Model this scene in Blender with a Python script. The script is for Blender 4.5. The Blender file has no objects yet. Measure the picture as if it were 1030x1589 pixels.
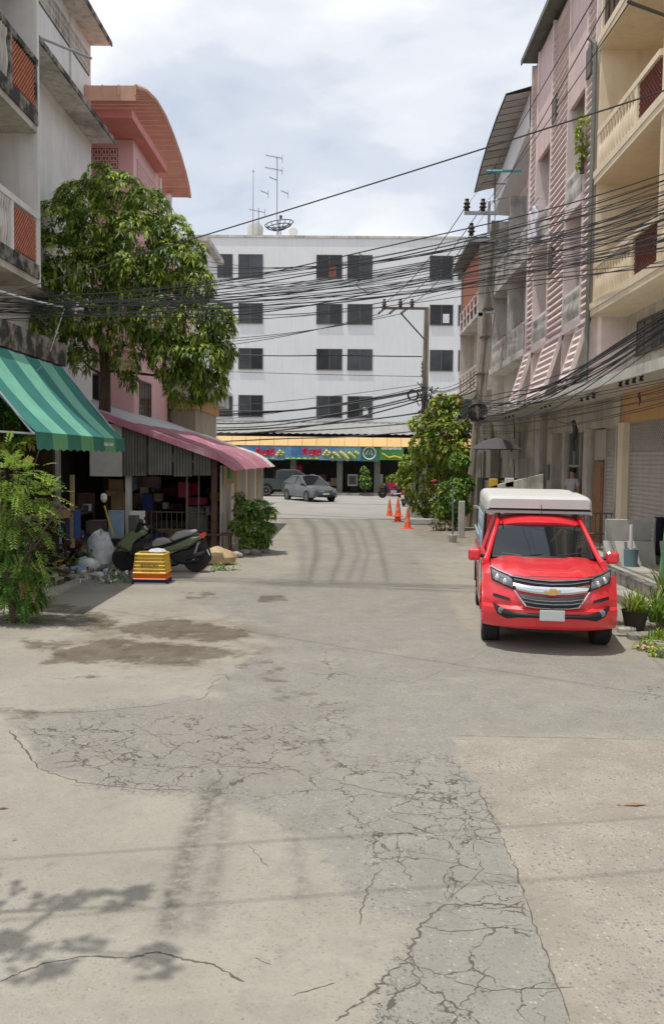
import bpy, math, random
import numpy as np
from mathutils import Vector, Matrix
random.seed(11)
scn = bpy.context.scene
col = scn.collection
R = math.radians
PI = math.pi
# ------------------------------------------------------------------ camera
FPX = 1350.0
CAM = Vector((0, 0, 2.5))
cam_m = Matrix.Rotation(25/FPX, 3, 'Z') @ Matrix.Rotation(PI/2 - 82.5/FPX, 3, 'X') @ Matrix.Rotation(0.012, 3, 'Z')
cd = bpy.data.cameras.new('camera')
cam = bpy.data.objects.new('camera', cd)
col.objects.link(cam)
cam.matrix_world = Matrix.Translation(CAM) @ cam_m.to_4x4()
cd.sensor_fit = 'HORIZONTAL'; cd.sensor_width = 36.0; cd.lens = 36.0*FPX/1030
cd.clip_start = 0.1; cd.clip_end = 3000
scn.camera = cam
# ------------------------------------------------------------------ sky, sun, exposure
SUN = Vector((0.21, 0.13, -1.0)).normalized()
w = bpy.data.worlds.new("World"); scn.world = w; w.use_nodes = True
nt = w.node_tree; nt.nodes.clear()
N = nt.nodes.new; L = nt.links.new
out = N('ShaderNodeOutputWorld'); bg = N('ShaderNodeBackground'); bg.inputs['Strength'].default_value = 0.132
sky = N('ShaderNodeTexSky'); sky.sky_type = 'NISHITA'; sky.sun_disc = False
sky.sun_elevation = R(76.1); sky.sun_rotation = R(-122); sky.air_density = 1.3; sky.dust_density = 2.0
tc = N('ShaderNodeTexCoord')
sep = N('ShaderNodeSeparateXYZ'); L(tc.outputs['Generated'], sep.inputs[0])
mz = N('ShaderNodeMath'); mz.operation = 'MAXIMUM'; mz.inputs[1].default_value = 0.0; L(sep.outputs['Z'], mz.inputs[0])
az = N('ShaderNodeMath'); az.operation = 'ADD'; az.inputs[1].default_value = 0.35; L(mz.outputs[0], az.inputs[0])
dv = N('ShaderNodeVectorMath'); dv.operation = 'DIVIDE'
cmb = N('ShaderNodeCombineXYZ')
for i in range(3): L(az.outputs[0], cmb.inputs[i])
L(tc.outputs['Generated'], dv.inputs[0]); L(cmb.outputs[0], dv.inputs[1])
mp = N('ShaderNodeMapping'); mp.inputs['Location'].default_value = (2.3, 0.55, 0.0); mp.inputs['Scale'].default_value = (1.0, 1.3, 1.0)
L(dv.outputs[0], mp.inputs[0])
n1 = N('ShaderNodeTexNoise'); n1.inputs['Scale'].default_value = 1.7; n1.inputs['Detail'].default_value = 9; n1.inputs['Roughness'].default_value = 0.5
n1.inputs['Distortion'].default_value = 0.15
L(mp.outputs[0], n1.inputs['Vector'])
r1 = N('ShaderNodeValToRGB'); L(n1.outputs['Fac'], r1.inputs[0])
r1.color_ramp.interpolation = 'EASE'
e = r1.color_ramp.elements
e[0].position = 0.38; e[0].color = (4.3, 4.8, 5.7, 1)
e[1].position = 0.62; e[1].color = (7.8, 7.9, 8.05, 1)
m1 = e.new(0.47); m1.color = (5.3, 5.65, 6.3, 1)
m2 = e.new(0.53); m2.color = (6.4, 6.6, 7.0, 1)
mx = N('ShaderNodeMix'); mx.data_type = 'RGBA'; mx.inputs['Factor'].default_value = 0.90
L(sky.outputs[0], mx.inputs['A']); L(r1.outputs[0], mx.inputs['B'])
L(mx.outputs['Result'], bg.inputs[0]); L(bg.outputs[0], out.inputs[0])
sd = bpy.data.lights.new('sun', 'SUN'); sd.energy = 2.9; sd.angle = R(0.53); sd.color = (1.0, 0.965, 0.90)
so = bpy.data.objects.new('sun', sd); so.rotation_euler = SUN.to_track_quat('-Z', 'Y').to_euler(); so.location = (0, 0, 60)
col.objects.link(so)
scn.view_settings.view_transform = 'Standard'; scn.view_settings.look = 'None'
scn.view_settings.gamma = 1; scn.view_settings.exposure = 0.10
scn.render.engine = 'CYCLES'
scn.cycles.max_bounces = 10; scn.cycles.diffuse_bounces = 6

# ------------------------------------------------------------------ pixel of the photograph -> point in the place
def ray(px, py):
    return cam_m @ Vector(((px-515)/FPX, -(py-794.5)/FPX, -1.0))
def at(px, py, Y):
    d = ray(px, py); return CAM + d*(Y/d.y)
def gnd(px, py, z=0.0):
    d = ray(px, py); return CAM + d*((z-2.5)/d.z)
def onx(px, py, X):
    d = ray(px, py); return CAM + d*(X/d.x)

# ------------------------------------------------------------------ materials
MATS = {}
def mat(name, c, rough=0.8, var=0.12, scale=3.0, bump=0.15, bscale=40.0, metal=0.0, streak=0.0, streakc=(0.05,0.045,0.04),
        c2=None, patch=0.0, patchc=(0.1,0.09,0.08), pscale=0.7, spec=0.4, coat=0.0, emit=0.0, attr=None, c3=None, transl=0.0, plo=0.5, objvar=0.0):
    m = bpy.data.materials.new(name); m.use_nodes = True
    t = m.node_tree; b = t.nodes['Principled BSDF']; n = t.nodes.new; l = t.links.new
    b.inputs['Roughness'].default_value = rough; b.inputs['Metallic'].default_value = metal
    b.inputs['Specular IOR Level'].default_value = spec
    if coat: b.inputs['Coat Weight'].default_value = coat; b.inputs['Coat Roughness'].default_value = 0.06
    g = n('ShaderNodeNewGeometry')
    col4 = lambda q: (q[0], q[1], q[2], 1)
    def noise(s, det=6, vec=None, rg=0.6):
        q = n('ShaderNodeTexNoise'); q.inputs['Scale'].default_value = s; q.inputs['Detail'].default_value = det; q.inputs['Roughness'].default_value = rg
        l(vec or g.outputs['Position'], q.inputs['Vector']); return q.outputs['Fac']
    def ramp(src, lo, hi):
        q = n('ShaderNodeMapRange'); q.inputs['From Min'].default_value = lo; q.inputs['From Max'].default_value = hi; q.clamp = True
        l(src, q.inputs['Value']); return q.outputs['Result']
    def mixc(f, a, bb, mode='MIX'):
        q = n('ShaderNodeMix'); q.data_type = 'RGBA'; q.blend_type = mode
        if isinstance(f, (int, float)): q.inputs['Factor'].default_value = f
        else: l(f, q.inputs['Factor'])
        for s_, v in (('A', a), ('B', bb)):
            if isinstance(v, tuple): q.inputs[s_].default_value = col4(v)
            else: l(v, q.inputs[s_])
        return q.outputs['Result']
    lo = tuple(x*(1-var) for x in c); hi = tuple(min(1, x*(1+var)) for x in c)
    cur = mixc(ramp(noise(scale), 0.3, 0.7), lo, hi)
    if c2 is not None:
        if attr:
            a = n('ShaderNodeAttribute'); a.attribute_name = attr; f = a.outputs['Fac']
        else: f = ramp(noise(scale*0.6, 4), 0.42, 0.58)
        cur = mixc(f, cur, c2)
    if c3 is not None and attr:
        a = n('ShaderNodeAttribute'); a.attribute_name = attr+'b'; cur = mixc(a.outputs['Fac'], cur, c3)
    if patch:
        f = ramp(noise(pscale, 8, rg=0.65), plo, plo+0.13)
        q = n('ShaderNodeMath'); q.operation = 'MULTIPLY'; q.inputs[1].default_value = patch; l(f, q.inputs[0])
        cur = mixc(q.outputs[0], cur, patchc)
    if streak:
        mpn = n('ShaderNodeMapping'); mpn.inputs['Scale'].default_value = (5, 5, 0.35); l(g.outputs['Position'], mpn.inputs[0])
        f = ramp(noise(1.0, 8, mpn.outputs[0], 0.7), 0.48, 0.75)
        q = n('ShaderNodeMath'); q.operation = 'MULTIPLY'; q.inputs[1].default_value = streak; l(f, q.inputs[0])
        cur = mixc(q.outputs[0], cur, streakc)
    if objvar:
        oi = n('ShaderNodeObjectInfo')
        q = n('ShaderNodeMapRange'); q.inputs['To Min'].default_value = 1-objvar; q.inputs['To Max'].default_value = 1+objvar; l(oi.outputs['Random'], q.inputs['Value'])
        hs = n('ShaderNodeHueSaturation'); l(q.outputs[0], hs.inputs['Value']); l(cur, hs.inputs['Color']); cur = hs.outputs[0]
    l(cur, b.inputs['Base Color'])
    if bump:
        bp = n('ShaderNodeBump'); bp.inputs['Strength'].default_value = bump; bp.inputs['Distance'].default_value = 0.01
        l(noise(bscale, 4), bp.inputs['Height']); l(bp.outputs[0], b.inputs['Normal'])
    if transl:
        tr = n('ShaderNodeBsdfTranslucent'); l(cur, tr.inputs['Color'])
        ms = n('ShaderNodeMixShader'); ms.inputs[0].default_value = transl
        o = t.nodes['Material Output']; l(b.outputs[0], ms.inputs[1]); l(tr.outputs[0], ms.inputs[2]); l(ms.outputs[0], o.inputs['Surface'])
    MATS[name] = m
    return m

M = dict(
 white_wall = mat('white_wall', (0.80,0.78,0.76), 0.85, 0.06, 1.2, streak=0.30, streakc=(0.36,0.33,0.30), patch=0.2, patchc=(0.42,0.38,0.34)),
 stained_wall = mat('stained_wall', (0.62,0.59,0.55), 0.85, 0.12, 1.5, streak=0.7, streakc=(0.16,0.14,0.12), patch=0.6, patchc=(0.20,0.18,0.15)),
 mould = mat('mould', (0.34,0.31,0.27), 0.9, 0.3, 3, patch=0.95, patchc=(0.035,0.033,0.030), pscale=2.2, streak=0.6, plo=0.42),
 far_white = mat('far_white', (0.78,0.78,0.79), 0.85, 0.04, 0.5, streak=0.3, streakc=(0.5,0.49,0.48), bump=0.05),
 far_grey_band = mat('far_grey_band', (0.30,0.295,0.285), 0.85, 0.12, 0.8, streak=0.4, streakc=(0.3,0.28,0.26)),
 cream = mat('cream', (0.84,0.71,0.52), 0.8, 0.07, 1.5, streak=0.25, streakc=(0.42,0.33,0.22), patch=0.15, patchc=(0.45,0.36,0.25)),
 orange_paint = mat('orange_paint', (0.66,0.38,0.17), 0.8, 0.1, 1.2, streak=0.5, streakc=(0.35,0.2,0.1)),
 pink_wall = mat('pink_wall', (0.80,0.50,0.49), 0.85, 0.06, 1, streak=0.25, streakc=(0.5,0.32,0.31)),
 rose_panel = mat('rose_panel', (0.72,0.54,0.51), 0.8, 0.08, 1, streak=0.5, streakc=(0.40,0.30,0.29)),
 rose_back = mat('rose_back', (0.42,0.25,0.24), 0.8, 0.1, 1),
 slat_white = mat('slat_white', (0.84,0.72,0.69), 0.75, 0.1, 3, streak=0.3, streakc=(0.4,0.33,0.3), objvar=0.08),
 orange_sheet = mat('orange_sheet', (0.64,0.37,0.27), 0.5, 0.1, 2, bump=0.03),
 red_fascia = mat('red_fascia', (0.60,0.22,0.18), 0.7, 0.1, 2),
 grey_conc = mat('grey_conc', (0.60,0.555,0.48), 0.9, 0.14, 1.5, streak=0.6, streakc=(0.16,0.14,0.12), patch=0.5, patchc=(0.24,0.22,0.19), bump=0.3),
 panel_conc = mat('panel_conc', (0.50,0.49,0.45), 0.9, 0.12, 2.5, patch=0.4, patchc=(0.3,0.28,0.25), bump=0.3),
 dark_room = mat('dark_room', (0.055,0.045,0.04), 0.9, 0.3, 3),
 dark_wood = mat('dark_wood', (0.07,0.035,0.022), 0.7, 0.35, 6, objvar=0.3),
 shutter = mat('shutter', (0.50,0.46,0.425), 0.55, 0.08, 2, metal=0.2, streak=0.4, streakc=(0.2,0.17,0.15), bump=0.05),
 glass = mat('glass', (0.022,0.026,0.030), 0.08, 0.25, 1.1, bump=0.0, spec=0.5),
 glass_dull = mat('glass_dull', (0.045,0.05,0.055), 0.25, 0.35, 0.8, bump=0.0, spec=0.4, objvar=0.6),
 frame_brown = mat('frame_brown', (0.13,0.11,0.09), 0.6, 0.1),
 frame_alu = mat('frame_alu', (0.45,0.44,0.41), 0.45, 0.08, metal=0.4),
 maroon = mat('maroon', (0.22,0.075,0.06), 0.75, 0.2, 4, streak=0.3),
 terracotta = mat('terracotta', (0.50,0.20,0.12), 0.85, 0.2, 8),
 pipe = mat('pipe', (0.20,0.22,0.19), 0.6, 0.15, 3, streak=0.4),
 zinc = mat('zinc', (0.40,0.41,0.42), 0.45, 0.15, 2, metal=0.35, patch=0.6, patchc=(0.28,0.18,0.12), pscale=1.5, plo=0.58),
 zinc_dark = mat('zinc_dark', (0.16,0.16,0.14), 0.6, 0.2, 2.5, metal=0.2, streak=0.7, streakc=(0.07,0.06,0.05), objvar=0.25),
 pink_sheet = mat('pink_sheet', (0.43,0.17,0.22), 0.7, 0.2, 2.5, bump=0.1, streak=0.3, patch=0.6, patchc=(0.75,0.68,0.66), pscale=1.1, plo=0.58, objvar=0.12),
 pale_sheet = mat('pale_sheet', (0.62,0.60,0.54), 0.6, 0.12, 2, patch=0.5, patchc=(0.40,0.28,0.2), pscale=1.4, plo=0.56),
 soffit = mat('soffit', (0.42,0.40,0.36), 0.8, 0.1, 1.4, objvar=0.12),
 awn_l = mat('awning_light_green', (0.26,0.66,0.49), 0.8, 0.12, 2.2, bump=0.5, bscale=9, patch=0.25, patchc=(0.12,0.32,0.24), pscale=1.6, transl=0.25),
 awn_d = mat('awning_dark_green', (0.06,0.27,0.23), 0.8, 0.12, 2.2, bump=0.5, bscale=9, patch=0.25, patchc=(0.05,0.16,0.13), pscale=1.6, transl=0.2),
 pole_conc = mat('pole_conc', (0.34,0.295,0.24), 0.9, 0.15, 3, streak=0.5, streakc=(0.12,0.10,0.08), bump=0.3),
 cable = mat('cable', (0.035,0.035,0.038), 0.6, 0.1, 3, bump=0),
 cable_grey = mat('cable_grey', (0.30,0.30,0.31), 0.6, 0.1, 3, bump=0),
 insul = mat('insulator', (0.06,0.04,0.035), 0.3, 0.1, 3, bump=0),
 galv = mat('galvanised', (0.42,0.43,0.44), 0.4, 0.1, 3, metal=0.6, bump=0.05),
 red_paint = mat('red_paint', (0.76,0.026,0.038), 0.34, 0.10, 7, patch=0.25, patchc=(0.55,0.10,0.08), pscale=2.5, plo=0.55, bump=0, coat=0.8, spec=0.5),
 black_plastic = mat('black_plastic', (0.016,0.016,0.018), 0.5, 0.1, 5, bump=0.03),
 chrome = mat('chrome', (0.75,0.76,0.78), 0.10, 0.02, 2, metal=1.0, bump=0),
 gold = mat('gold', (0.80,0.52,0.12), 0.25, 0.02, 2, metal=0.7, bump=0),
 car_glass = mat('car_glass', (0.012,0.014,0.016), 0.03, 0.1, 1, bump=0, spec=0.8),
 lamp_glass = mat('lamp_glass', (0.22,0.23,0.25), 0.06, 0.5, 9, bump=0, coat=1, metal=0.3),
 tyre = mat('tyre', (0.022,0.021,0.020), 0.85, 0.15, 6, bump=0.2),
 rim = mat('rim', (0.30,0.30,0.31), 0.35, 0.1, 3, metal=0.7, bump=0),
 white_cover = mat('white_cover', (0.58,0.57,0.54), 0.55, 0.05, 2, bump=0.05, patch=0.3, patchc=(0.55,0.52,0.45), pscale=2, plo=0.6),
 grey_paint = mat('grey_paint', (0.13,0.135,0.14), 0.3, 0.04, 2, metal=0.5, bump=0, coat=0.7),
 green_paint = mat('dark_green_paint', (0.085,0.11,0.105), 0.3, 0.04, 2, metal=0.4, bump=0, coat=0.7),
 olive = mat('olive_paint', (0.13,0.17,0.08), 0.4, 0.05, 3, bump=0, coat=0.4),
 seat_grey = mat('seat_grey', (0.30,0.30,0.28), 0.6, 0.08, 4),
 red_lens = mat('red_lens', (0.60,0.02,0.02), 0.15, 0.05, 2, bump=0, coat=0.8),
 cone = mat('cone_orange', (0.80,0.11,0.035), 0.6, 0.08, 6, bump=0.05),
 cone_band = mat('cone_band', (0.75,0.28,0.20), 0.5, 0.08, 6, bump=0.05),
 yellow = mat('yellow_plastic', (0.72,0.48,0.06), 0.5, 0.06, 5, bump=0.05),
 orange = mat('orange_plastic', (0.78,0.17,0.03), 0.5, 0.06, 5, bump=0.05),
 navy = mat('navy_plastic', (0.02,0.035,0.09), 0.5, 0.06, 5, bump=0.05),
 blue = mat('blue_plastic', (0.04,0.10,0.32), 0.5, 0.15, 5, bump=0.05),
 blue_pale = mat('pale_blue', (0.26,0.38,0.50), 0.6, 0.15, 5),
 white_thing = mat('white_plastic', (0.72,0.71,0.69), 0.5, 0.06, 5, bump=0.05),
 bag = mat('bag_plastic', (0.60,0.61,0.62), 0.35, 0.25, 7, bump=0.4, bscale=18),
 tan_sack = mat('tan_sack', (0.48,0.36,0.21), 0.85, 0.2, 6, bump=0.5, bscale=15),
 card = mat('cardboard', (0.38,0.25,0.14), 0.85, 0.1, 5, objvar=0.25),
 rubble = mat('rubble', (0.34,0.32,0.28), 0.95, 0.2, 5, bump=0.5, objvar=0.3),
 red_cloth = mat('red_cloth', (0.55,0.03,0.07), 0.8, 0.2, 5),
 pinkred = mat('pinkred', (0.70,0.07,0.16), 0.6, 0.2, 5),
 yellow_stuff = mat('yellow_stuff', (0.60,0.38,0.05), 0.7, 0.2, 6),
 black_cloth = mat('black_cloth', (0.012,0.013,0.022), 0.9, 0.3, 6, bump=0.4, bscale=12),
 pattern_cloth = mat('pattern_cloth', (0.72,0.70,0.76), 0.85, 0.1, 5, patch=0.8, patchc=(0.10,0.09,0.20), pscale=6, plo=0.55),
 bark = mat('bark', (0.10,0.075,0.05), 0.95, 0.25, 8, bump=0.6),
 skin = mat('skin', (0.42,0.24,0.16), 0.6, 0.05, 5, bump=0),
 hair = mat('hair', (0.015,0.012,0.011), 0.6, 0.1, 9),
 grey_shirt = mat('grey_shirt', (0.45,0.42,0.45), 0.85, 0.08, 9),
 pot = mat('dark_pot', (0.045,0.038,0.032), 0.7, 0.2, 6),
 gate_green = mat('gate_green', (0.20,0.44,0.20), 0.6, 0.1, 3, patch=0.2),
 door_wood = mat('door_wood', (0.32,0.17,0.09), 0.7, 0.15, 4),
 sign_green = mat('sign_green', (0.05,0.30,0.12), 0.6, 0.2, 4),
 banner_blue = mat('banner_blue', (0.10,0.30,0.62), 0.6, 0.25, 0.9, c2=(0.30,0.52,0.75), bump=0),
 banner_green = mat('banner_green', (0.10,0.42,0.10), 0.6, 0.2, 0.9, bump=0),
 banner_teal = mat('banner_teal', (0.09,0.26,0.17), 0.6, 0.2, 0.9, bump=0),
 banner_red = mat('banner_red', (0.70,0.04,0.08), 0.6, 0.1, 2, bump=0),
 banner_white = mat('banner_white', (0.72,0.76,0.74), 0.6, 0.1, 2, bump=0),
 banner_leaf = mat('banner_leaf', (0.30,0.45,0.12), 0.6, 0.4, 1.5, c2=(0.55,0.5,0.2), bump=0),
 yellow_canopy = mat('yellow_canopy', (0.72,0.46,0.18), 0.6, 0.06, 1.5, objvar=0.06),
)
# the concrete kerb, pavement and road materials are made with the ground

# ------------------------------------------------------------------ mesh helpers
def rootof(o):
    while o.parent: o = o.parent
    return o
def tag(o, label=None, cat=None, group=None, kind=None):
    if label: o['label'] = label
    if cat: o['category'] = cat
    if group: o['group'] = group
    if kind: o['kind'] = kind
    return o
def thing(name, label, cat, loc=(0,0,0), rz=0.0, group=None):
    o = bpy.data.objects.new(name, None); o.empty_display_size = 0.2
    col.objects.link(o); o.location = loc; o.rotation_euler = (0, 0, rz)
    return tag(o, label, cat, group)
class MB:
    def __init__(s): s.v = []; s.f = []; s.m = []; s.cm = 0; s.sm = False
    def quad(s, *p):
        b = len(s.v); s.v += [tuple(q) for q in p]; s.f.append(tuple(range(b, b+len(p)))); s.m.append(s.cm)
    def box(s, x0, x1, y0, y1, z0, z1):
        b = len(s.v)
        s.v += [(x0,y0,z0),(x1,y0,z0),(x1,y1,z0),(x0,y1,z0),(x0,y0,z1),(x1,y0,z1),(x1,y1,z1),(x0,y1,z1)]
        for f in ((0,3,2,1),(4,5,6,7),(0,1,5,4),(1,2,6,5),(2,3,7,6),(3,0,4,7)):
            s.f.append(tuple(b+i for i in f)); s.m.append(s.cm)
        return s
    def obox(s, c, size, rot=(0,0,0)):
        from mathutils import Euler
        m = Euler(rot).to_matrix(); b = len(s.v); hx, hy, hz = (q/2 for q in size); c = Vector(c)
        for p in ((-hx,-hy,-hz),(hx,-hy,-hz),(hx,hy,-hz),(-hx,hy,-hz),(-hx,-hy,hz),(hx,-hy,hz),(hx,hy,hz),(-hx,hy,hz)):
            s.v.append(tuple(c + m @ Vector(p)))
        for f in ((0,3,2,1),(4,5,6,7),(0,1,5,4),(1,2,6,5),(2,3,7,6),(3,0,4,7)):
            s.f.append(tuple(b+i for i in f)); s.m.append(s.cm)
        return s
    def tube(s, pts, r, n=6, caps=True):
        pts = [Vector(p) for p in pts]; b0 = len(s.v); k = len(pts)
        rr = r if isinstance(r, (list, tuple)) else [r]*k
        for i, p in enumerate(pts):
            t = (pts[min(i+1,k-1)] - pts[max(i-1,0)])
            t = t.normalized() if t.length > 1e-9 else Vector((0,0,1))
            a = t.cross(Vector((0,0,1)) if abs(t.z) < 0.95 else Vector((1,0,0))).normalized(); c = t.cross(a)
            for j in range(n):
                an = 2*PI*j/n; s.v.append(tuple(p + (a*math.cos(an) + c*math.sin(an))*rr[i]))
        for i in range(k-1):
            for j in range(n):
                q = (j+1) % n
                s.f.append((b0+i*n+j, b0+i*n+q, b0+(i+1)*n+q, b0+(i+1)*n+j)); s.m.append(s.cm)
        if caps:
            s.f.append(tuple(b0+j for j in range(n))); s.m.append(s.cm)
            s.f.append(tuple(b0+(k-1)*n+j for j in reversed(range(n)))); s.m.append(s.cm)
        return s
    def lathe(s, prof, c=(0,0,0), n=12, axis='Z'):
        b0 = len(s.v)
        for r, z in prof:
            for j in range(n):
                an = 2*PI*j/n; x, y = r*math.cos(an), r*math.sin(an)
                p = {'Z': (x, y, z), 'X': (z, x, y), 'Y': (x, z, y)}[axis]
                s.v.append((c[0]+p[0], c[1]+p[1], c[2]+p[2]))
        for i in range(len(prof)-1):
            for j in range(n):
                q = (j+1) % n; s.f.append((b0+i*n+j, b0+i*n+q, b0+(i+1)*n+q, b0+(i+1)*n+j)); s.m.append(s.cm)
        s.f.append(tuple(b0+j for j in range(n))); s.m.append(s.cm)
        s.f.append(tuple(b0+(len(prof)-1)*n+j for j in range(n))); s.m.append(s.cm)
        return s
    def grid(s, rows):
        b = len(s.v); h = len(rows); k = len(rows[0])
        for r in rows: s.v += [tuple(p) for p in r]
        for i in range(h-1):
            for j in range(k-1):
                s.f.append((b+i*k+j, b+i*k+j+1, b+(i+1)*k+j+1, b+(i+1)*k+j)); s.m.append(s.cm)
        return s
    def ext(s, poly, a, b, plane='XZ', taper=None):
        """extrude a 2-D outline between a and b along the axis normal to its plane"""
        def P(p, t):
            if plane == 'XZ': return (p[0], t, p[1])
            if plane == 'YZ': return (t, p[0], p[1])
            return (p[0], p[1], t)
        k = len(poly); b0 = len(s.v); q = poly
        if taper:
            cx = sum(p[0] for p in poly)/k; cy = sum(p[1] for p in poly)/k
            q = [(cx+(p[0]-cx)*taper, cy+(p[1]-cy)*taper) for p in poly]
            m_ = (a+b)/2
            s.v += [P(p, a) for p in q] + [P(p, a+(b-a)*0.25) for p in poly] + [P(p, a+(b-a)*0.75) for p in poly] + [P(p, b) for p in q]; L_ = 4
        else:
            s.v += [P(p, a) for p in poly] + [P(p, b) for p in poly]; L_ = 2
        s.f.append(tuple(range(b0, b0+k))); s.m.append(s.cm)
        s.f.append(tuple(reversed(range(b0+(L_-1)*k, b0+L_*k)))); s.m.append(s.cm)
        for r in range(L_-1):
            for i in range(k):
                j = (i+1) % k; s.f.append((b0+r*k+i, b0+r*k+j, b0+(r+1)*k+j, b0+(r+1)*k+i)); s.m.append(s.cm)
        return s
    def build_each(s, name, mats, parent=None, **k):
        par = list(range(len(s.v)))
        def f(a):
            while par[a] != a: par[a] = par[par[a]]; a = par[a]
            return a
        for q in s.f:
            for i in q[1:]: par[f(i)] = f(q[0])
        gr = {}
        for q, m in zip(s.f, s.m): gr.setdefault(f(q[0]), []).append((q, m))
        o = None
        for fs in gr.values():
            n = MB(); mp_ = {}
            for q, m in fs:
                t = []
                for i in q:
                    if i not in mp_: mp_[i] = len(n.v); n.v.append(s.v[i])
                    t.append(mp_[i])
                n.f.append(tuple(t)); n.m.append(m)
            o = n.build(name, mats, parent, **k)
        return o
    def mesh(s, name, mats, smooth=False):
        me = bpy.data.meshes.new(name); me.from_pydata(s.v, [], s.f)
        if not isinstance(mats, (list, tuple)): mats = [mats]
        for m in mats: me.materials.append(m)
        if len(mats) > 1: me.polygons.foreach_set('material_index', s.m)
        me.validate()
        import bmesh
        bm = bmesh.new(); bm.from_mesh(me); bmesh.ops.recalc_face_normals(bm, faces=bm.faces)
        bm.to_mesh(me); bm.free()
        if smooth:
            me.polygons.foreach_set('use_smooth', [True]*len(me.polygons))
            try: me.set_sharp_from_angle(angle=R(40))
            except Exception: pass
        return me
    def build(s, name, mats, parent=None, world=False, smooth=False, bevel=0.0, label=None, cat=None, group=None, kind=None, loc=None, seg=2):
        if world and parent is not None:
            ro = rootof(parent); inv = (Matrix.Translation(ro.location) @ ro.rotation_euler.to_matrix().to_4x4()).inverted()
            s.v = [tuple(inv @ Vector(p)) for p in s.v]
        if loc is not None:
            lv = Vector(loc); s.v = [tuple(Vector(p)-lv) for p in s.v]
        o = bpy.data.objects.new(name, s.mesh(name, mats, smooth)); col.objects.link(o); o.parent = parent
        if loc is not None: o.location = loc
        if bevel:
            m = o.modifiers.new('bevel', 'BEVEL'); m.width = bevel; m.segments = seg; m.limit_method = 'ANGLE'; m.angle_limit = R(35)
        return tag(o, label, cat, group, kind)
def place(me, name, parent, loc, rot=(0,0,0), scale=(1,1,1), world=True):
    o = bpy.data.objects.new(name, me); col.objects.link(o); o.parent = parent
    if parent is not None and world:
        ro = rootof(parent); inv = (Matrix.Translation(ro.location) @ ro.rotation_euler.to_matrix().to_4x4()).inverted()
        loc = inv @ Vector(loc)
    o.location = loc; o.rotation_euler = rot; o.scale = scale
    return o
def kids(o): return list(o.children)
def copy_tree(o, parent=None):
    c = o.copy(); col.objects.link(c); c.parent = parent
    for ch in kids(o): copy_tree(ch, c)
    return c
def copies(o, loc, rz, label, group=None):
    c = copy_tree(o); c.location = loc; c.rotation_euler = (0,0,rz); c['label'] = label
    if group: c['group'] = group
    return c
# ------------------------------------------------------------------ ground, road, pavements
def seg_d(P, a, b):
    a = np.array(a, float); b = np.array(b, float); ab = b-a
    t = np.clip(((P-a) @ ab)/max(ab @ ab, 1e-9), 0, 1)
    return np.linalg.norm(P-(a+t[:,None]*ab), axis=1)
def poly_mask(P, poly, soft):
    inside = np.zeros(len(P), bool); k = len(poly); d = np.full(len(P), 1e9)
    for i in range(k):
        a, b = poly[i], poly[(i+1) % k]
        d = np.minimum(d, seg_d(P, a, b))
        if a[1] != b[1]:
            c = ((a[1] > P[:,1]) != (b[1] > P[:,1])) & (P[:,0] < (b[0]-a[0])*(P[:,1]-a[1])/(b[1]-a[1])+a[0])
            inside ^= c
    sd = np.where(inside, d, -d)
    return np.clip(0.5+sd/(2*soft), 0, 1)
def line_mask(P, pts, wd):
    d = np.full(len(P), 1e9)
    for a, b in zip(pts[:-1], pts[1:]): d = np.minimum(d, seg_d(P, a, b))
    return np.exp(-(d/wd)**2)
ys = [0.6, 1.0, 1.6, 2.2, 2.8, 3.2]
py = 1640.0
while py > 782: ys.append(3375/(py-712)); py -= 3.5 if py > 1000 else 2.5
xs = list(np.arange(-7.4, 5.3, 0.055)); 
V = [(x, y) for y in ys for x in xs]
nx_, ny_ = len(xs), len(ys)
A = np.array(V)
ci = np.array(cam_m.inverted())
W3 = np.column_stack([A, np.full(len(A), -2.5)]) @ ci.T
PX = np.column_stack([515+FPX*W3[:,0]/-W3[:,2], 794.5-FPX*W3[:,1]/-W3[:,2]])
# gentle unevenness of the surface
Zr = 0.004 + 0.004*np.sin(A[:,0]*1.7+A[:,1]*0.4) + 0.003*np.sin(A[:,1]*1.1-A[:,0]*0.6) + 0.006
grey = poly_mask(PX, [(330,1065),(420,1000),(300,930),(480,880),(640,850),(740,1000),(1100,1035),(1100,1152),(745,1140),(700,1175),(745,1225),(782,1310),(822,1412),(890,1600),(560,1700),(600,1520),(650,1440),(560,1410),(470,1300),(340,1240),(130,1222),(60,1190),(40,1140),(150,1090),(345,1085)], 9)
grey = np.maximum(grey, 0.7*poly_mask(PX, [(470,885),(700,870),(740,790),(640,770),(480,780)], 20))
slab = poly_mask(PX, [(742,1222),(700,1146),(1200,1152),(1400,1700),(920,1700),(820,1410)], 3)
oldasp = poly_mask(PX, [(0,1110),(40,1150),(70,1200),(250,1235),(480,1240),(500,1120),(470,1085),(250,1095)], 8)
wet = np.zeros(len(A))
for pl, s, k in (([(180,975),(260,958),(320,968),(400,982),(370,996),(300,998),(190,985)], 6, 1.0),
              ([(90,1010),(170,990),(310,1005),(380,1010),(350,1022),(300,1035),(180,1030),(60,1030)], 6, 1.0),
              ([(30,990),(130,1000),(100,1012),(40,1012)], 5, .8), ([(0,940),(110,935),(190,960),(170,985),(0,968)], 8, .8),
              ([(400,925),(440,922),(450,935),(400,936)], 3, .9), ([(280,920),(330,915),(345,930),(290,932)], 4, .6),
              ([(80,1050),(160,1046),(170,1054),(90,1060)], 4, .5), ([(300,990),(420,1020),(480,1080),(440,1100),(360,1040)], 14, .45),
              ([(0,1100),(70,1090),(60,1120),(0,1125)], 5, .45), ([(470,1080),(500,1060),(520,1180),(500,1190)], 8, .35)):
    wet = np.maximum(wet, k*poly_mask(PX, pl, s))
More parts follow.
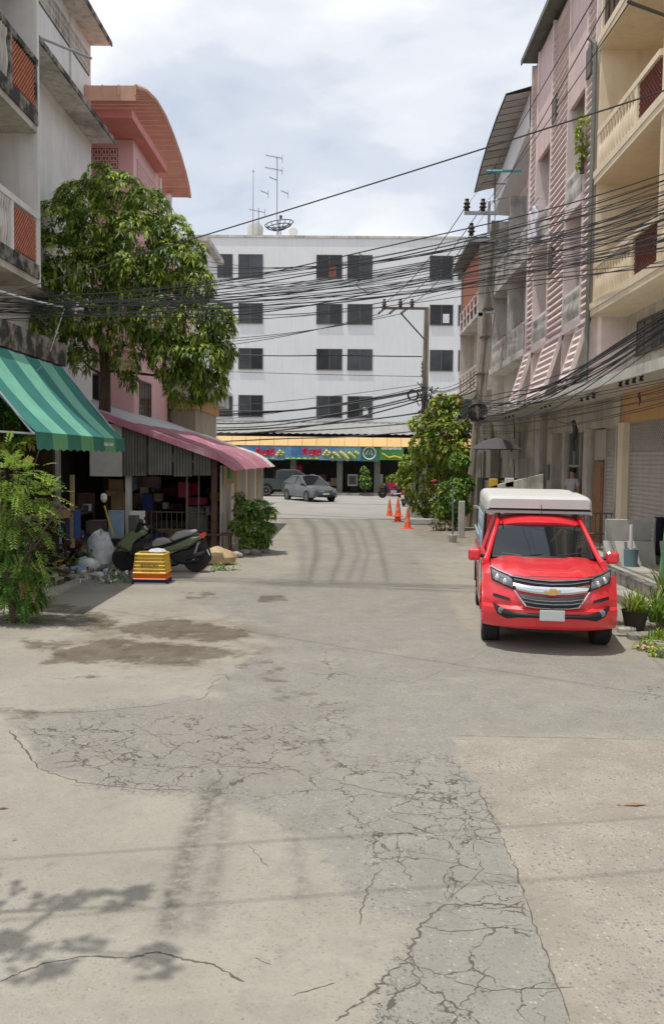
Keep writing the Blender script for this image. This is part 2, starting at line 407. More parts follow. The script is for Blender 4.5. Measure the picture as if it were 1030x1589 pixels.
brown = poly_mask(PX, [(110,955),(380,952),(450,985),(400,1025),(300,1045),(80,1035)], 22)*0.65
brown = np.maximum(brown, poly_mask(PX, [(-200,900),(110,905),(60,960),(-200,990)], 12))
brown = np.maximum(brown, 0.8*poly_mask(PX, [(640,835),(700,850),(745,850),(770,800),(560,778),(540,792),(640,810)], 8))
alli = poly_mask(PX, [(30,1130),(200,1110),(480,1130),(500,1240),(270,1235),(120,1220)], 25)
alli = np.maximum(alli, poly_mask(PX, [(520,1180),(700,1180),(760,1250),(815,1400),(820,1440),(650,1400),(560,1330),(520,1260)], 30))
alli = np.maximum(alli, 0.85*poly_mask(PX, [(640,1440),(820,1410),(880,1589),(520,1620),(600,1510)], 25))
alli = np.maximum(alli, 0.6*poly_mask(PX, [(470,1000),(540,1000),(560,1150),(480,1200)], 25))
tire = np.zeros(len(A))
for pts, wd, k in (([(480,900),(492,860),(488,820),(462,792)], 6, .55), ([(515,900),(530,860),(520,820),(492,796)], 5, .5),
                ([(560,900),(572,860),(560,825),(535,796)], 4, .35), ([(600,900),(590,850),(575,810),(555,795)], 5, .45), ([(540,898),(556,860),(546,825),(520,797)], 5, .35), ([(470,905),(470,850),(450,810),(430,795)], 7, .3),
                ([(260,1440),(300,1300),(330,1230)], 20, .55), ([(310,1440),(340,1330),(350,1250)], 16, .35), ([(455,1290),(470,1390)], 14, .3),
                ([(400,793),(560,797),(700,803)], 4, .5), ([(-30,1100),(60,1108),(120,1104)], 4, .5)):
    tire = np.maximum(tire, k*line_mask(PX, pts, wd))
faces = []
for i in range(ny_-1):
    for j in range(nx_-1):
        a = i*nx_+j; faces.append((a, a+1, a+nx_+1, a+nx_))
me = bpy.data.meshes.new('road'); me.from_pydata([(a[0], a[1], z) for a, z in zip(V, Zr)], [], faces)
for nm, arr in (('grey', grey), ('slab', slab), ('oldasp', oldasp), ('wet', wet), ('brown', brown), ('alli', alli), ('tire', tire)):
    at_ = me.attributes.new(nm, 'FLOAT', 'POINT'); at_.data.foreach_set('value', arr.astype(np.float32))
me.polygons.foreach_set('use_smooth', [True]*len(me.polygons))
def road_mat():
    m = bpy.data.materials.new('worn_road'); m.use_nodes = True; t = m.node_tree; b = t.nodes['Principled BSDF']; n = t.nodes.new; l = t.links.new
    g = n('ShaderNodeNewGeometry'); P = g.outputs['Position']
    def noise(s, det=6, rg=0.6, dist=0):
        q = n('ShaderNodeTexNoise'); q.inputs['Scale'].default_value = s; q.inputs['Detail'].default_value = det; q.inputs['Roughness'].default_value = rg; q.inputs['Distortion'].default_value = dist
        l(P, q.inputs['Vector']); return q
    def rng(src, lo, hi, a=0, c=1):
        q = n('ShaderNodeMapRange'); q.inputs['From Min'].default_value = lo; q.inputs['From Max'].default_value = hi
        q.inputs['To Min'].default_value = a; q.inputs['To Max'].default_value = c; q.clamp = True; l(src, q.inputs['Value']); return q.outputs[0]
    def op(o, a, c=None):
        q = n('ShaderNodeMath'); q.operation = o; q.use_clamp = True
        for i, v in enumerate((a, c)):
            if v is None: continue
            if isinstance(v, (int, float)): q.inputs[i].default_value = v
            else: l(v, q.inputs[i])
        return q.outputs[0]
    def mixc(f, a, c, mode='MIX'):
        q = n('ShaderNodeMix'); q.data_type = 'RGBA'; q.blend_type = mode
        if isinstance(f, (int, float)): q.inputs['Factor'].default_value = f
        else: l(f, q.inputs['Factor'])
        for s_, v in (('A', a), ('B', c)):
            if isinstance(v, tuple): q.inputs[s_].default_value = v+(1,)
            else: l(v, q.inputs[s_])
        return q.outputs['Result']
    def att(nm):
        q = n('ShaderNodeAttribute'); q.attribute_name = nm; return q.outputs['Fac']
    def ragged(nm, amp=0.5, s=3.0, lo=0.45, hi=0.6):
        q = n('ShaderNodeMath'); q.operation = 'ADD'
        nn = rng(noise(s, 9, 0.68).outputs['Fac'], 0.3, 0.7, -amp, amp); l(att(nm), q.inputs[0]); l(nn, q.inputs[1])
        return rng(q.outputs[0], lo, hi)
    base = mixc(rng(noise(0.9, 7).outputs['Fac'], 0.35, 0.65), (0.34,0.312,0.258), (0.43,0.40,0.335))
    base = mixc(rng(noise(6, 6, 0.7).outputs['Fac'], 0.45, 0.75, 0, 0.5), base, (0.30,0.275,0.23))
    greyc = mixc(rng(noise(3.0, 8, 0.7).outputs['Fac'], 0.35, 0.7), (0.265,0.253,0.222), (0.335,0.32,0.282))
    base = mixc(op('MULTIPLY', ragged('grey', 0.6, 2.2, 0.15, 0.95), 0.85), base, greyc)
    base = mixc(op('MULTIPLY', ragged('oldasp', 0.3, 4, 0.4, 0.7), 0.6), base, (0.29,0.27,0.23))
    # exposed aggregate: pebbles of mixed tone
    vo = n('ShaderNodeTexVoronoi'); vo.inputs['Scale'].default_value = 42; l(P, vo.inputs['Vector'])
    vb = n('ShaderNodeTexVoronoi'); vb.inputs['Scale'].default_value = 95; l(P, vb.inputs['Vector'])
    sepc = n('ShaderNodeSeparateColor'); l(vo.outputs['Color'], sepc.inputs[0])
    sepd = n('ShaderNodeSeparateColor'); l(vb.outputs['Color'], sepd.inputs[0])
    peb = rng(sepc.outputs[0], 0.62, 0.95)
    pd = op('MULTIPLY', peb, rng(vo.outputs['Distance'], 0.2, 0.6, 1, 0))
    pb2 = op('MULTIPLY', rng(sepd.outputs[1], 0.7, 0.9), rng(vb.outputs['Distance'], 0.25, 0.6, 1, 0))
    agg = op('MULTIPLY', op('ADD', pd, pb2), rng(noise(0.8, 5).outputs['Fac'], 0.38, 0.62, 0.35, 1.0))
    slabm = ragged('slab', 0.06, 6, 0.4, 0.6)
    slabc = mixc(rng(noise(1.6, 6).outputs['Fac'], 0.35, 0.65), (0.325,0.292,0.24), (0.41,0.372,0.305))
    base = mixc(slabm, base, slabc)
    amt = op('ADD', op('MULTIPLY', att('grey'), 0.45), op('ADD', op('MULTIPLY', att('slab'), 0.65), 0.32))
    base = mixc(op('MULTIPLY', agg, op('MULTIPLY', amt, 1.5)), base, (0.14,0.155,0.17))
    light = op('MULTIPLY', op('MULTIPLY', rng(sepc.outputs[1], 0.8, 0.95), rng(vo.outputs['Distance'], 0.2, 0.5, 1, 0)), op('MULTIPLY', amt, 0.6))
    base = mixc(light, base, (0.60,0.57,0.50))
    base = mixc(op('MULTIPLY', ragged('brown', 0.5, 2.2, 0.35, 0.9), 0.65), base, (0.235,0.185,0.125))
    # tyre marks and old stains
    base = mixc(op('MULTIPLY', op('MULTIPLY', att('tire'), rng(noise(14, 8, 0.75).outputs['Fac'], 0.33, 0.60)), 1.7), base, (0.13,0.12,0.105))
    base = mixc(rng(noise(0.55, 9, 0.7).outputs['Fac'], 0.52, 0.72, 0, 0.5), base, (0.23,0.21,0.175)); base = mixc(rng(noise(1.8, 10, 0.78).outputs['Fac'], 0.50, 0.66, 0, 0.38), base, (0.22,0.20,0.175))
    base = mixc(rng(noise(26, 3, 0.6).outputs['Fac'], 0.70, 0.78, 0, 0.6), base, (0.10,0.09,0.08))
    # alligator cracking (wandering cell edges)
    dn = noise(2.6, 5, 0.6); dm = n('ShaderNodeVectorMath'); dm.operation = 'MULTIPLY_ADD'; l(dn.outputs['Color'], dm.inputs[0]); dm.inputs[1].default_value = (0.5,0.5,0.5); l(P, dm.inputs[2])
    cracks = None
    for sc, wd in ((2.4, 0.024), (5.5, 0.038)):
        cv = n('ShaderNodeTexVoronoi'); cv.feature = 'DISTANCE_TO_EDGE'; cv.inputs['Scale'].default_value = sc; l(dm.outputs[0], cv.inputs['Vector'])
        wv = rng(noise(5.0, 6, 0.7).outputs['Fac'], 0.38, 0.62, 0.0, wd)
        q = n('ShaderNodeMath'); q.operation = 'LESS_THAN'; l(cv.outputs['Distance'], q.inputs[0]); l(wv, q.inputs[1])
        cracks = q.outputs[0] if cracks is None else op('MAXIMUM', cracks, op('MULTIPLY', q.outputs[0], rng(noise(0.9, 3).outputs['Fac'], 0.48, 0.52)))
    cr = op('MULTIPLY', cracks, rng(att('alli'), 0.25, 0.65))
    base = mixc(op('MULTIPLY', cr, 0.9), base, (0.105,0.092,0.072))
    wetm = ragged('wet', 0.55, 3.0, 0.38, 0.80)
    wc = n('ShaderNodeMix'); wc.data_type = 'RGBA'; wc.blend_type = 'MULTIPLY'; l(op('MULTIPLY', wetm, 0.92), wc.inputs['Factor']); l(base, wc.inputs['A']); wc.inputs['B'].default_value = (0.47,0.43,0.38,1)
    fin = mixc(1.0, wc.outputs['Result'], (0.865,0.855,0.85), 'MULTIPLY'); l(fin, b.inputs['Base Color'])
    pud = rng(op('MULTIPLY', wetm, rng(noise(2.0, 4).outputs['Fac'], 0.5, 0.60)), 0.2, 0.9)
    l(rng(pud, 0, 1, 0.92, 0.35), b.inputs['Roughness'])
    b.inputs['Specular IOR Level'].default_value = 0.3
    h1 = noise(60, 5, 0.7).outputs['Fac']
    q = n('ShaderNodeMath'); q.operation = 'MULTIPLY_ADD'; l(cr, q.inputs[0]); q.inputs[1].default_value = -1.5; l(h1, q.inputs[2])
    q2 = n('ShaderNodeMath'); q2.operation = 'MULTIPLY_ADD'; l(pd, q2.inputs[0]); q2.inputs[1].default_value = 0.4; l(q.outputs[0], q2.inputs[2])
    q3 = n('ShaderNodeMath'); q3.operation = 'MULTIPLY_ADD'; l(noise(4, 6, 0.65).outputs['Fac'], q3.inputs[0]); q3.inputs[1].default_value = 2.5; l(q2.outputs[0], q3.inputs[2])
    bp = n('ShaderNodeBump'); bp.inputs['Strength'].default_value = 0.55; bp.inputs['Distance'].default_value = 0.008; l(q3.outputs[0], bp.inputs['Height']); l(bp.outputs[0], b.inputs['Normal'])
    return m
ROAD = road_mat(); me.materials.append(ROAD)
road = bpy.data.objects.new('road', me); col.objects.link(road); tag(road, 'worn cracked concrete and asphalt lane', kind='structure')
# cracks: open gaps drawn as thin recessed-looking ribbons of dirt following the photograph
M['crack'] = mat('crack_dirt', (0.115,0.10,0.08), 1.0, 0.3, 9, bump=0.3)
def wiggle(pts, amp, sub=9):
    o = []
    for a, b in zip(pts[:-1], pts[1:]):
        for k in range(sub):
            t = k/sub; o.append((a[0]+(b[0]-a[0])*t+random.uniform(-amp, amp), a[1]+(b[1]-a[1])*t+random.uniform(-amp, amp)*0.3))
    o.append(pts[-1]); return o
cb = MB()
def zr_at(x, y): return .010+.004*math.sin(x*1.7+y*.4)+.003*math.sin(y*1.1-x*.6)
def crack(pts, wd=0.008, amp=4, branches=0):
    p = [gnd(x, y, 0.0) for x, y in wiggle(pts, amp)]
    n = len(p); L_, R_ = [], []
    for i, q in enumerate(p):
        t = (p[min(i+1, n-1)]-p[max(i-1, 0)]); t.z = 0; t.normalize(); s = Vector((-t.y, t.x, 0))
        ww = wd*random.uniform(0.15, 1.0)*0.8*(0.25 if i in (0, n-1) else 1)
        L_.append((q.x+s.x*ww, q.y+s.y*ww, zr_at(q.x+s.x*ww, q.y+s.y*ww)+.0015)); R_.append((q.x-s.x*ww, q.y-s.y*ww, zr_at(q.x-s.x*ww, q.y-s.y*ww)+.0015))
    cb.grid([L_, R_])
crack([(0,1525),(60,1500),(130,1486),(200,1490),(245,1480),(290,1493),(330,1500),(380,1528)], 0.010, 3)
crack([(742,1225),(760,1262),(779,1303),(800,1350),(820,1412),(845,1480),(884,1589)], 0.007, 3)
crack([(820,1412),(760,1405),(690,1408),(650,1440),(635,1490),(600,1520),(560,1560),(520,1589)], 0.012, 6)
crack([(635,1490),(650,1530),(600,1550)], 0.008, 5); crack([(655,1440),(700,1450),(810,1437)], 0.005, 4)
crack([(640,1500),(720,1530),(760,1540),(890,1535)], 0.004, 5); crack([(700,1575),(735,1545),(760,1500)], 0.005, 4)
crack([(760,1262),(735,1300),(745,1350),(700,1400)], 0.005, 6); crack([(600,1270),(680,1300),(735,1300),(776,1303)], 0.004, 6)
crack([(590,1350),(565,1395),(558,1440)], 0.006, 4); crack([(500,1210),(600,1235),(700,1250),(742,1262)], 0.005, 6)
crack([(620,1290),(618,1340),(640,1370)], 0.005, 5); crack([(700,1180),(730,1240),(760,1262)], 0.005, 5)
crack([(345,1052),(330,1062),(318,1085),(250,1095),(150,1105),(0,1108)], 0.007, 3)
crack([(15,1135),(40,1165),(60,1195)], 0.014, 4); crack([(60,1195),(120,1215),(230,1230),(300,1228)], 0.008, 5)
crack([(130,1150),(180,1190),(250,1200)], 0.006, 6); crack([(200,1120),(260,1160),(340,1190),(470,1200)], 0.005, 7)
crack([(700,1143),(850,1147),(1035,1152)], 0.004, 1.2); crack([(500,1045),(640,1060),(760,1010)], 0.004, 3)
crack([(745,1010),(800,1030),(1035,1040)], 0.003, 2); crack([(180,905),(330,880)], 0.006, 2); crack([(330,1050),(350,1048),(358,1058)], .012, 2)
crack([(385,1315),(415,1350)], 0.006, 3); crack([(395,1490),(420,1502)], 0.006, 2); crack([(450,1550),(520,1530)], 0.005, 4)
o = cb.build('crack', M['crack'], None); o.parent = road; tag(o, kind='stuff')

G = mat('dirt_ground', (0.26,0.235,0.195), 0.95, 0.15, 0.8, bump=0.4, patch=0.5, patchc=(0.20,0.17,0.12))
PAV = mat('pavement_concrete', (0.42,0.40,0.35), 0.9, 0.13, 1.6, bump=0.3, patch=0.55, patchc=(0.25,0.22,0.17), pscale=1.3)
FARROAD = mat('cross_road_surface', (0.34,0.325,0.295), 0.9, 0.08, 0.8, bump=0.2, patch=0.5, patchc=(0.25,0.235,0.21), pscale=0.4)
KERB = mat('kerb_concrete', (0.36,0.34,0.30), 0.9, 0.2, 4, bump=0.4, patch=0.85, patchc=(0.06,0.055,0.05), pscale=2.5, plo=0.5)
b = MB(); b.quad((-600,-200,-0.012),(600,-200,-0.012),(600,1200,-0.012),(-600,1200,-0.012)); b.build('ground', G, kind='structure')
b = MB(); b.quad((-7.4,-12,-0.004),(5.3,-12,-0.004),(5.3,0.7,-0.004),(-7.4,0.7,-0.004)); b.build('lane_behind', ROAD, kind='structure')
b = MB(); b.quad((-70,44.0,0.026),(70,44.0,0.026),(70,59.0,0.026),(-70,59.0,0.026)); b.build('cross_road', FARROAD, kind='structure')
b = MB(); b.quad((-3.6,36,0.022),(4.2,36,0.022),(4.2,44.3,0.022),(-3.6,44.3,0.022)); b.build('lane_mouth', FARROAD, kind='structure')
# far pavement
b = MB(); b.box(-70,70,59.15,64,-0.1,0.16); b.build('far_pavement', PAV, kind='structure')
kb = MB(); kb.box(0,1.96,0,0.15,-0.1,0.175); kme = kb.mesh('kerb_stone', KERB)
ks = bpy.data.objects.new('far_kerb', None); col.objects.link(ks); ks['kind'] = 'structure'
for i in range(14): place(kme, 'kerb_stone', ks, (-13+i*2.0, 59.0, random.uniform(-.006,.006)))
# right pavement: raised walk with a lower step along it
rp = MB(); rp.box(5.35,7.4,6,30.5,-0.1,0.36); rpo = rp.build('right_pavement', PAV, kind='structure')
kb = MB(); kb.box(0,0.15,0,1.46,-0.1,0.38); k1 = kb.mesh('kerb_stone', KERB)
kb = MB(); kb.box(0,0.42,0,1.96,-0.1,0.17); k2 = kb.mesh('step_slab', PAV)
for i in range(16): place(k1, 'kerb_stone', rpo, (5.2+random.uniform(-.01,.01), 6.4+i*1.5, random.uniform(-.012,.008)))
for i in range(12): place(k2, 'step_slab', rpo, (4.77+random.uniform(-.015,.015), 6.5+i*2.0, random.uniform(-.015,.01)))
# left forecourt of the shops
b = MB(); b.box(-9.5,-5.15,9,17.9,-0.1,0.07); b.build('left_forecourt', PAV, kind='structure')
# ------------------------------------------------------------------ pieces shared by the shophouses
def lathe_mesh(name, prof, m, n=8, smooth=True):
    q = MB(); q.lathe(prof, n=n); return q.mesh(name, m, smooth)
bal_prof = [(.035,0),(.035,.06),(.055,.14),(.066,.26),(.05,.38),(.03,.46),(.03,.52),(.055,.60),(.055,.66)]
BAL_CREAM = lathe_mesh('baluster', bal_prof, M['cream'])
BAL_WHITE = lathe_mesh('baluster', bal_prof, M['stained_wall'])
def slat_mesh(name, ly, h, dpt, m):
    q = MB(); q.box(-dpt/2, dpt/2, 0, ly, 0, h); return q.mesh(name, m)
# corrugated slat of a roller shutter, 1 m wide, laid along +Y, facing -X
q = MB()
prof = [(0,0),(-.018,.02),(-.022,.05),(-.018,.08),(0,.097)]
q.grid([[(x, 0, z) for x, z in prof], [(x, 1, z) for x, z in prof]]); SH_SLAT = q.mesh('slat', M['shutter'], True)
def shutter(bd, X, y0, y1, z0, z1, grille=True):
    f = MB(); f.box(X-.05,X+.03,y0-.03,y0+.03,z0,z1); f.box(X-.05,X+.03,y1-.03,y1+.03,z0,z1); f.box(X-.06,X+.04,y0-.03,y1+.03,z1+.002,z1+.12); f.box(X+.03,X+.05,y0,y1,z0,z1)
    s = f.build('roller_shutter', M['shutter'], bd, world=True)
    zt = z1-.62 if grille else z1
    n = int((zt-z0)/.1)
    for i in range(n): place(SH_SLAT, 'slat', s, (X, y0+.03, z0+.1*i), scale=(1, y1-y0-.06, 1))
    if grille:
        g = MB(); k = int((y1-y0)/.13)
        for i in range(-4, k+1):
            for sg in (1, -1):
                a = y0+.04+i*.13 + (0 if sg > 0 else .52); pts = []
                for t in (0, 1):
                    pts.append((X-.015, a+sg*.52*t, zt+.05+.52*t))
                ya, yb = pts[0][1], pts[1][1]
                lo, hi = y0+.03, y1-.03
                P0, P1 = Vector(pts[0]), Vector(pts[1])
                if max(ya, yb) <= lo or min(ya, yb) >= hi: continue
                def cl(P, Q):
                    if P.y < lo: return P+(Q-P)*((lo-P.y)/(Q.y-P.y))
                    if P.y > hi: return P+(Q-P)*((hi-P.y)/(Q.y-P.y))
                    return P
                g.tube([cl(P0, P1), cl(P1, P0)], .011, 4)
        g.box(X+.02,X+.028,y0+.03,y1-.03,zt+.02,z1)
        go = g.build('grille', M['shutter'], s, world=True)
    return s
def window(bd, face, a0, a1, z0, z1, pos, mull=1, fm='frame_brown', depth=.06, horiz=0, gl='glass'):
    """face 'X' = wall facing -X at x=pos, a = y range ; face 'Y' = wall facing -Y at y=pos, a = x range"""
    def bx(q, u0, u1, d0, d1, w0, w1):
        if face == 'X': q.box(pos+d0, pos+d1, u0, u1, w0, w1)
        elif face == 'x': q.box(pos-d1, pos-d0, u0, u1, w0, w1)
        else: q.box(u0, u1, pos+d0, pos+d1, w0, w1)
    f = MB(); t = .05; d0, d1 = -.02, depth
    bx(f, a0, a1, d0, d1, z1-t, z1); bx(f, a0, a1, d0-.05, d1, z0, z0+t); bx(f, a0, a0+t, d0, d1, z0+t, z1-t); bx(f, a1-t, a1, d0, d1, z0+t, z1-t)
    for i in range(mull):
        c = a0+(a1-a0)*(i+1)/(mull+1); bx(f, c-.025, c+.025, d0+.005, d1-.005, z0+t, z1-t)
    if horiz: bx(f, a0+t, a1-t, d0+.008, d1-.008, z0+(z1-z0)*horiz-.02, z0+(z1-z0)*horiz+.02)
    wo = f.build('window', M[fm], bd, world=True)
    for i in range(mull+1):
        u0 = a0+(a1-a0)*i/(mull+1)+.025; u1 = a0+(a1-a0)*(i+1)/(mull+1)-.025
        g = MB(); bx(g, u0, u1, -.004-.006*(i % 2), .002-.006*(i % 2), z0+t, z1-t); g.build('pane', M[gl], wo, world=True)
    return wo

# ------------------------------------------------------------------ CREAM SHOPHOUSE, right foreground
XB, XG = 5.8, 6.6
cr = thing('shophouse', 'cream yellow shophouse with vase balusters and maroon lattice panels, nearest on the right', 'building', (XG, 17, 0))
FL = [6.0, 9.1, 12.2]
ystart, yend = 8.2, 21.32
bays = [(16.92, 21.32), (12.56, 16.92), (8.2, 12.56)]
q = MB(); q.box(7.6,14,ystart,yend,-.1,15.6); q.build('main_block', M['cream'], cr, world=True)
q = MB()
for z in FL:
    q.box(XB-.04, 7.6, ystart, yend, z, z+.14); q.box(XB-.06, XB+.10, ystart-.02, yend+.02, z+.141, z+.30)
q.build_each('floor_slab', M['cream'], cr, world=True)
q = MB()
for yb in (21.2, 16.86, 12.5, 8.2):
    for z in FL[:2]: q.box(XB+.02, 7.6, yb, yb+.13, z+.301, z+3.1)
    q.box(XB+.02, 7.6, yb, yb+.13, 12.501, 15.4)
q.build_each('party_fin', M['cream'], cr, world=True)
MESHP = MB()
for i in range(-5, 9):
    for sg in (1, -1):
        pass
# diagonal lattice panel 1 x 0.78 m, facing -X
def lattice_mesh(name, m, w_, h_, st=.11, r=.012):
    q = MB()
    k = int(w_/st)+int(h_/st)+2
    for sg in (1, -1):
        for i in range(-int(h_/st)-1, k):
            a = i*st if sg > 0 else i*st
            p0 = Vector((0, a, 0)); p1 = Vector((0, a+sg*h_, h_))
            lo, hi = 0, w_
            if max(p0.y, p1.y) <= lo or min(p0.y, p1.y) >= hi: continue
            def cl(P, Q):
                if P.y < lo: return P+(Q-P)*((lo-P.y)/(Q.y-P.y))
                if P.y > hi: return P+(Q-P)*((hi-P.y)/(Q.y-P.y))
                return P
            a_, b_ = cl(p0, p1), cl(p1, p0)
            if (a_-b_).length > .02: q.tube([(sg*.004, a_.y, a_.z), (sg*.004, b_.y, b_.z)], r, 4, caps=False)
    q.box(.02,.03,0,w_,0,h_)
    return q.mesh(name, m)
LAT_M = lattice_mesh('lattice', M['maroon'], 1.1, .72)
LAT_T = lattice_mesh('lattice', M['terracotta'], 1.2, .80, .10)
for bi, (y0, y1) in enumerate(bays):
    for z in FL[:2]:
        r = MB(); zb = z+.30
        r.box(XB-.03, XB+.09, y0+.13, y1-.12, zb+.80, zb+.92)      # rail
        r.box(XB-.02, XB+.08, y0+1.42, y0+1.56, zb+.001, zb+.80)   # post between the two kinds
        r.box(XB-.02, XB+.08, y1-.25, y1-.121, zb+.001, zb+.80)
        ro_ = r.build('balustrade', M['cream'], cr, world=True)
        n = int((y1-.25-(y0+1.56))/.19)
        for i in range(n):
            yy = y0+1.60+.05+i*(y1-.30-(y0+1.62))/max(1, n-1)
            place(BAL_CREAM, 'baluster', ro_, (XB+.03, yy, zb+.0), (0,0,0), (1,1,1.21))
        place(LAT_M, 'lattice', ro_, (XB+.03, y0+.20, zb+.03), scale=(1,1.09,1.05))
    # back of the loggia: door and window
    for z in FL[:2]:
        window(cr, 'X', y0+.7, y0+1.7, z+.32, z+2.4, 7.54, 0, 'frame_brown', .05, .8)
        window(cr, 'X', y0+2.1, y0+3.6, z+1.2, z+2.4, 7.54, 1, 'frame_brown', .05)
# top storey: dark ribbed screen
q = MB()
for i in range(44): 
    y = 12.6+i*.196; q.box(XB+.04+(i%2)*.03, XB+.06+(i%2)*.03, y, y+.19, 12.51, 15.0)
q.build_each('screen_rib', M['dark_wood'], cr, world=True)
q = MB(); q.box(XB-.25, 14.2, ystart-.1, yend+.1, 15.61, 15.78); q.build('roof', M['zinc_dark'], cr, world=True)
# mezzanine
q = MB(); q.box(XG+.05, 7.6, ystart, yend, 4.35, 6.0-.001); q.build('mezzanine_wall', M['grey_conc'], cr, world=True)
for y0, y1 in bays:
    for k in range(3): window(cr, 'X', y0+.5+k*1.05, y0+1.5+k*1.05, 4.95, 5.75, XG+.04, 1, 'frame_brown', .02)
q = MB(); q.box(5.35, 7.6, ystart, yend, 4.16, 4.26); q.box(5.30,5.37,ystart,yend,4.10,4.30); q.build_each('canopy_slab', M['pale_sheet'], cr, world=True)
# ground storey
q = MB(); q.box(XG, 7.6, ystart, yend-.0, 3.45, 4.155); q.build('fascia', M['orange_paint'], cr, world=True)
q = MB()
for yb in (20.92, 16.7, 12.4): q.box(XG-.08, 7.0, yb, yb+.40, .30, 3.449)
q.build_each('pillar', M['cream'], cr, world=True)
q = MB(); q.box(7.0, 7.6, ystart, yend, .3, 3.449); q.build('shop_wall', M['grey_conc'], cr, world=True)
shutter(cr, XG+.12, 18.55, 20.92, .36, 3.42); shutter(cr, XG+.12, 17.10, 18.49, .36, 3.42)
shutter(cr, XG+.12, 14.55, 16.70, .36, 3.42); shutter(cr, XG+.12, 12.80, 14.49, .36, 3.42)

# ------------------------------------------------------------------ PINK SCREENED SHOPHOUSE
pk = thing('shophouse', 'pink shophouse faced with tall columns of white louvre slats, next to the cream one', 'building', (XG, 25, 0))
Y0, Y1 = 21.46, 29.2
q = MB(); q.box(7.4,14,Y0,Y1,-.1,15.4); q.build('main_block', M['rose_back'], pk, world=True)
cols_ = [(21.5,22.45),(24.15,26.25),(28.15,29.2)]; rec = [(22.45,24.15),(26.25,28.15)]
# side fins and party walls framing every column
q = MB()
for a, b_ in cols_:
    for y in (a, b_-.07): q.box(XB-.02, 7.4, y, y+.07, 4.35, 15.3)
q.build_each('column_edge', M['slat_white'], pk, world=True)
q = MB()
for a, b_ in cols_: q.box(XB+.10, XB+.16, a+.071, b_-.071, 5.9, 15.29)
q.build_each('column_back', M['rose_panel'], pk, world=True)
SL = {}
cnt = 0
for ci_, (a, b_) in enumerate(cols_):
    sc = MB(); sc.box(XB-.02,XB+.02,a+.071,a+.09,6,15.3); so_ = sc.build('louvre_screen', M['slat_white'], pk, world=True)
    ly = b_-a-.142
    SL[ci_] = slat_mesh('louvre', ly, .085, .10, M['slat_white'])
    nmax = int((15.2-6.0)/.19)
    for i in range(nmax):
        place(SL[ci_], 'louvre', so_, (XB+.045, a+.071, 6.0+.19*i), (0, R(24), 0))
    # flared foot of the screen
    p0 = Vector((XB, 0, 6.0)); p1 = Vector((5.28, 0, 4.28))
    fb = MB()
    for y in (a, b_-.06): fb.obox(((p0.x+p1.x)/2, y+.03, (p0.z+p1.z)/2), (.10, .06, (p0-p1).length), (0, math.atan2(p0.x-p1.x, p0.z-p1.z), 0))
    fo = fb.build_each('screen_foot', M['slat_white'], pk, world=True)
    for i in range(9):
        t = (i+.5)/9; place(SL[ci_], 'louvre', fo, (p0.x+(p1.x-p0.x)*t, a+.071, p0.z+(p1.z-p0.z)*t), (0, R(30), 0))
# flat rose panels at the top of the recesses and the recessed loggias
q = MB()
for a, b_ in rec: q.box(XB+.03, XB+.12, a, b_, 11.95, 15.3)
q.build_each('flat_panel', M['rose_panel'], pk, world=True)
q = MB(); q.box(5.98, 7.4, 21.53, 29.1, 6.0, 6.14); q.box(5.98, 7.4, 21.53, 29.1, 9.1, 9.24)
for a, b_ in rec: q.box(XB-.02, 5.979, a+.001, b_-.001, 5.95, 6.2); q.box(XB-.02, 5.979, a+.001, b_-.001, 9.05, 9.3)
q.build_each('floor_slab', M['slat_white'], pk, world=True)
q = MB(); q.box(7.32, 7.398, 21.6, 29.1, 6.15, 11.94); q.build('loggia_wall', M['stained_wall'], pk, world=True)
for a, b_ in rec:
    for z in (6.2, 9.3):
        r = MB(); r.box(XB, XB+.07, a+.001, b_-.001, z+.72, z+.80); ro_ = r.build('balustrade', M['white_wall'], pk, world=True)
        n = 11
        for i in range(n): place(BAL_WHITE, 'baluster', ro_, (XB+.035, a+.1+(b_-a-.2)*i/(n-1), z), (0,0,0), (1,1,1.08))
        window(pk, 'X', a+.2, a+1.2, z+.1, z+2.2, 7.26, 0, 'frame_brown', .05, .8)
# small openings in the screens
for (y, z) in ((25.9,12.3),(22.2,12.0),(25.9,8.0)):
    q = MB(); q.box(XB-.03, XB+.01, y-.22, y+.22, z, z+.7); q.build('vent_box', M['frame_brown'], pk, world=True)
q = MB(); q.box(XB-.35, 14.2, Y0-.02, Y1+.05, 15.42, 15.50); q.box(XB-.38, XB-.34, Y0-.02, Y1+.05, 15.36, 15.52); q.build('roof', M['zinc_dark'], pk, world=True)
# mezzanine, canopy, ground storey
q = MB(); q.box(XG+.1, 7.4, Y0, Y1, 4.2, 5.94); q.build('mezzanine_wall', M['stained_wall'], pk, world=True)
for y in (22.6, 26.4): window(pk, 'X', y, y+1.4, 4.7, 5.6, XG+.08, 2, 'frame_brown', .02)
q = MB(); q.box(5.20, 7.4, Y0, Y1, 4.12, 4.20); q.build('canopy_slab', M['pale_sheet'], pk, world=True)
q = MB(); q.box(XG, 7.4, Y0, Y1, 3.40, 4.11); q.build('fascia', M['grey_conc'], pk, world=True)
q = MB()
for yb, wd in ((24.05,.42),(28.2,.7),(26.55,.30),(Y0+.001,.10)): q.box(XG-.07, 7.1, yb, yb+wd, .30, 3.399)
q.build_each('pillar', M['grey_conc'], pk, world=True)
q = MB(); q.box(7.1, 7.4, Y0, Y1, .3, 3.399); q.build('shop_wall', M['grey_conc'], pk, world=True)
shutter(pk, XG+.1, Y0+.12, 22.75, .36, 3.36)
q = MB(); q.box(XG+.10,XG+.14,22.80,23.95,2.55,3.36); 
q.build('transom_panel', M['shutter'], pk, world=True)
dq = MB(); dq.box(XG+.02,XG+.10,22.86,23.70,.36,2.50); do = dq.build('door', M['door_wood'], pk, world=True, bevel=.006)
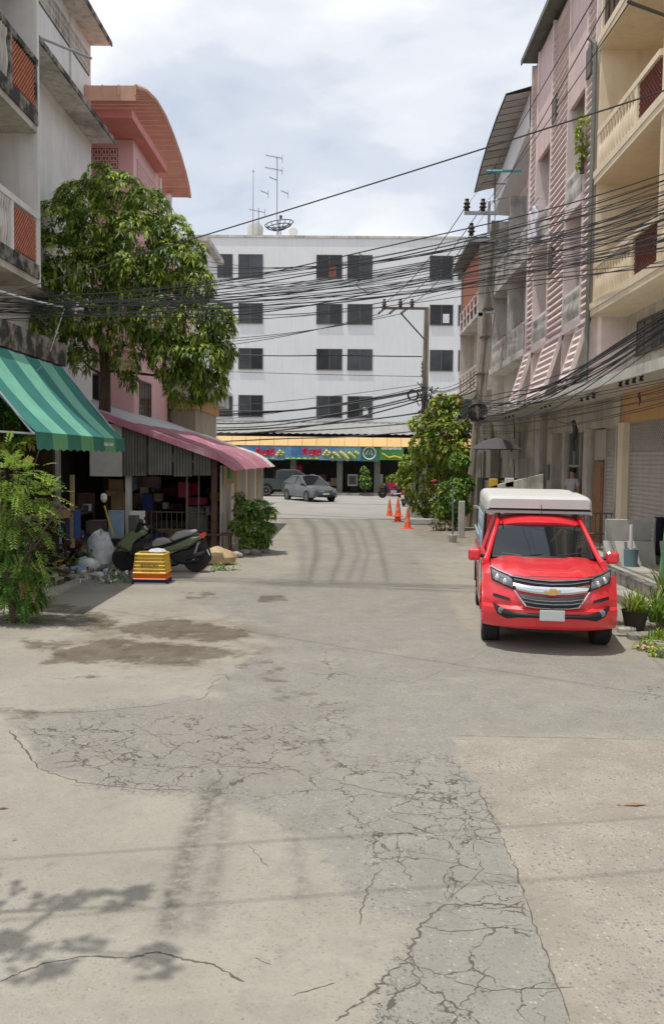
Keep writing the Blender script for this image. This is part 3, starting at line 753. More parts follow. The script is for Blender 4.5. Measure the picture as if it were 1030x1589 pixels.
dq = MB(); dq.box(XG-.005,XG+.018,22.94,23.62,1.45,2.38); dq.box(XG-.005,XG+.018,22.94,23.62,.5,1.3); dq.build('door_panel', M['door_wood'], do, world=True, bevel=.008)
# aluminium glass front where the person stands
gf = MB(); gf.box(XG+.05,XG+.11,24.55,24.62,.36,3.3)
for y in (24.5,25.15,25.8,26.45): gf.box(XG+.02,XG+.10,y,y+.06,.36,3.34)
gf.box(XG+.02,XG+.10,24.5,26.5,3.341,3.398); gf.box(XG+.025,XG+.095,25.22,26.44,2.35,2.41)
go_ = gf.build('shop_front', M['frame_alu'], pk, world=True)
for y in (25.21,25.86):
    q = MB(); q.box(XG+.05,XG+.058,y,y+.58,.4,2.34); q.build('pane', M['glass_dull'], go_, world=True)
    q = MB(); q.box(XG+.05,XG+.058,y,y+.58,2.42,3.33); q.build('pane', M['glass_dull'], go_, world=True)
# drain pipe on the party wall
q = MB(); q.tube([(5.72,21.39,4.3),(5.72,21.39,12.4)], .055, 8); q.tube([(5.72,21.39,12.4),(5.6,21.5,12.6)], .055, 8)
tag(q.build('drain_pipe', M['pipe']), 'dark green drain pipe running down between the cream and the pink shophouse', 'pipe')

# ------------------------------------------------------------------ WEATHERED SHOPHOUSE with overhanging roof (behind the near pole)
ws = thing('shophouse', 'stained off white shophouse with a deep ribbed roof overhang, third along the right side', 'building', (XG, 32, 0))
Y0, Y1 = 29.25, 36.2
q = MB(); q.box(6.35,14,Y0,Y1,-.1,12.4); q.build('main_block', M['stained_wall'], ws, world=True)
q = MB()
for z in (6.0, 9.1): q.box(XB-.1, 6.35, Y0, Y1, z, z+.22)
for y in (Y0, 32.6, Y1-.2): 
    for z in (6.221, 9.321): q.box(XB, 6.35, y, y+.18, z, z+2.87)
q.build_each('balcony_slab', M['stained_wall'], ws, world=True)
for y0 in (Y0+.2, 32.8):
    for z in (6.22, 9.32):
        r = MB(); r.box(XB-.05, XB+.03, y0, y0+3.0, z+.85, z+.93); ro_ = r.build('balustrade', M['stained_wall'], ws, world=True)
        for i in range(16): place(BAL_WHITE, 'baluster', ro_, (XB-.01, y0+.1+i*.187, z), (0,0,0), (1,1,1.28))
        q = MB(); q.box(XB+.06,XB+.10,y0+.9,y0+2.3,z,z+1.1); q.build('side_screen', M['maroon'], ws, world=True)
        window(ws, 'X', y0+.6, y0+2.2, z+.9, z+2.3, 6.3, 1, 'frame_brown', .04)
q = MB(); q.box(6.349-.02, 6.349, Y0+.3,Y1-.3,12.0,12.01)
# roof overhang: eave rising then bending down at the far end; ribbed soffit panels
prof = [(Y0-.05,14.4),(31.0,14.35),(33.0,14.15),(34.8,13.8),(36.3,13.35)]
rr = MB(); rr.grid([[(4.95,y,z+.05) for y, z in prof], [(9.5,y,z+1.4) for y, z in prof]]); rr.grid([[(4.95,y,z) for y, z in prof], [(4.95,y,z+.06) for y, z in prof]])
ro_ = rr.build('roof', M['zinc_dark'], ws, world=True)
nn = 13
for i in range(nn):
    y0 = Y0+(Y1-Y0)*i/nn; y1 = Y0+(Y1-Y0)*(i+1)/nn-.05
    zf = lambda y: float(np.interp(y, [p[0] for p in prof], [p[1] for p in prof]))
    q = MB(); q.quad((4.99,y0,zf(y0)+.01),(4.99,y1,zf(y1)+.01),(6.05,y1,zf(y1)+.22),(6.05,y0,zf(y0)+.22)); q.build('soffit_panel', M['soffit'], ro_, world=True)
q = MB(); q.quad((5.75,Y0,13.4),(5.75,Y1,12.5),(5.75,Y1,13.45),(5.75,Y0,14.5)); q.quad((5.75,Y0,13.4),(5.75,Y1,12.5),(6.6,Y1,12.45),(6.6,Y0,13.35)); q.build('white_fascia', M['far_white'], ws, world=True)
q = MB(); q.box(6.4,14,Y0,Y1,12.41,13.3); q.build('attic_wall', M['rose_panel'], ws, world=True)
q = MB(); q.tube([(5.35,33.5,12.2),(5.35,33.5,13.6)], .03, 6); q.tube([(4.7,33.5,12.9),(6.3,33.5,12.9)], .02, 6); q.build('roof_strut', M['frame_brown'], ws, world=True)
q = MB(); q.box(4.95, 6.35, Y0, Y1+.6, 4.10, 4.18); q.build('canopy_slab', M['pale_sheet'], ws, world=True)
q = MB(); q.box(XG-.3, 6.349, Y0+.8, Y0+1.3, .3, 4.09); q.box(XG-.33, 6.349, 32.4, 32.8, .3, 4.09); q.build_each('pillar', M['grey_conc'], ws, world=True)
q = MB(); q.box(6.28,6.346,30.8,32.2,.4,2.6); q.build('grey_door', M['frame_alu'], ws, world=True)
# white canvas awning stub & laundry pole
# ------------------------------------------------------------------ CORNER BUILDING behind the pole
cb_ = thing('corner_building', 'narrow grey corner building with an orange brick balcony end behind the near pole', 'building', (6.3, 40, 0))
q = MB(); q.box(6.0,14,37.0,43.0,-.1,11.6); q.build('main_block', M['grey_conc'], cb_, world=True)
q = MB(); q.box(5.3,5.999,37.0,43.0,8.55,8.7); q.box(5.3,5.999,37.0,43.0,5.5,5.65); q.build_each('balcony_slab', M['stained_wall'], cb_, world=True)
q = MB(); q.box(5.35,5.999,37.0,37.12,5.66,11.55); q.box(5.35,5.999,42.85,42.97,5.66,11.55); q.build_each('balcony_side', M['grey_conc'], cb_, world=True)
q = MB(); q.box(5.42,5.50,37.13,42.84,9.45,11.5); q.build('brick_screen', M['terracotta'], cb_, world=True)
for z in (8.71, 5.66):
    r = MB(); r.tube([(5.33,37.1,z+.85),(5.33,42.9,z+.85)], .035, 6); r.tube([(5.33,37.1,z+.42),(5.33,42.9,z+.42)], .03, 6); ro_ = r.build('railing', M['slat_white'], cb_, world=True)
    pm = MB().box(-.03,.03,-.03,.03,0,.85).mesh('rail_post', M['slat_white'])
    for i in range(6): place(pm, 'rail_post', ro_, (5.33, 37.2+i*1.12, z))
q = MB(); q.box(4.9,14.2,36.7,43.3,11.62,11.75); q.build('roof', M['zinc_dark'], cb_, world=True)
q = MB(); q.grid([[(4.6,36.4,3.75),(4.6,43.4,3.75)],[(6.0,36.4,4.25),(6.0,43.4,4.25)]]); q.grid([[(4.6,36.4,3.70),(4.6,43.4,3.70)],[(6.0,36.4,4.2),(6.0,43.4,4.2)]]); q.build('sloping_canopy', M['pale_sheet'], cb_, world=True)
# ------------------------------------------------------------------ small things on the right facades
q = MB(); rows = []
for i in range(9):
    z = 10.35-i*.13; rows.append([(5.62+.05*math.sin(i*.9+k*1.3), 27.0+k*.13+.02*math.sin(i), z) for k in range(10)])
q.grid(rows); lq = q.build('hung_laundry', M['pattern_cloth'], smooth=True); sm = lq.modifiers.new('t','SOLIDIFY'); sm.thickness = .012
tag(lq, 'white and purple patterned cloth hung out of the pink shophouse loggia', 'laundry')
q = MB(); q.tube([(5.6,26.8,10.42),(5.6,28.4,10.42)], .018, 6); q.tube([(5.6,26.9,10.42),(5.85,26.9,10.42)], .015, 5); q.tube([(5.6,28.3,10.42),(5.85,28.3,10.42)], .015, 5)
tag(q.build('laundry_pole', M['galv']), 'thin metal pole the patterned laundry hangs from', 'pole')
q = MB(); q.tube([(4.75,31.6,12.75),(5.95,31.4,12.7)], .05, 8); tag(q.build('roof_pipe', mat('turquoise', (0.12,0.45,0.50), .5)), 'short turquoise pipe jutting out under the roof overhang', 'pipe')
# TV aerial arms by the weathered roof
q = MB(); q.tube([(5.3,33,11.0),(5.3,33,12.3)], .02, 5); q.tube([(5.0,33,12.1),(5.75,33,12.25)], .02, 5)
for k in range(4): q.tube([(5.1+k*.16,32.8,12.12+k*.03),(5.1+k*.16,33.25,12.12+k*.03)], .01, 4)
tag(q.build('roof_aerial', M['galv']), 'small white aerial fixed at the weathered shophouse eave', 'aerial')
# potted climber on the pipe is in the plants section
# meter boxes
mb = thing('meter_box', 'grey electric meter box with a hanging cable on the stained wall', 'meter box', (6.2, 31.9, 2.6))
q = MB(); q.box(5.93,6.05,31.65,32.2,2.55,3.3); q.build('case', M['frame_alu'], mb, world=True, bevel=.01)
q = MB(); q.lathe([(.11,-.03),(.12,0),(.10,.05)], (5.92,31.93,2.95), 12, 'X'); q.build('dial', M['glass_dull'], mb, world=True)
q = MB(); q.tube([(6.0,31.9,3.3),(6.02,31.95,3.8),(5.98,32.1,4.05)], .02, 5); q.tube([(6.0,31.9,2.55),(6.0,31.7,2.2),(6.02,31.9,1.8)], .02, 5); q.build_each('wire', M['cable'], mb, world=True)
q = MB(); q.box(6.46,6.529,28.4,28.7,1.9,2.4); tag(q.build('wall_box', M['pipe'], bevel=.01), 'small dark junction box on the grey pillar left of the glass shop front', 'junction box')
# spool insulator racks under the canopies
isp = MB(); isp.lathe([(.03,0),(.055,.02),(.03,.05),(.03,.07),(.055,.10),(.03,.12)], (0,0,0), 8); ISP = isp.mesh('insulator', M['insul'], True)
def rack(px, py, n, Y, dx, label):
    p = at(px, py, Y); t = thing('insulator_rack', label, 'insulator rack', p)
    q = MB(); q.box(-.02, .02, 0, dx*n, .12, .15); q.build('rack_bar', M['frame_brown'], t)
    for i in range(n): place(ISP, 'insulator', t, (-.03, dx*(i+.5), 0), world=False)
rack(1003, 590, 4, 16.4, .42, 'row of four dark spool insulators under the canopy of the cream shophouse')
rack(928, 617, 3, 20.8, .55, 'row of spool insulators where the cream shophouse canopy ends')
rack(858, 630, 3, 25.0, .55, 'row of spool insulators under the pink shophouse canopy')
rack(800, 646, 3, 30.0, .7, 'farthest row of spool insulators under the stained shophouse canopy')
# ------------------------------------------------------------------ LEFT CORNER SHOPHOUSE with balconies (front plane X=-6.5)
XL = -6.5
lf = thing('shophouse', 'mould stained white shophouse with brick lattice balconies at the left edge', 'building', (XL, 16, 0))
y0, y1 = 13.6, 18.3
yu = 15.75; q = MB(); q.box(-14,-8.0,yu,y1-.13,4.4,15.2); q.box(-14,-9.4,y0,y1,-.1,4.399); q.build('main_block', M['stained_wall'], lf, world=True)
q = MB()
for z in (6.0, 9.1, 12.2): q.box(-8.0, XL+.02, yu, y1-.131, z, z+.14)
q.build_each('floor_slab', M['grey_conc'], lf, world=True)
q = MB()
for z in (6.0, 9.1, 12.2): q.box(XL-.10, XL+.05, yu-.02, y1-.131, z+.141, z+.42)
q.build_each('slab_edge', M['mould'], lf, world=True)
q = MB(); q.box(-8.0, XL+.03, y1-.13, y1, 6.0, 15.2); q.build('party_fin', M['white_wall'], lf, world=True)
q = MB(); q.box(-8.0, XL, yu, yu+.13, 6.43, 15.2); q.build('near_fin', M['white_wall'], lf, world=True)
for z in (6.42, 9.52):
    r = MB(); r.box(XL-.06, XL+.06, yu+.131, y1-.131, z+.92, z+1.04)
    for y in (y1-.28, y1-1.62, yu+.14): r.box(XL-.05, XL+.05, y, y+.12, z+.001, z+.92)
    ro_ = r.build('balustrade', M['mould'] if z > 9 else M['white_wall'], lf, world=True)
    place(LAT_T, 'lattice', ro_, (XL+.03, y1-.30, z+.05), (0,0,PI), (1,1,1.02))
    n = 5
    for i in range(n): place(BAL_WHITE, 'baluster', ro_, (XL, yu+.33+i*(y1-1.75-yu-.33)/(n-1), z), (0,0,0), (1,1,1.38))
q = MB(); q.box(-14.1,XL+.1,yu-.1,y1+.05,15.21,15.4); q.build('roof', M['grey_conc'], lf, world=True)
q = MB(); q.box(-9.4,-6.05,y0-.3,y1+.35,4.40,4.62); q.box(-6.35,-6.05,y0-.3,y1+.35,4.621,4.86); q.build('canopy_ledge', M['mould'], lf, world=True)
# ground storey: dark open shop
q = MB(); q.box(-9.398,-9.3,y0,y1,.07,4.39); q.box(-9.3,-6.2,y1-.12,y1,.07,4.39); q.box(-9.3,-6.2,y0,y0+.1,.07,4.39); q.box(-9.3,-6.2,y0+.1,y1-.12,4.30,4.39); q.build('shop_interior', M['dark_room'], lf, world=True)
bm_ = MB().box(-.02,.02,-.045,.045,0,2.6).mesh('slat', M['dark_wood'])
for i in range(34): place(bm_, 'slat', lf, (-6.9, 14.0+i*.125, .6+(i%3)*.02))
q = MB(); q.box(-6.98,-6.92,13.9,18.15,3.2,3.3); q.box(-6.98,-6.92,13.9,18.15,.9,1.0); q.build_each('slat_rail', M['dark_wood'], lf, world=True)
q = MB(); q.box(-6.45,-6.25,y1-.14,y1+.02,.07,4.39); q.build('post', M['dark_wood'], lf, world=True)

# striped awning: every stripe a strip of cloth
aw = thing('awning', 'green striped canvas awning sloping over the left shop front', 'awning', (-6.0, 18.4, 2.8))
ya, yb = 13.15, 18.35
n = 7
AZ = lambda t: 4.36+(2.86-4.36)*t - .10*math.sin(PI*t)
for i in range(n):
    u0 = ya+(yb-ya)*i/n; u1 = ya+(yb-ya)*(i+1)/n; mm = M['awn_d'] if i % 2 == 0 else M['awn_l']
    q = MB(); rows = []
    for k in range(9):
        t = k/8; x = -6.04+(-4.75+6.04)*t; rows.append([(x, u0, AZ(t)), (x, (u0+u1)/2, AZ(t)-.012), (x, u1, AZ(t))])
    q.grid(rows); s = q.build('stripe', mm, aw, world=True, smooth=True)
    mm = mat('valance_%d' % (i%2), (0.05,0.22,0.16) if i % 2 == 0 else (0.16,0.42,0.20), .75, .08, 4, transl=.2) if i < 2 else MATS['valance_%d' % (i%2)]
    q = MB(); top = []; bot = []
    for k in range(7):
        y = u0+(u1-u0)*k/6; top.append((-4.75, y, 2.86)); bot.append((-4.73, y, 2.60-.03*math.sin(PI*(k % 3)/2)))
    q.grid([top, bot]); q.build('valance', mm, aw, world=True)
q = MB(); q.quad((-6.04,yb,4.36),(-4.75,yb,2.86),(-4.75,yb,2.62),(-6.04,yb,2.62+.9))
q = MB(); q.tube([(-6.0,yb-.03,4.3),(-4.8,yb-.03,2.84)], .02, 6); q.tube([(-6.0,ya+.03,4.3),(-4.8,ya+.03,2.84)], .02, 6); q.tube([(-4.78,ya,2.84),(-4.78,yb,2.84)], .02, 6)
for y in (13.3, 16.0, 18.2): q.tube([(-6.2,y,2.9),(-4.8,y,2.83)], .018, 6)
q.build('awning_frame', M['galv'], aw, world=True)
# faint writing on the valance: two short words
q = MB(); y = 16.75
for wd in (.05,.05,.03,.05,.09,.06,.04,.06):
    q.box(-4.722,-4.718,y,y+.012,2.70,2.775); q.box(-4.722,-4.718,y,y+wd,2.762,2.775); q.box(-4.722,-4.718,y+wd-.012,y+wd,2.70,2.775); y += wd+.03
q.build('lettering', M['banner_white'], aw, world=True)

# ------------------------------------------------------------------ WHITE WALL BUILDING with concrete sunshades
ww = thing('apartment_house', 'white rendered house with slanted concrete sunshades and vent bricks under its roof', 'building', (-8, 22.5, 0))
y0, y1 = 18.32, 27.1; XW = -8.0
q = MB(); q.box(-16,XW,y0,y1,-.1,15.0); q.build('main_block', M['white_wall'], ww, world=True)
def ledge(z, d, t=.10, nm='sunshade'):
    q = MB(); x1 = XW+d
    q.quad((XW,y0,z),(x1,y0,z),(x1,y1,z),(XW,y1,z)); q.quad((XW,y0,z+t+.15),(x1,y0,z+t),(x1,y1,z+t),(XW,y1,z+t+.15))
    q.quad((XW,y1,z),(x1,y1,z),(x1,y1,z+t),(XW,y1,z+t+.15)); q.quad((XW,y0,z),(x1,y0,z),(x1,y0,z+t),(XW,y0,z+t+.15))
    o = q.build(nm, M['stained_wall'], ww, world=True)
    q = MB(); q.box(x1,x1+.04,y0,y1+.02,z-.02,z+t+.01); q.build('shade_edge', M['mould'], ww, world=True); return o
ledge(12.05, .72)
ledge(14.95, .62, nm='roof_overhang')
q = MB(); q.box(-16,XW+.01,y0,y1,15.2,15.4); q.build('roof', M['zinc_dark'], ww, world=True)
ledge(6.5, .55)
q = MB(); q.box(XW,XW+.06,21.05,21.6,12.4,14.7); q.box(XW, XW+.035, 25.05, 25.12, 12.35, 14.9); q.build_each('pilaster', M['stained_wall'], ww, world=True)
# vent bricks: a run of pierced blocks
vb_ = MB(); vb_.box(0,.03,0,.24,0,.04); vb_.box(0,.03,0,.24,.15,.19); vb_.box(0,.03,0,.03,.04,.15); vb_.box(0,.03,.105,.135,.04,.15); vb_.box(0,.03,.21,.24,.04,.15); vb_.box(0,.005,.03,.21,.04,.15)
VB = MB(); VB.v = vb_.v; VB.f = vb_.f; VB.m = vb_.m; VBW = VB.mesh('vent_brick', M['stained_wall'])
dk = mat('vent_hole', (0.10,0.09,0.085), .9, .1)
q = MB(); q.box(XW,XW+.01,20.0,26.9,13.95,14.6); q.build('vent_band', dk, ww, world=True)
for i in range(28):
    for j in range(3): place(VBW, 'vent_brick', ww, (XW+.011, 20.03+i*.245, 13.98+j*.2))
q = MB(); q.box(XW-.3,XW+.005,18.6,19.7,12.9,14.2); q.build('window_recess', M['glass'], ww, world=True)
q = MB(); q.tube([(XW+.02,22.2,12.95),(XW+1.05,23.6,13.02)], .035, 6); tag(q.build('flag_pole', M['galv']), 'slim grey metal pole jutting out of the white house wall near its roof', 'pole')

# ------------------------------------------------------------------ PINK HOUSE with barrel roof
ph = thing('pink_house', 'pink house with a curved orange metal barrel roof behind the mango tree', 'building', (-7.1, 32, 0))
XP = -7.1; y0 = 28.7
q = MB(); q.box(-16,XP,y0,32.3,-.1,12.74); q.box(-16,XP-1.5,32.301,39.5,-.1,11.0); q.build('main_block', M['pink_wall'], ph, world=True)
q = MB(); q.box(-16,XP+.001,32.301,39.5,-.1,9.6); q.build('lower_block', M['pink_wall'], ph, world=True)
# concrete eave band
q = MB(); q.box(-16,XP+.40,26.9,32.0,12.75,13.0); q.build('eave_band', M['red_fascia'], ph, world=True)
# barrel roof, ribbed: one corrugated sheet per step
import bisect
def arc(t):   # along Y
    th = PI*(0.14+0.86*t); return 33.2-6.4*math.cos(PI*(0.10+0.80*t)), 12.2+2.6*math.sin(PI*(0.10+0.80*t))
AP = [(float(a), float(np.interp(a, [26.4,27.6,29.0,30.4,31.8,33.2,34.3,34.9,35.2],[13.45,13.85,14.12,14.17,14.02,13.75,13.40,13.1,12.8]))) for a in np.linspace(26.4,35.2,27)]
rf = MB(); rf.box(-6.5,-6.46,AP[0][0],AP[0][0]+.02,AP[0][1]-.02,AP[0][1]); 
edge = MB(); edge.tube([(-6.45,y,z+.02) for y, z in AP], .06, 5); eo = edge.build('roof', M['orange_sheet'], ph, world=True)
for i in range(26):
    (a, za), (b_, zb) = AP[i], AP[i+1]
    q = MB(); q.quad((-16,a,za),(-6.45,a,za),(-6.45,b_-.03,zb+.012),(-16,b_-.03,zb+.012)); q.quad((-16,a,za+.04),(-6.45,a,za+.04),(-6.45,b_-.03,zb+.05),(-16,b_-.03,zb+.05)); q.quad((-6.45,a,za),(-6.45,b_-.03,zb+.012),(-6.45,b_-.03,zb+.05),(-6.45,a,za+.04))
    q.quad((-16,a,za),(-6.45,a,za),(-6.45,a,za+.04),(-16,a,za+.04))
    q.build('roof_sheet', M['orange_sheet'], eo, world=True)
q = MB()
for i in range(20): q.box(-15.8+i*.49,-15.76+i*.49,AP[0][0]-.04,AP[0][0]+.0,AP[0][1]-.25,AP[0][1]+.05)
q.box(-16,-6.46,AP[0][0]-.01,AP[0][0]+.02,AP[0][1]-.40,AP[0][1]+.03); q.build('roof_front', M['orange_sheet'], ph, world=True)
# hollow bricks
def vents(bd, m, face, pos, u, z, nu, nz, st=.26):
    bk = MB()
    if face == 'Y': bk.box(u-.03,u+nu*st,pos-.004,pos-.001,z-.03,z+nz*.2+.01)
    else: bk.box(pos+.001,pos+.004,u-.03,u+nu*st,z-.03,z+nz*.2+.01)
    bk.build('vent_band', dk, bd, world=True)
    me_ = MB(); me_.box(0,.02,0,.24,0,.04); me_.box(0,.02,0,.24,.14,.18); me_.box(0,.02,0,.04,.04,.14); me_.box(0,.02,.2,.24,.04,.14); me_.box(0,.018,.1,.14,.04,.14)
    mm_ = me_.mesh('vent_brick', m)
    for i in range(nu):
        for j in range(nz):
            if face == 'Y': place(mm_, 'vent_brick', bd, (u+i*st+.24, pos-.004, z+j*.2), (0,0,-PI/2+PI) if False else (0,0,PI/2), (-1,1,1))
            else: place(mm_, 'vent_brick', bd, (pos+.004, u+i*st, z+j*.2))
vents(ph, M['pink_wall'], 'Y', y0-.001, -8.9, 11.85, 5, 3)
vents(ph, M['pink_wall'], 'X', XP, 29.2, 11.7, 11, 3)
q = MB()
for y in (33.0, 34.9): q.box(XP-.25,XP-.05,y,y+.2,9.6,12.9)
q.build_each('pillar', M['white_wall'], ph, world=True)
q = MB(); q.box(XP-.3,XP,32.4,39.4,9.61,10.3); q.build('parapet', M['pink_wall'], ph, world=True)
for z in (3.8, 6.9): window(ph, 'x', 29.4, 31.2, z, z+1.3, XP, 1, 'frame_brown', .05)
for z in (3.9, 6.9): window(ph, 'x', 34.0, 36.0, z, z+1.3, XP, 1, 'frame_brown', .05)
window(ph, 'Y', -9.1, -8.2, 4.2, 5.2, y0-.03, 1, 'frame_brown', .02)
# pink low wing + white ledge further on
lw = thing('low_wing', 'low white parapet house with an orange band behind the pink metal roof', 'building', (-5.5, 36, 0))
q = MB(); q.box(-12,-6.1,34.5,40.0,-.1,4.4); q.build('main_block', mat('tan_wall', (0.42,0.36,0.28), .85, .12, 1, streak=.4), lw, world=True)
q = MB(); q.box(-12.05,-6.0,34.3,40.2,4.401,4.75); q.build('orange_band', M['orange_paint'], lw, world=True)
q = MB(); q.box(-12.2,-5.6,33.9,40.6,4.751,5.35); q.build('parapet', M['stained_wall'], lw, world=True)
q = MB(); q.box(-12.3,-5.45,33.8,40.7,5.351,5.47); q.build('coping', M['white_wall'], lw, world=True)
lw2 = thing('side_house', 'small white house corner at the left end of the far white block', 'building', (-9, 44, 0))
q = MB(); q.box(-14,-7.0,41.5,46,-.1,12.6); q.build('main_block', M['far_white'], lw2, world=True)
q = MB(); q.box(-14,-6.7,41.2,46.3,12.61,12.85); q.build('coping', M['stained_wall'], lw2, world=True)

# ------------------------------------------------------------------ PINK-ROOFED SHED
sh = thing('shed', 'tin shed store with a pink and silver corrugated roof beside the lane', 'shed', (-4.8, 21.6, 0))
def rz_(x): return 2.48+(-3.0-x)*.345
# roof sheets
def sheet(bd, yA, yB, xA, xB, m, lift=0, curl=0.0):
    rows = []; k = max(2, int((yB-yA)/.038))
    xs_ = [xA+(xB-xA)*i/8 for i in range(9)]
    for j in range(k+1):
        y = yA+(yB-yA)*j/k; r = []
        for x in xs_:
            z = rz_(x)+lift+.016*math.sin(2*PI*(y-yA)/.15)
            if x > -3.45: z -= (x+3.45)**2*curl
            r.append((x, y, z))
        rows.append(r)
    q = MB(); q.grid(rows); return q.build('roof_sheet', m, bd, world=True, smooth=True)
ro_ = MB(); ro_.tube([(-8.4,21.45,rz_(-8.4)-.06),(-3.4,21.45,rz_(-3.4)-.06)], .03, 5); ro_.tube([(-3.1,21.4,2.38),(-3.1,32.8,2.38)], .03, 5); ro_ = ro_.build('roof', M['frame_brown'], sh, world=True)
ysh = [21.3,22.25,23.2,24.2,25.2,26.3,27.4,28.6,29.8,31.2,32.8]
for i in range(10):
    a, b_ = ysh[i], ysh[i+1]+.05
    sheet(ro_, a, b_, -5.4, -2.78, M['pink_sheet'] if i < 9 else M['pale_sheet'], .012*(i % 2)+.02, .55)
    sheet(ro_, a, b_, -8.6, -5.3, M['zinc'] if i > 0 else M['pink_sheet'], .012*(i % 2), 0)
q = MB()
k = 60
rows = [[(x, 21.28, rz_(x)+.03) for x in np.linspace(-8.6,-3.2,20)]+[(-3.0,21.28,2.42),(-2.78,21.28,2.24)], [(x, 21.28, rz_(x)-.13) for x in np.linspace(-8.6,-3.2,20)]+[(-3.0,21.28,2.30),(-2.78,21.28,2.16)]]
q.grid(rows); q.build('barge_board', M['pink_sheet'], ro_, world=True)
# gable sheets: ribbed grey panels
gx = [-5.6,-4.98,-4.35,-3.85,-3.4]
q = MB(); q.box(-6.42,-5.62,21.5,21.6,2.0,3.30); q.build('gable_wall', M['panel_conc'], sh, world=True)
for i in range(4):
    q = MB(); rows = []
    n = int((gx[i+1]-gx[i]-.02)/.035)
    for j in range(n+1):
        x = gx[i]+(gx[i+1]-gx[i]-.02)*j/n; y = 21.52+.012*(-1)**j; zt = rz_(x)-.10
        rows.append([(x, y, 2.02+.03*(i%2)), (x, y, zt)])
    q.grid(rows); q.build('gable_sheet', M['zinc_dark'], sh, world=True)
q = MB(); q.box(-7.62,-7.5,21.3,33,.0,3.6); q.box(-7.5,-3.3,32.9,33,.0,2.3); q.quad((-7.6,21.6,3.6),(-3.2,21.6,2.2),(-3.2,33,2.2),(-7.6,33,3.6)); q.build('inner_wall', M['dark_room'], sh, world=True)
q = MB(); q.box(-7.5,-3.15,21.2,33,-.05,.10); q.build('floor', M['grey_conc'], sh, world=True)
for x, y in ((-5.5,21.7),(-3.35,21.7),(-7.3,21.7)):
    q = MB(); q.box(x-.07,x+.07,y-.07,y+.07,.1,rz_(x)-.12); q.build('post', M['panel_conc'] if x < -5 else M['dark_wood'], sh, world=True)
q = MB(); q.tube([(-4.05,21.75,.1),(-4.05,21.75,2.3)], .03, 6); q.tube([(-3.75,21.75,.1),(-3.75,21.75,2.2)], .02, 6); q.build('pole', M['frame_brown'], sh, world=True)
# road-side wall of boards
bx_ = MB()
wallm = [M['panel_conc'], M['white_wall'], M['tan_sack'], M['grey_conc'], M['panel_conc']]
yy = 21.78; i = 0
while yy < 32.4:
    wd = random.uniform(.35,.8) if i > 0 else 1.9
    q = MB(); q.box(-3.22+random.uniform(-.015,.015),-3.19,yy,yy+wd-.02,.1,2.30); q.build('wall_board', wallm[i % 5], sh, world=True); yy += wd; i += 1
q = MB()
for k in range(9): q.box(-3.16,-3.13,22.0+k*.22,22.17+k*.22,1.80,2.28)
q.build('yellow_valance', M['tan_sack'], sh, world=True)
q = MB(); q.box(-3.12,-3.10,22.5,23.0,1.95,2.25); tag(q.build('wall_sign', M['sign_green']), 'small green notice hung under the pink roof at the shed corner', 'sign')

# ------------------------------------------------------------------ FAR WHITE BLOCK
FY = 63.0
fb = thing('apartment_block', 'long white four storey apartment block across the cross road', 'building', (5, FY, 0))
xl, xr = at(296, 500, FY).x, at(930, 500, FY).x+6
ztop = at(500, 369, FY).z
q = MB(); q.box(xl, xr, FY, FY+14, -.1, ztop); q.build('main_block', M['far_white'], fb, world=True)
q = MB(); q.box(xl-.1, xr+.1, FY-.08, FY+14.1, ztop+.002, ztop+.16); q.build('coping', M['stained_wall'], fb, world=True)
rowz = []
rows_px = [(394,431),(470,502),(540,573),(613,647)]
cols_px = [(329,361),(370,408),(491,531),(539,578),(667,703),(711,747),(775,812),(825,862)]
for (ya_, yb_) in rows_px:
    zt = at(500, ya_+1, FY).z; zb = at(500, yb_+1, FY).z
    for (xa, xb) in cols_px:
        X0 = at(xa, ya_, FY).x; X1 = at(xb, ya_, FY).x
        window(fb, 'Y', X0, X1, zb, zt, FY-.03, 1, 'frame_brown', .028, gl='glass_dull')
# lit curtains and washing seen in a few of them
q = MB(); q.box(at(511,400,FY).x, at(522,400,FY).x, FY-.06, FY-.05, at(515,431,FY).z, at(515,412,FY).z); tag(q.build('window_washing', M['maroon']), 'dark red cloth hanging in a top floor window of the far block', 'cloth')
q = MB(); q.box(at(687,485,FY).x, at(697,485,FY).x, FY-.06, FY-.05, at(690,501,FY).z, at(690,487,FY).z); tag(q.build('window_washing', M['pattern_cloth']), 'pale washing in a third floor window right of the far pole', 'cloth')
q = MB(); q.box(at(563,630,FY).x, at(571,630,FY).x, FY-.06, FY-.05, at(566,645,FY).z, at(566,632,FY).z); tag(q.build('window_washing', M['white_thing']), 'white washing in a lowest floor window of the far block', 'cloth')
# metal canopy roof and shops of the ground storey
cz = at(500, 655, FY).z; cz2 = at(500, 676, FY-4).z
rows = []
q = MB()
for j in range(160):
    x = xl-4+(xr-xl+6)*j/159; z_ = .03*(-1)**j; rows.append([(x, FY-.1, cz+z_), (x, FY-3.6, cz2+.15+z_)])
q.grid(rows); q.build('canopy_roof', M['far_grey_band'], fb, world=True)
q = MB(); q.box(xl-4, xr+2, FY-.3, FY-.101, cz-1.2, cz+.02); q.build('band_wall', M['far_grey_band'], fb, world=True)
yz1 = at(500, 678, FY-3.7).z; yz0 = at(500, 692, FY-3.7).z
m_ = (at(345,680,FY-3.7).x, at(640,680,FY-3.7).x)
n = 24
for i in range(n):
    x0 = m_[0]-6+(m_[1]-m_[0]+10)*i/n; x1 = m_[0]-6+(m_[1]-m_[0]+10)*(i+1)/n-.02
    q = MB(); q.quad((x0,FY-3.75,yz1),(x1,FY-3.75,yz1),(x1,FY-4.15,yz0),(x0,FY-4.15,yz0)); q.quad((x0,FY-3.75,yz1),(x1,FY-3.75,yz1),(x1,FY-3.7,yz0),(x0,FY-3.7,yz0)); q.build('canopy_valance', M['yellow_canopy'], fb, world=True)
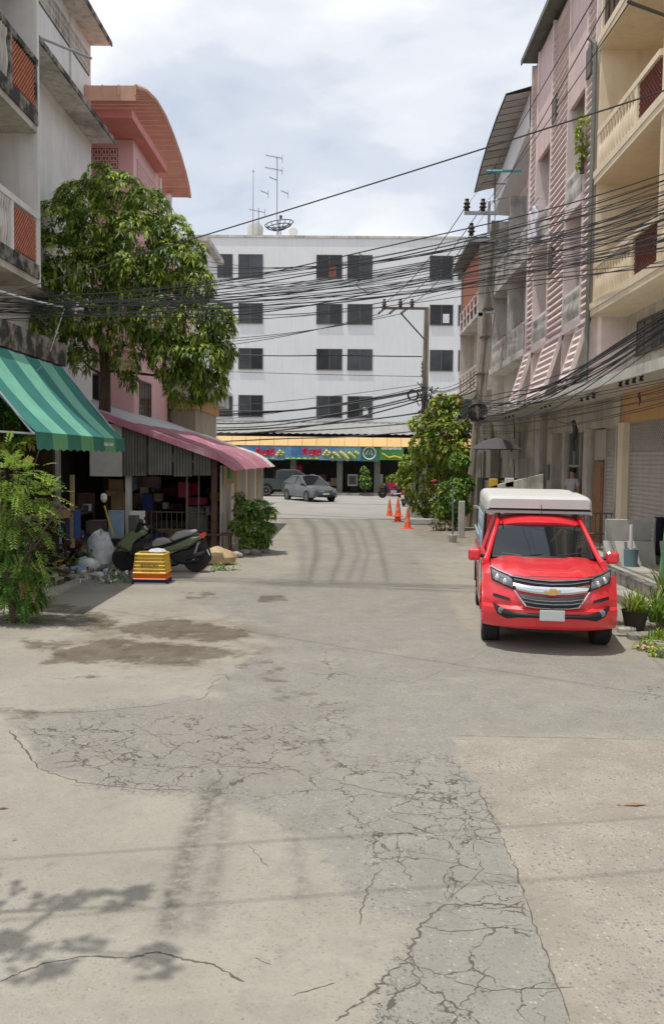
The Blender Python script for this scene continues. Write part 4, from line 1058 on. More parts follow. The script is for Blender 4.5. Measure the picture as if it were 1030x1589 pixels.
q = MB(); q.box(xl-4, xr+2, FY-.35, FY-.301, .15, cz-1.2); q.build('shop_wall', M['dark_room'], fb, world=True)
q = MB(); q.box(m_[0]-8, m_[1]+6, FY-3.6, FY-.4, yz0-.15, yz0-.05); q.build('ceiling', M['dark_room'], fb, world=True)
for px in (384, 455, 527, 585, 640):
    x = at(px, 730, FY-3).x; q = MB(); q.box(x-.2,x+.2,FY-3.1,FY-2.8,.16,yz0-.16); q.build('pillar', mat('pillar_%d'%px, (0.22,0.23,0.19) if px != 384 else (0.25,0.2,0.15), .8, .2), fb, world=True)
# banners
BY = FY-4.0
def banner(x0, x1, y0, y1, m, label):
    t = thing('banner', label, 'banner', at((x0+x1)/2, y1, BY))
    a, b_ = at(x0, y0, BY), at(x1, y1, BY); rows = []
    for j in range(13):
        z = a.z+(b_.z-a.z)*j/12; rows.append([(a.x+(b_.x-a.x)*k/24, BY+.04*math.sin(k*.9)*(j/12), z) for k in range(25)])
    q = MB(); q.grid(rows); q.build('sheet', M[m], t, world=True, smooth=True)
    return t, a, b_
def glyph(q, px, py, s, strokes):
    for x0, y0, x1, y1 in strokes:
        a = at(px+x0*s, py+y0*s, BY-.07); b_ = at(px+x1*s, py+y1*s, BY-.07); q.tube([a, b_], .075, 4)
TH = [[(0,2,0,0),(0,0,1.2,-.4),(1.2,-.4,1.2,2.2)], [(0,0,0,2),(0,2,1.2,2),(1.2,2,1.2,-.3)], [(0,.4,.7,0),(.7,0,1.2,.6),(1.2,.6,1.2,2.2),(.2,1.2,.1,2.2)], [(0,-.2,.2,2),(.2,2,1.2,1.4),(1.2,1.4,1.1,-.6)]]
for (x0, x1, tx, nm) in ((372,440,404,'left'),(440,513,476,'second')):
    t, a, b_ = banner(x0, x1, 689, 714, 'banner_blue', 'blue shop banner with red lettering, %s' % ('leftmost under the yellow canopy' if nm == 'left' else 'second from the left under the yellow canopy'))
    q = MB()
    for k in range(4): glyph(q, tx+k*6-(2 if k else 6), 697+(k%2), 4.0, TH[k])
    q.build('lettering', M['banner_red'], t, world=True)
    q = MB()
    for k in range(5): p = at(tx+26+k*2.2, 706-(k%3)*3, BY-.06); q.lathe([(.0,-.2),(.16,0),(0,.22)], p, 6)
    for k in range(6): p = at(x0+6+k*9, 711.5, BY-.06); q.lathe([(.0,-.08),(.22,0),(0,.08)], p, 6)
    q.build('leaf_print', M['banner_leaf'], t, world=True)
t, a, b_ = banner(513, 560, 691, 715, 'banner_blue', 'pale blue banner printed with green plants, between the blue and the green ones')
q = MB()
for k in range(16): p = at(516+k*2.6, 711-(k*7 % 9)*1.1, BY-.06); q.lathe([(0,-.24),(.17,0),(0,.22)], p, 6)
q.build('leaf_print', M['banner_leaf'], t, world=True)
t, a, b_ = banner(561, 588, 691, 716, 'banner_teal', 'dark green banner with a round white emblem')
q = MB()
p = at(573, 703, BY-.07); ring = [(p.x+.42*math.cos(k*PI/9), p.y, p.z+.42*math.sin(k*PI/9)) for k in range(19)]; q.tube(ring, .04, 4)
q.tube([p+Vector((-.22,0,-.1)), p+Vector((-.1,0,.2)), p+Vector((0,0,-.1)), p+Vector((.12,0,.2)), p+Vector((.2,0,-.15))], .035, 4); q.build('emblem', M['banner_white'], t, world=True)
t, a, b_ = banner(589, 626, 691, 714, 'banner_green', 'bright green banner with white lettering at the right end')
q = MB()
for k in range(8): glyph(q, 593+k*3.8, 694, 1.6, TH[(k*3) % 4])
q.build('lettering', M['banner_white'], t, world=True)
q = MB(); q.tube([at(592,703,BY-.08), at(603,710,BY-.08), at(612,708,BY-.08), at(623,711,BY-.08)], .07, 4); q.build('swoosh', M['yellow_stuff'], t, world=True)
# rooftop: dish, aerials, tank
zt = ztop+.17
def up(px, py, Y): return at(px, py, Y)
d = thing('satellite_dish', 'large black mesh satellite dish on the roof of the far block', 'satellite dish', (at(433,365,FY+4).x, FY+4, zt))
c = at(433, 349, FY+4); q = MB()
prof = [(.05,-.35),(.5,-.28),(.9,-.1),(1.08,.12)]
q.lathe([(r_, c.z+z) for r_, z in prof], (c.x, c.y, 0), 20); q = MB()
for (r_, z) in prof[1:]:
    q.tube([(c.x+r_*math.cos(k*PI/10), c.y+r_*math.sin(k*PI/10)*.9, c.z+z+.16*math.cos(k*PI/10)*(r_)) for k in range(21)], .035, 4, caps=False)
for k in range(12):
    an = k*PI/6; q.tube([(c.x+r_*math.cos(an), c.y+r_*math.sin(an)*.9, c.z+z+.16*math.cos(an)*r_) for r_, z in prof], .03, 4)
q.build('mesh_bowl', M['cable'], d, world=True)
q = MB(); q.tube([(c.x,c.y,c.z-.3),(c.x+.1,c.y,c.z+.55)], .03, 5); q.box(c.x+.03,c.x+.22,c.y-.1,c.y+.1,c.z+.5,c.z+.72); q.build('feed_horn', M['cable'], d, world=True)
q = MB()
for dx in (-.25,0,.3): q.tube([(c.x+dx,c.y,zt),(c.x+dx*.3,c.y,c.z-.3)], .035, 5)
q.build('mount', M['cable_grey'], d, world=True)
def aerial(px, top, base, Y, els, label):
    p = at(px, base, Y); t_ = at(px, top, Y); a = thing('tv_aerial', label, 'aerial', (p.x, Y, zt))
    q = MB(); q.tube([(p.x,Y,zt),(t_.x,Y,t_.z)], .035, 5); q.build('mast', M['cable_grey'], a, world=True)
    for (py, x0, x1, tips) in els:
        c0 = at(x0, py-3, Y); c1 = at(x1, py+2, Y); q = MB(); q.tube([c0, c1], .028, 4)
        for k in range(tips):
            u = c0+(c1-c0)*((k+.5)/tips); q.tube([u-Vector((0,.5,.10)), u+Vector((0,.5,.05))], .014, 4)
        q.tube([c1+Vector((0,0,-.35)), c1+Vector((0,0,.25))], .02, 4)
        q.build('antenna_arm', M['cable_grey'], a, world=True)
aerial(430, 242, 345, FY+3, [(243,412,438,9),(262,411,438,9),(277,418,430,6),(298,404,416,6),(298,436,447,6)], 'tall rooftop television aerial with five arms beside the dish')
aerial(401, 322, 362, FY+3, [(327,386,411,7)], 'short rooftop aerial with one slanting arm at the left')
q = MB(); a = at(393,262,FY+3.5); q.tube([(a.x,FY+3.5,zt),(a.x,FY+3.5,a.z)], [.04,.02], 5); q.lathe([(.02,a.z-.25),(.07,a.z-.15),(.02,a.z-.02)], (a.x,FY+3.5,0), 6); tag(q.build('lightning_rod', M['cable_grey']), 'tall thin lightning rod on the far block roof', 'rod')
q = MB(); a = at(396,350,FY+5); q.lathe([(.55,zt+.4),(.6,zt+.5),(.6,a.z-.1),(.35,a.z+.25),(0.05,a.z+.3)], (a.x,FY+5,0), 12); 
for dx in (-.4,0,.4): q.box(a.x+dx-.04,a.x+dx+.04,FY+4.5,FY+5,zt,zt+.45)
tag(q.build('water_tank', M['panel_conc'], smooth=True), 'pale round water tank on the far roof left of the dish', 'water tank')
q = MB(); a = at(455,360,FY+2); q.lathe([(.35,-.03),(.30,.02),(.05,.12)], (a.x,FY+2,a.z), 12, 'Y'); q.tube([(a.x,FY+2,zt),(a.x,FY+2,a.z)], .03, 5); tag(q.build('small_dish', M['white_thing']), 'small white satellite dish right of the large mesh one', 'satellite dish')
# ------------------------------------------------------------------ utility poles
def pole(name, label, base, top, wdt, bands=True):
    base = Vector(base); top = Vector(top); t = thing(name, label, 'utility pole', base)
    d = (top-base); q = MB()
    def sec(z, s):  # H-shaped section outline
        c = base + d*z; h = s/2; k = s*.18
        return [(c.x-h,c.y-h,c.z),(c.x-h*.35,c.y-h,c.z),(c.x-h*.30,c.y-h+k,c.z),(c.x+h*.30,c.y-h+k,c.z),(c.x+h*.35,c.y-h,c.z),(c.x+h,c.y-h,c.z),(c.x+h,c.y+h,c.z),(c.x-h,c.y+h,c.z)]
    rows = [sec(z, wdt*(1-.38*z)) for z in (0,.25,.5,.75,1)]
    q.grid([r+[r[0]] for r in rows]); q.quad(*rows[-1]); q.build('shaft', M['pole_conc'], t, world=True)
    q = MB()
    if bands:
        for z in (.50,.62,.71,.93):
            c = base+d*z; s = wdt*(1-.38*z)+.05; q.box(c.x-s/2,c.x+s/2,c.y-s/2,c.y+s/2,c.z,c.z+.07)
        q.build_each('steel_band', M['frame_brown'], t, world=True)
    return t
PB = Vector(gnd(729, 818)); PT = at(768, 343, PB.y+.4)
np_ = pole('utility_pole', 'tall leaning concrete utility pole beside the bushes on the right', PB, PT, .44)
q = MB(); c = PB+Vector((.46,.15,0)); q.box(c.x-.10,c.x+.10,c.y-.1,c.y+.1,0,at(745,700,c.y).z); tag(q.build('stub_pole', M['pole_conc']), 'short thick concrete stub strapped beside the leaning pole', 'pole')
def hv_ins(c, s=1.0):
    q = MB(); q.lathe([(.03*s,0),(.08*s,.04*s),(.05*s,.08*s),(.11*s,.12*s),(.06*s,.18*s),(.10*s,.22*s),(.05*s,.28*s),(.06*s,.34*s)], c, 8); return q
Yp = PT.y-.2
q = MB(); a = at(720,330,Yp); b_ = at(762,331,Yp); q.box(a.x,b_.x+.25,Yp-.05,Yp+.05,a.z-.06,a.z+.06)
a2 = at(729,372,Yp-.5); b2 = at(768,372,Yp-.5); q.box(a2.x-.1,b2.x,Yp-.55,Yp-.45,a2.z-.05,a2.z+.05)
p_ = at(759,312,Yp); q.box(p_.x-.05,p_.x+.05,Yp-.03,Yp+.03,at(760,360,Yp).z,p_.z)
q.build('cross_arm', M['galv'], np_, world=True)
for (px, py) in ((724,328),(749,328),(731,366)): hv_ins(at(px,py,Yp-(0.5 if py > 340 else 0)), 1.35).build('insulator', M['insul'], np_, world=True, smooth=True)
q = MB()
for k in range(7): p = at(736+k*1.5,640+k*4,PB.y-.35); q.tube([p+Vector((.25*math.cos(j*PI/5),0,.32*math.sin(j*PI/5)+.1*k)) for j in range(11)], .018, 4)
q.build('coiled_cable', M['cable'], np_, world=True)
q = MB(); q.tube([PB+Vector((.35,-.3,0)), PB+Vector((.42,-.25,5.5)), at(768,480,PB.y-.3), at(760,445,PB.y-.3)], .03, 6); q.box(at(752,487,PB.y).x, at(766,487,PB.y).x, PB.y-.5, PB.y-.35, at(752,489,PB.y).z, at(752,486,PB.y).z); q.build('conduit', M['galv'], np_, world=True)
# far pole
FPY = 47.0
fb0 = Vector((at(657,700,FPY).x, FPY, 0)); ft = at(662, 477, FPY)
fp = pole('utility_pole', 'upright concrete utility pole with a long side arm in front of the far white block', fb0, ft, .40, bands=False)
q = MB(); a = at(592,478,FPY-.25); q.box(a.x, ft.x, FPY-.32, FPY-.22, a.z-.06, a.z+.07); q.tube([at(622,486,FPY-.2), at(659,527,FPY-.2)], .045, 6); q.build('cross_arm', M['frame_brown'], fp, world=True)
for px in (596,621,639): hv_ins(at(px,477,FPY-.27), 1.3).build('insulator', M['insul'], fp, world=True, smooth=True)
for px in (592,609,627):
    q = MB(); 
    for k in range(4): q.lathe([(.02,-.05),(.10,0),(.02,.05)], at(px+4-k*2.8,479+k*2.2,FPY-.3), 8, 'X')
    q.build('strain_insulator', M['insul'], fp, world=True)
q = MB()
for k in range(4): q.lathe([(.02,-.08),(.07,0),(.02,.08)], at(655,564+k*6,FPY-.25), 6)
q.tube([at(655,560,FPY-.25), at(655,586,FPY-.25)], .02, 4); q.build('low_voltage_rack', M['frame_brown'], fp, world=True)
q = MB()
c = at(640,613,FPY-.4)
for k in range(4): q.tube([c+Vector((.27*math.cos(j*PI/8)+.02*k,.03*k,.27*math.sin(j*PI/8))) for j in range(17)], .03, 5)
random.seed(5)
for k in range(26):
    u = at(random.uniform(650,672), random.uniform(598,632), FPY-.3); v = u+Vector((random.uniform(-.6,.6),random.uniform(-.3,.3),random.uniform(-.7,.2))); q.tube([u,(u+v)/2+Vector((0,0,-.2)),v], .03, 4)
q.build('cable_tangle', M['cable'], fp, world=True)

# ------------------------------------------------------------------ overhead cables
def cable(p, q_, sag, r, label, group, m='cable', n=14, name='overhead_cable', jit=0.0):
    p = Vector(p); q_ = Vector(q_); pts = []; ph_ = random.uniform(0, 6)
    for i in range(n+1):
        t = i/n; v = p.lerp(q_, t); v.z -= 4*sag*t*(1-t); v.z += jit*math.sin(t*9+ph_)*math.sin(PI*t); v.y += jit*math.cos(t*7+ph_)*math.sin(PI*t); pts.append(v)
    b = MB(); b.tube(pts, r*.82, 5); o = b.build(name, M[m], smooth=True); return tag(o, label, 'cable', group)
random.seed(21)
# main bundle: from the right facade over the lane to the left house
for i in range(26):
    t = i/25
    pr = at(1045, 268+t*140+random.uniform(-6,6), 15.5+random.uniform(-.8,.8)); pl = at(-25, 452+((t*.6+random.uniform(0,.4)))*50, 17.2+random.uniform(-.5,.5))
    cable(pr, pl, random.uniform(.12,.62)+.25*(1-t), random.choice([.007,.008,.010,.014,.022 if i in (6,7,12,13) else .008]), 'black cable of the bundle strung over the lane from cream to left house', 'cables strung across the lane', jit=.07 if i % 4 == 0 else .02, n=22)
for i in range(16):
    t = i/15
    pr = at(1045, 290+t*90+random.uniform(-8,8), 15.2); pl = at(762, 362+t*60+random.uniform(-3,3), PT.y-.5)
    cable(pr, pl, random.uniform(.05,.5), random.choice([.009,.012,.016]), 'black cable from the cream house front to the leaning pole', 'cables along the right facades to the pole', jit=.03)
for i in range(14):
    t = i/13
    pr = at(764, 362+t*70+random.uniform(-4,4), PT.y-.5); pl = at(300+random.uniform(-10,20), 405+t*85, 38)
    cable(pr, pl, random.uniform(.15,.9), random.choice([.012,.016,.022]), 'black cable from the leaning pole towards the pink house', 'cables from the leaning pole to the left side', jit=.04)
# hanging loop and sagging stray
l0 = at(555,392,20); q = MB(); q.tube([l0+Vector((.12*math.sin(k*.7)+.02*k*.3,0,-.045*k)) for k in range(22)], .009, 4); tag(q.build('cable_loop', M['cable']), 'frayed cable end dangling from the bundle over the lane', 'cable')
cable(at(1045,135,8.0), at(-40,468,14), .05, .010, 'single black wire crossing high over the lane', None, n=24)
cable(at(1045,28,9.5), at(975,2,7.5), .0, .02, 'short stretch of wire in the top right corner', None)
# service wires to the near pole insulators
for (px, py, tx, ty, YY) in ((724,318,925,-10,9),(749,318,985,-10,8.5),(731,360,950,-10,8)):
    cable(at(px,py,Yp), at(tx,ty,YY), .15, .008, 'bare power line from a pole top insulator running towards the viewer', 'power lines from the leaning pole towards the viewer')
for (px, ax) in ((596,724),(621,749),(639,731)):
    cable(at(px,470,FPY-.27), at(ax,318 if ax != 731 else 360,Yp), .4, .02, 'power line between the far pole arm and the leaning pole top', 'power lines between the two poles')
for (px, ty) in ((590,560),(607,552),(625,545)):
    cable(at(px,486,FPY-.3), at(250,ty-16,FPY+1), .35, .022, 'power line running left from the far pole arm', 'power lines running left from the far pole')
# lines along the cross road in front of the white block
for i, (yl, yr, sag, r) in enumerate(((546,553,.05,.04),(572,584,.05,.02),(640,606,.5,.05),(632,604,.6,.04),(652,612,.7,.05),(646,600,.5,.025),(662,616,.6,.04),(672,620,.7,.05),(636,596,.2,.02),(656,603,.3,.02),(668,640,.3,.05),(673,655,.2,.04),(684,668,.2,.04))):
    cable(at(240,yl,FPY+1), at(655,yr,FPY-.2), sag, r, 'black cable crossing in front of the white block, left of the far pole', 'cables along the cross road', jit=.05 if i % 3 == 0 else 0)
for i in range(16):
    cable(at(655+random.uniform(0,6),596+i*3,FPY-.2), at(738+random.uniform(-3,3),575+i*6,PB.y-.2), random.uniform(.1,.9), random.choice([.014,.02,.028]), 'black cable slung between the two poles above the bushes', 'cables slung between the poles')
# low bundle along the canopies
for i in range(18):
    t = i/17
    pr = at(1045, 478+t*38+random.uniform(-8,8), 12.2+random.uniform(-.4,.4)); pm = at(742, 615+t*40+random.uniform(-4,4), PB.y-.3)
    cable(pr, pm, random.uniform(.25,.6), random.choice([.008,.010,.013,.018]), 'black cable in the low bundle along the right hand canopies', 'low cables along the right canopies', jit=.09, n=20)
for i in range(9):
    pr = at(1045, 585+i*5, 13.5); pm = at(745, 640+i*4, PB.y-.3)
    cable(pr, pm, random.uniform(.0,.25), .009, 'thin wire slung between the spool insulators on the right', 'thin wires on the spool insulators')
# drooping drops on the shop fronts
cable(at(845,635,24), at(889,655,21.8), .15, .014, 'cable drooping over the grey fascia above the glass shop front', None)
q = MB(); q.tube([at(889,652,22.2), at(893,668,22.2), at(888,684,22.2), at(891,700,22.2)], [.05,.07,.06,.03], 6); q.tube([at(893,655,22.2), at(896,690,22.2)], .012, 4); tag(q.build('cable_tangle', M['cable']), 'knot of wires hanging beside the glass shop front', 'cable')
q = MB(); q.tube([at(992,608,16.5), at(991,614,16.5), at(993,622,16.5), at(991,630,16.5)], [.012,.03,.02,.008], 5); tag(q.build('cable_stub', M['cable']), 'short twisted wire stub hanging on the orange fascia', 'cable')
# left ends: white rope and bracket lines
cable(at(-10,448,16.5), at(98,476,17.0), .02, .022, 'pale rope tying the cable bundle to the left balcony', None, m='white_wall')
cable(at(100,478,17.0), at(78,545,17.6), .0, .014, 'pale rope hanging down from the bundle to the ledge', None, m='white_wall')
cable(at(-12,520,15.0), at(70,560,16.5), .45, .010, 'grey wire loop hanging over the green awning', None, m='cable_grey')
q = MB(); c = at(121,478,17.1); q.tube([c+Vector((-.05,0,-.10)), c+Vector((0,0,.12))], .03, 5); q.tube([c+Vector((-.1,0,.02)), c+Vector((.1,0,-.02))], .025, 5); tag(q.build('cable_clamp', M['white_thing']), 'white plastic clamp on the bundle in front of the mango tree', 'clamp')
# overhead wires above the picture that throw the two shadows over the road
for dy in (0, .75): cable((-8, 2.75+dy, 6.1), (9, 6.05+dy, 6.6), .25, .0095, 'wire high above the foreground, seen only by its shadow', 'wires above the foreground')

# ------------------------------------------------------------------ traffic cones
cp = MB()
cn = thing('traffic_cone', 'farthest of the three orange traffic cones, left one with a pale band', 'traffic cone', gnd(604, 801.5), group='traffic cones')
def cone_parts(root, h=.76, z=0, base=True):
    q = MB()
    q.lathe([(.145,.03+z),(.13,.06+z),(.025,h+z),(.012,h+z+.005)], n=14); q.build('body', M['cone'], root, smooth=True)
    q = MB(); q.lathe([(.103,.24+z),(.106,.242+z),(.088,.37+z),(.083,.37+z)], n=14); q.build('band', M['cone_band'], root, smooth=True)
    if base: q = MB(); q.box(-.2,.2,-.2,.2,z,z+.035); q.build('base_plate', M['cone'], root, bevel=.012)
cone_parts(cn)
c2 = copies(cn, gnd(617, 810), .3, 'middle traffic cone with a second cone stacked on top of it', 'traffic cones')
c3 = copies(cn, gnd(632, 820.5), -.5, 'nearest traffic cone, rightmost, closest to the bushes', 'traffic cones')
c4 = copy_tree(cn); c4.location = Vector(gnd(617, 810))+Vector((0,0,.22)); c4['label'] = 'upper cone of the stacked middle pair'
# ------------------------------------------------------------------ post in a paint can
pc = thing('post_in_bucket', 'thin grey post standing in a small concrete-filled bucket near the leaning pole', 'post', gnd(702, 842))
q = MB(); q.lathe([(.10,0),(.15,.22),(.15,.24),(.02,.24)], n=14); q.build('bucket', M['panel_conc'], pc, smooth=True)
q = MB(); q.tube([(0,0,.1),(-.02,0,1.75)], .028, 6); q.build('post', M['pipe'], pc)
c = gnd(978, 879, .36); pc = thing('post_in_bucket', 'short white pipe standing in a blue grey bucket on the right pavement', 'post', c)
q = MB(); q.lathe([(.13,0),(.145,.36),(.125,.365),(.12,.33),(.01,.33)], n=16); q.build('bucket', mat('bucket_blue', (0.16,0.25,0.28), .6, .1), pc, smooth=True)
q = MB(); q.tube([(0,0,.1),(-.01,.0,.86)], .035, 8); q.build('pipe', M['white_wall'], pc)
# ------------------------------------------------------------------ precast panels beside the shutters
def precast(x0, x1, Y, label, zt, lean=0.0):
    t = thing('precast_panel', label, 'concrete panel', ((x0+x1)/2, Y, .36)); q = MB()
    q.box(x0,x1,Y,Y+.10,.36,.36+.48); q.build('lower_slab', M['panel_conc'], t, world=True, bevel=.015)
    q = MB(); q.box(x0+.02,x1-.02,Y+.015,Y+.09,.845,zt); q.build('upper_slab', M['panel_conc'], t, world=True, bevel=.015)
    q = MB(); q.quad((x0+.1,Y-.005,.37),(x1-.25,Y-.005,.37),(x1-.25,Y-.16,.362),(x0+.1,Y-.20,.362)); return t
precast(5.42, 6.42, 18.4, 'left concrete panel wall standing on the pavement behind the red truck', 1.30)
precast(6.47, 7.5, 18.5, 'right concrete panel wall draped with a black cloth', 1.32)
# leaning slabs in front
for k, (x0, x1, lab) in enumerate(((5.35,5.78,'small concrete slab leaning at the foot of the left panel wall, nearest the truck'),(5.84,6.40,'wide concrete slab leaning between the pipe bucket and the panel wall'),(6.52,7.25,'concrete slab leaning under the black cloth'))):
    q = MB(); q.obox(((x0+x1)/2,18.16,.60), (x1-x0,.05,.55), (R(-24),R(random.uniform(-3,3)),0)); tag(q.build('leaning_slab', M['panel_conc'], bevel=.01), lab, 'slab')
rows = []
for i in range(9):
    r = []
    for j in range(15):
        u = j/14; v = i/8; x = 6.50+u*.95; z = 1.345-v*(.80-.45*max(0,u-.45)*1.9)
        r.append((x, 18.44-.03*math.sin(u*15)-.02*v+.01*math.sin(j*3+i), z))
    rows.append(r)
q = MB(); q.grid([[(p[0], 18.60, 1.35) for p in rows[0]]]+rows); bc = q.build('black_cloth', M['black_cloth'], smooth=True); mm_ = bc.modifiers.new('t','SOLIDIFY'); mm_.thickness = .012
tag(bc, 'black cloth draped over the right concrete panel', 'cloth')
# folded railings in front of the grey shutter
rg = thing('steel_rail', 'dark steel rail in front of the shuttered door left of the cream pillar', 'railing', (6.1, 21.4, .36)); q = MB()
for z in (1.25,.75): q.tube([(5.75,21.3,z),(6.45,21.3,z)], .022, 5)
for i in range(6): q.tube([(5.77+i*.13,21.3,.37),(5.77+i*.13,21.3,1.25)], .014, 4)
q.build('rail', M['frame_brown'], rg, world=True)
# green sheet metal gatepost at the right edge
gp = thing('green_post', 'tall green sheet metal post at the right edge of the picture', 'post', (4.95, 13.3, 0)); q = MB()
a = gnd(1022, 925, .17)
q.ext([(a.x-.04,.17),(a.x+.10,.17),(a.x+.22,2.3),(a.x+.14,2.3)], a.y-.03, a.y+.03); q.build('front_sheet', M['gate_green'], gp, world=True, bevel=.01)
q = MB(); q.ext([(a.x+.11,.18),(a.x+.55,.18),(a.x+.55,2.25),(a.x+.26,2.25)], a.y-.01, a.y+.25); q.build('side_sheet', M['black_plastic'], gp, world=True)

# ------------------------------------------------------------------ black parasol stall beyond the truck
st = thing('parasol', 'dark grey market parasol over the food stall behind the truck', 'parasol', (5.3, 27.5, 0))
c = at(770, 697, 27.5); q = MB(); rim_ = []
q.lathe([(.82,c.z),(.45,c.z+.25),(.05,c.z+.36)], (c.x,27.5,0), 8); q.quad(*[(c.x+.8*math.cos(k*PI/4),27.5+.8*math.sin(k*PI/4),c.z-.01) for k in range(8)]); q.build('canopy', M['black_cloth'] if False else mat('grey_canvas', (0.085,0.075,0.08), .8, .1), st, world=True)
q = MB(); q.tube([(c.x+.1,27.5,0),(c.x+.1,27.5,c.z+.2)], .03, 6); q.build('pole', M['frame_brown'], st, world=True)
st = thing('food_stall', 'dark food stall counter under the parasol with pans on it', 'stall', (4.9, 27.3, 0))
a, b_ = at(748,740,27.0), at(803,740,27.0)
q = MB(); q.box(a.x,b_.x,26.9,28.0,.1,1.0); q.build('cabinet', M['black_plastic'], st, world=True); q = MB(); q.box(a.x-.1,b_.x+.05,26.8,28.1,1.001,1.06); q.build('counter_top', M['frame_alu'], st, world=True)
q = MB(); q.box(a.x,a.x+.05,26.95,28,1.061,1.9); q.box(b_.x-.05,b_.x,26.95,28,1.061,1.9); q.box(a.x,b_.x,26.95,27.9,1.901,1.96); q.build('upper_shelf', M['black_plastic'], st, world=True)
q = MB(); q.lathe([(.14,1.062),(.17,1.3),(.16,1.31),(.02,1.31)], (a.x+.45,27.2,0), 12); tag(q.build('cooking_pot', M['galv'], smooth=True), 'metal pot on the food stall counter', 'pot')
q = MB(); q.box(a.x+.8,a.x+1.1,27.0,27.3,1.062,1.35); tag(q.build('blue_crate', M['blue'], bevel=.02), 'blue box on the food stall counter', 'box')
# low grey wall / board behind truck canopy
q = MB(); a = at(760,752,24.8); b_ = at(843,742,24.8); q.ext([(a.x,.1),(b_.x,.1),(b_.x,b_.z+.12),(a.x,a.z-.05)], 24.8, 24.95); tag(q.build('low_wall', M['grey_conc'], bevel=.01), 'low grey wall sloping behind the white truck canopy', 'wall')
for px, py, m, lab in ((765,746,'yellow_stuff','small yellow tin on the low grey wall'),(790,745,'white_thing','white carton on the low grey wall beside the tin')):
    c = at(px,py,24.87); q = MB(); q.box(c.x-.12,c.x+.12,24.80,24.94,c.z-.2,c.z+.06); tag(q.build('carton' if m == 'white_thing' else 'tin', M[m], bevel=.01), lab, 'carton' if m == 'white_thing' else 'tin')
# planters and kerb blocks under the bushes
for k, (px, py, wd, lab) in enumerate(((655,803,1.3,'long concrete trough behind the cones, left end of the bushes'),(665,815,1.5,'low concrete edging slab nearest the cones'))):
    c = gnd(px, py); q = MB(); q.obox((c.x,c.y+.1,.14+.05*(k == 0)), (wd,.28,.2+.12*(k == 0)), (0,0,R(-6+5*k))); tag(q.build('concrete_block', M['panel_conc'], bevel=.02), lab, 'block')
q = MB(); c = gnd(712, 838); q.box(c.x+.05,c.x+.25,c.y+.6,c.y+.72,0,1.2); tag(q.build('slab_post', M['panel_conc'], bevel=.02), 'pale upright slab behind the post in the bushes', 'slab')
# ------------------------------------------------------------------ RED PICKUP
tr = thing('pickup_truck', 'red pickup truck with white canvas canopy over its bed, parked on the right', 'truck', (2.63, 11.12, 0), R(-6.8)); tr.scale = (.925,.95,1.0)
HW = .93
def F(x, z):
    u = abs(x)/HW
    y = .30*u**3.0
    if z < .50: y += (.50-z)*.55
    if z > .66: y += (z-.66)*.42
    if .50 <= z <= .66: y -= .0
    return y
def Fp(x, z, o=.006): return (x, F(x, z)-o, z)
zc_ = lambda zy: 2.5-(35+zy/4.12)/121.0      # measured on the photograph's front view
xc_ = lambda zx: (zx-550)/498.0*1.02
def hoodz(x, v):
    u = abs(x)/HW
    return 1.00+.145*v**.8 - .085*u**4 + (.018 if .42 < u < .72 else 0)*math.sin(min(1,v*1.4)*PI/2)
# fascia grid (bumper + nose)
rows = []
for j in range(19):
    z = .32+(1.0-.32)*j/18; rows.append([(HW*(i/14-1), F(HW*(i/14-1), z)+(.02 if .60 < z < .66 else 0)-(.03 if .34 < z < .60 else 0), z) for i in range(29)])
q = MB(); q.grid(rows)
q.grid([[(r[0], r[1]+.5, r[2]-.02) for r in rows[0]], rows[0]])
body = q.build('front_bumper', M['red_paint'], tr, smooth=True)
rows = []
for j in range(17):
    v = j/16; r = []
    for i in range(29):
        x = HW*(i/14-1); y0 = F(x, 1.0); y1 = 1.22+.16*(abs(x)/HW)**2; r.append((x*(1-.03*v), y0+(y1-y0)*v, hoodz(x, v)-(.02*(1-min(1,v*6)))))
    rows.append(r)
q = MB(); q.grid(rows); q.build('hood', M['red_paint'], tr, smooth=True)
# sides with wheel arches
def arch(yc, r, z0=.36, n=11): return [(yc-r*math.cos(PI*k/(n-1)), z0+r*math.sin(PI*k/(n-1))) for k in range(n)]
WY = [.92, 4.10]; WR = .385
side = [(F(HW,.4),.40),(WY[0]-.46,.36)]+arch(WY[0],.46)+[(WY[0]+.46,.34),(WY[1]-.46,.34)]+arch(WY[1],.46)+[(5.25,.42),(5.25,1.06),(2.95,1.06),(2.9,1.10),(1.36,1.07),(.9,.99),(F(HW,.95),.91)]
for s in (-1, 1):
    q = MB(); q.ext(side, s*HW, s*(HW-.10), 'YZ'); q.build('side_panel', M['red_paint'], tr, bevel=.02)
    for wy in WY:
        q = MB(); pts = arch(wy,.47,.36,15); q.tube([(s*(HW-.002),a,b_) for a, b_ in pts], .022, 6); q.build('wheel_flare', M['red_paint'] if wy < 2 else M['black_plastic'], tr, smooth=True)
    for (ya_, yb_) in ((1.42,2.62),):
        q = MB(); q.box(*sorted((s*(HW+.001), s*(HW+.006))), ya_, ya_+.012,.42,1.07); q.box(*sorted((s*(HW+.001), s*(HW+.006))), yb_, yb_+.012,.42,1.07); q.build('door_gap', M['black_plastic'], tr)
        q = MB(); q.box(*sorted((s*(HW+.002), s*(HW+.035))), 2.35,2.52,.92,.955); q.build('door_handle', M['chrome'], tr, bevel=.008)
# hood shut lines and dark seam over the bumper
q = MB(); q.tube([(x*.985, F(x,1.0)-.004+.03, 1.0-.085*(abs(x)/HW)**4) for x in np.linspace(-.80,.80,25)], .007, 4)
for s in (-1,1): q.tube([(s*(.80+.02*(1-v)), F(.8,1.0)+.05+(1.30-F(.8,1.0)-.05)*v, hoodz(.80,v)-.004) for v in np.linspace(0,1,9)], .006, 4)
q.build_each('shut_line', M['black_plastic'], tr)
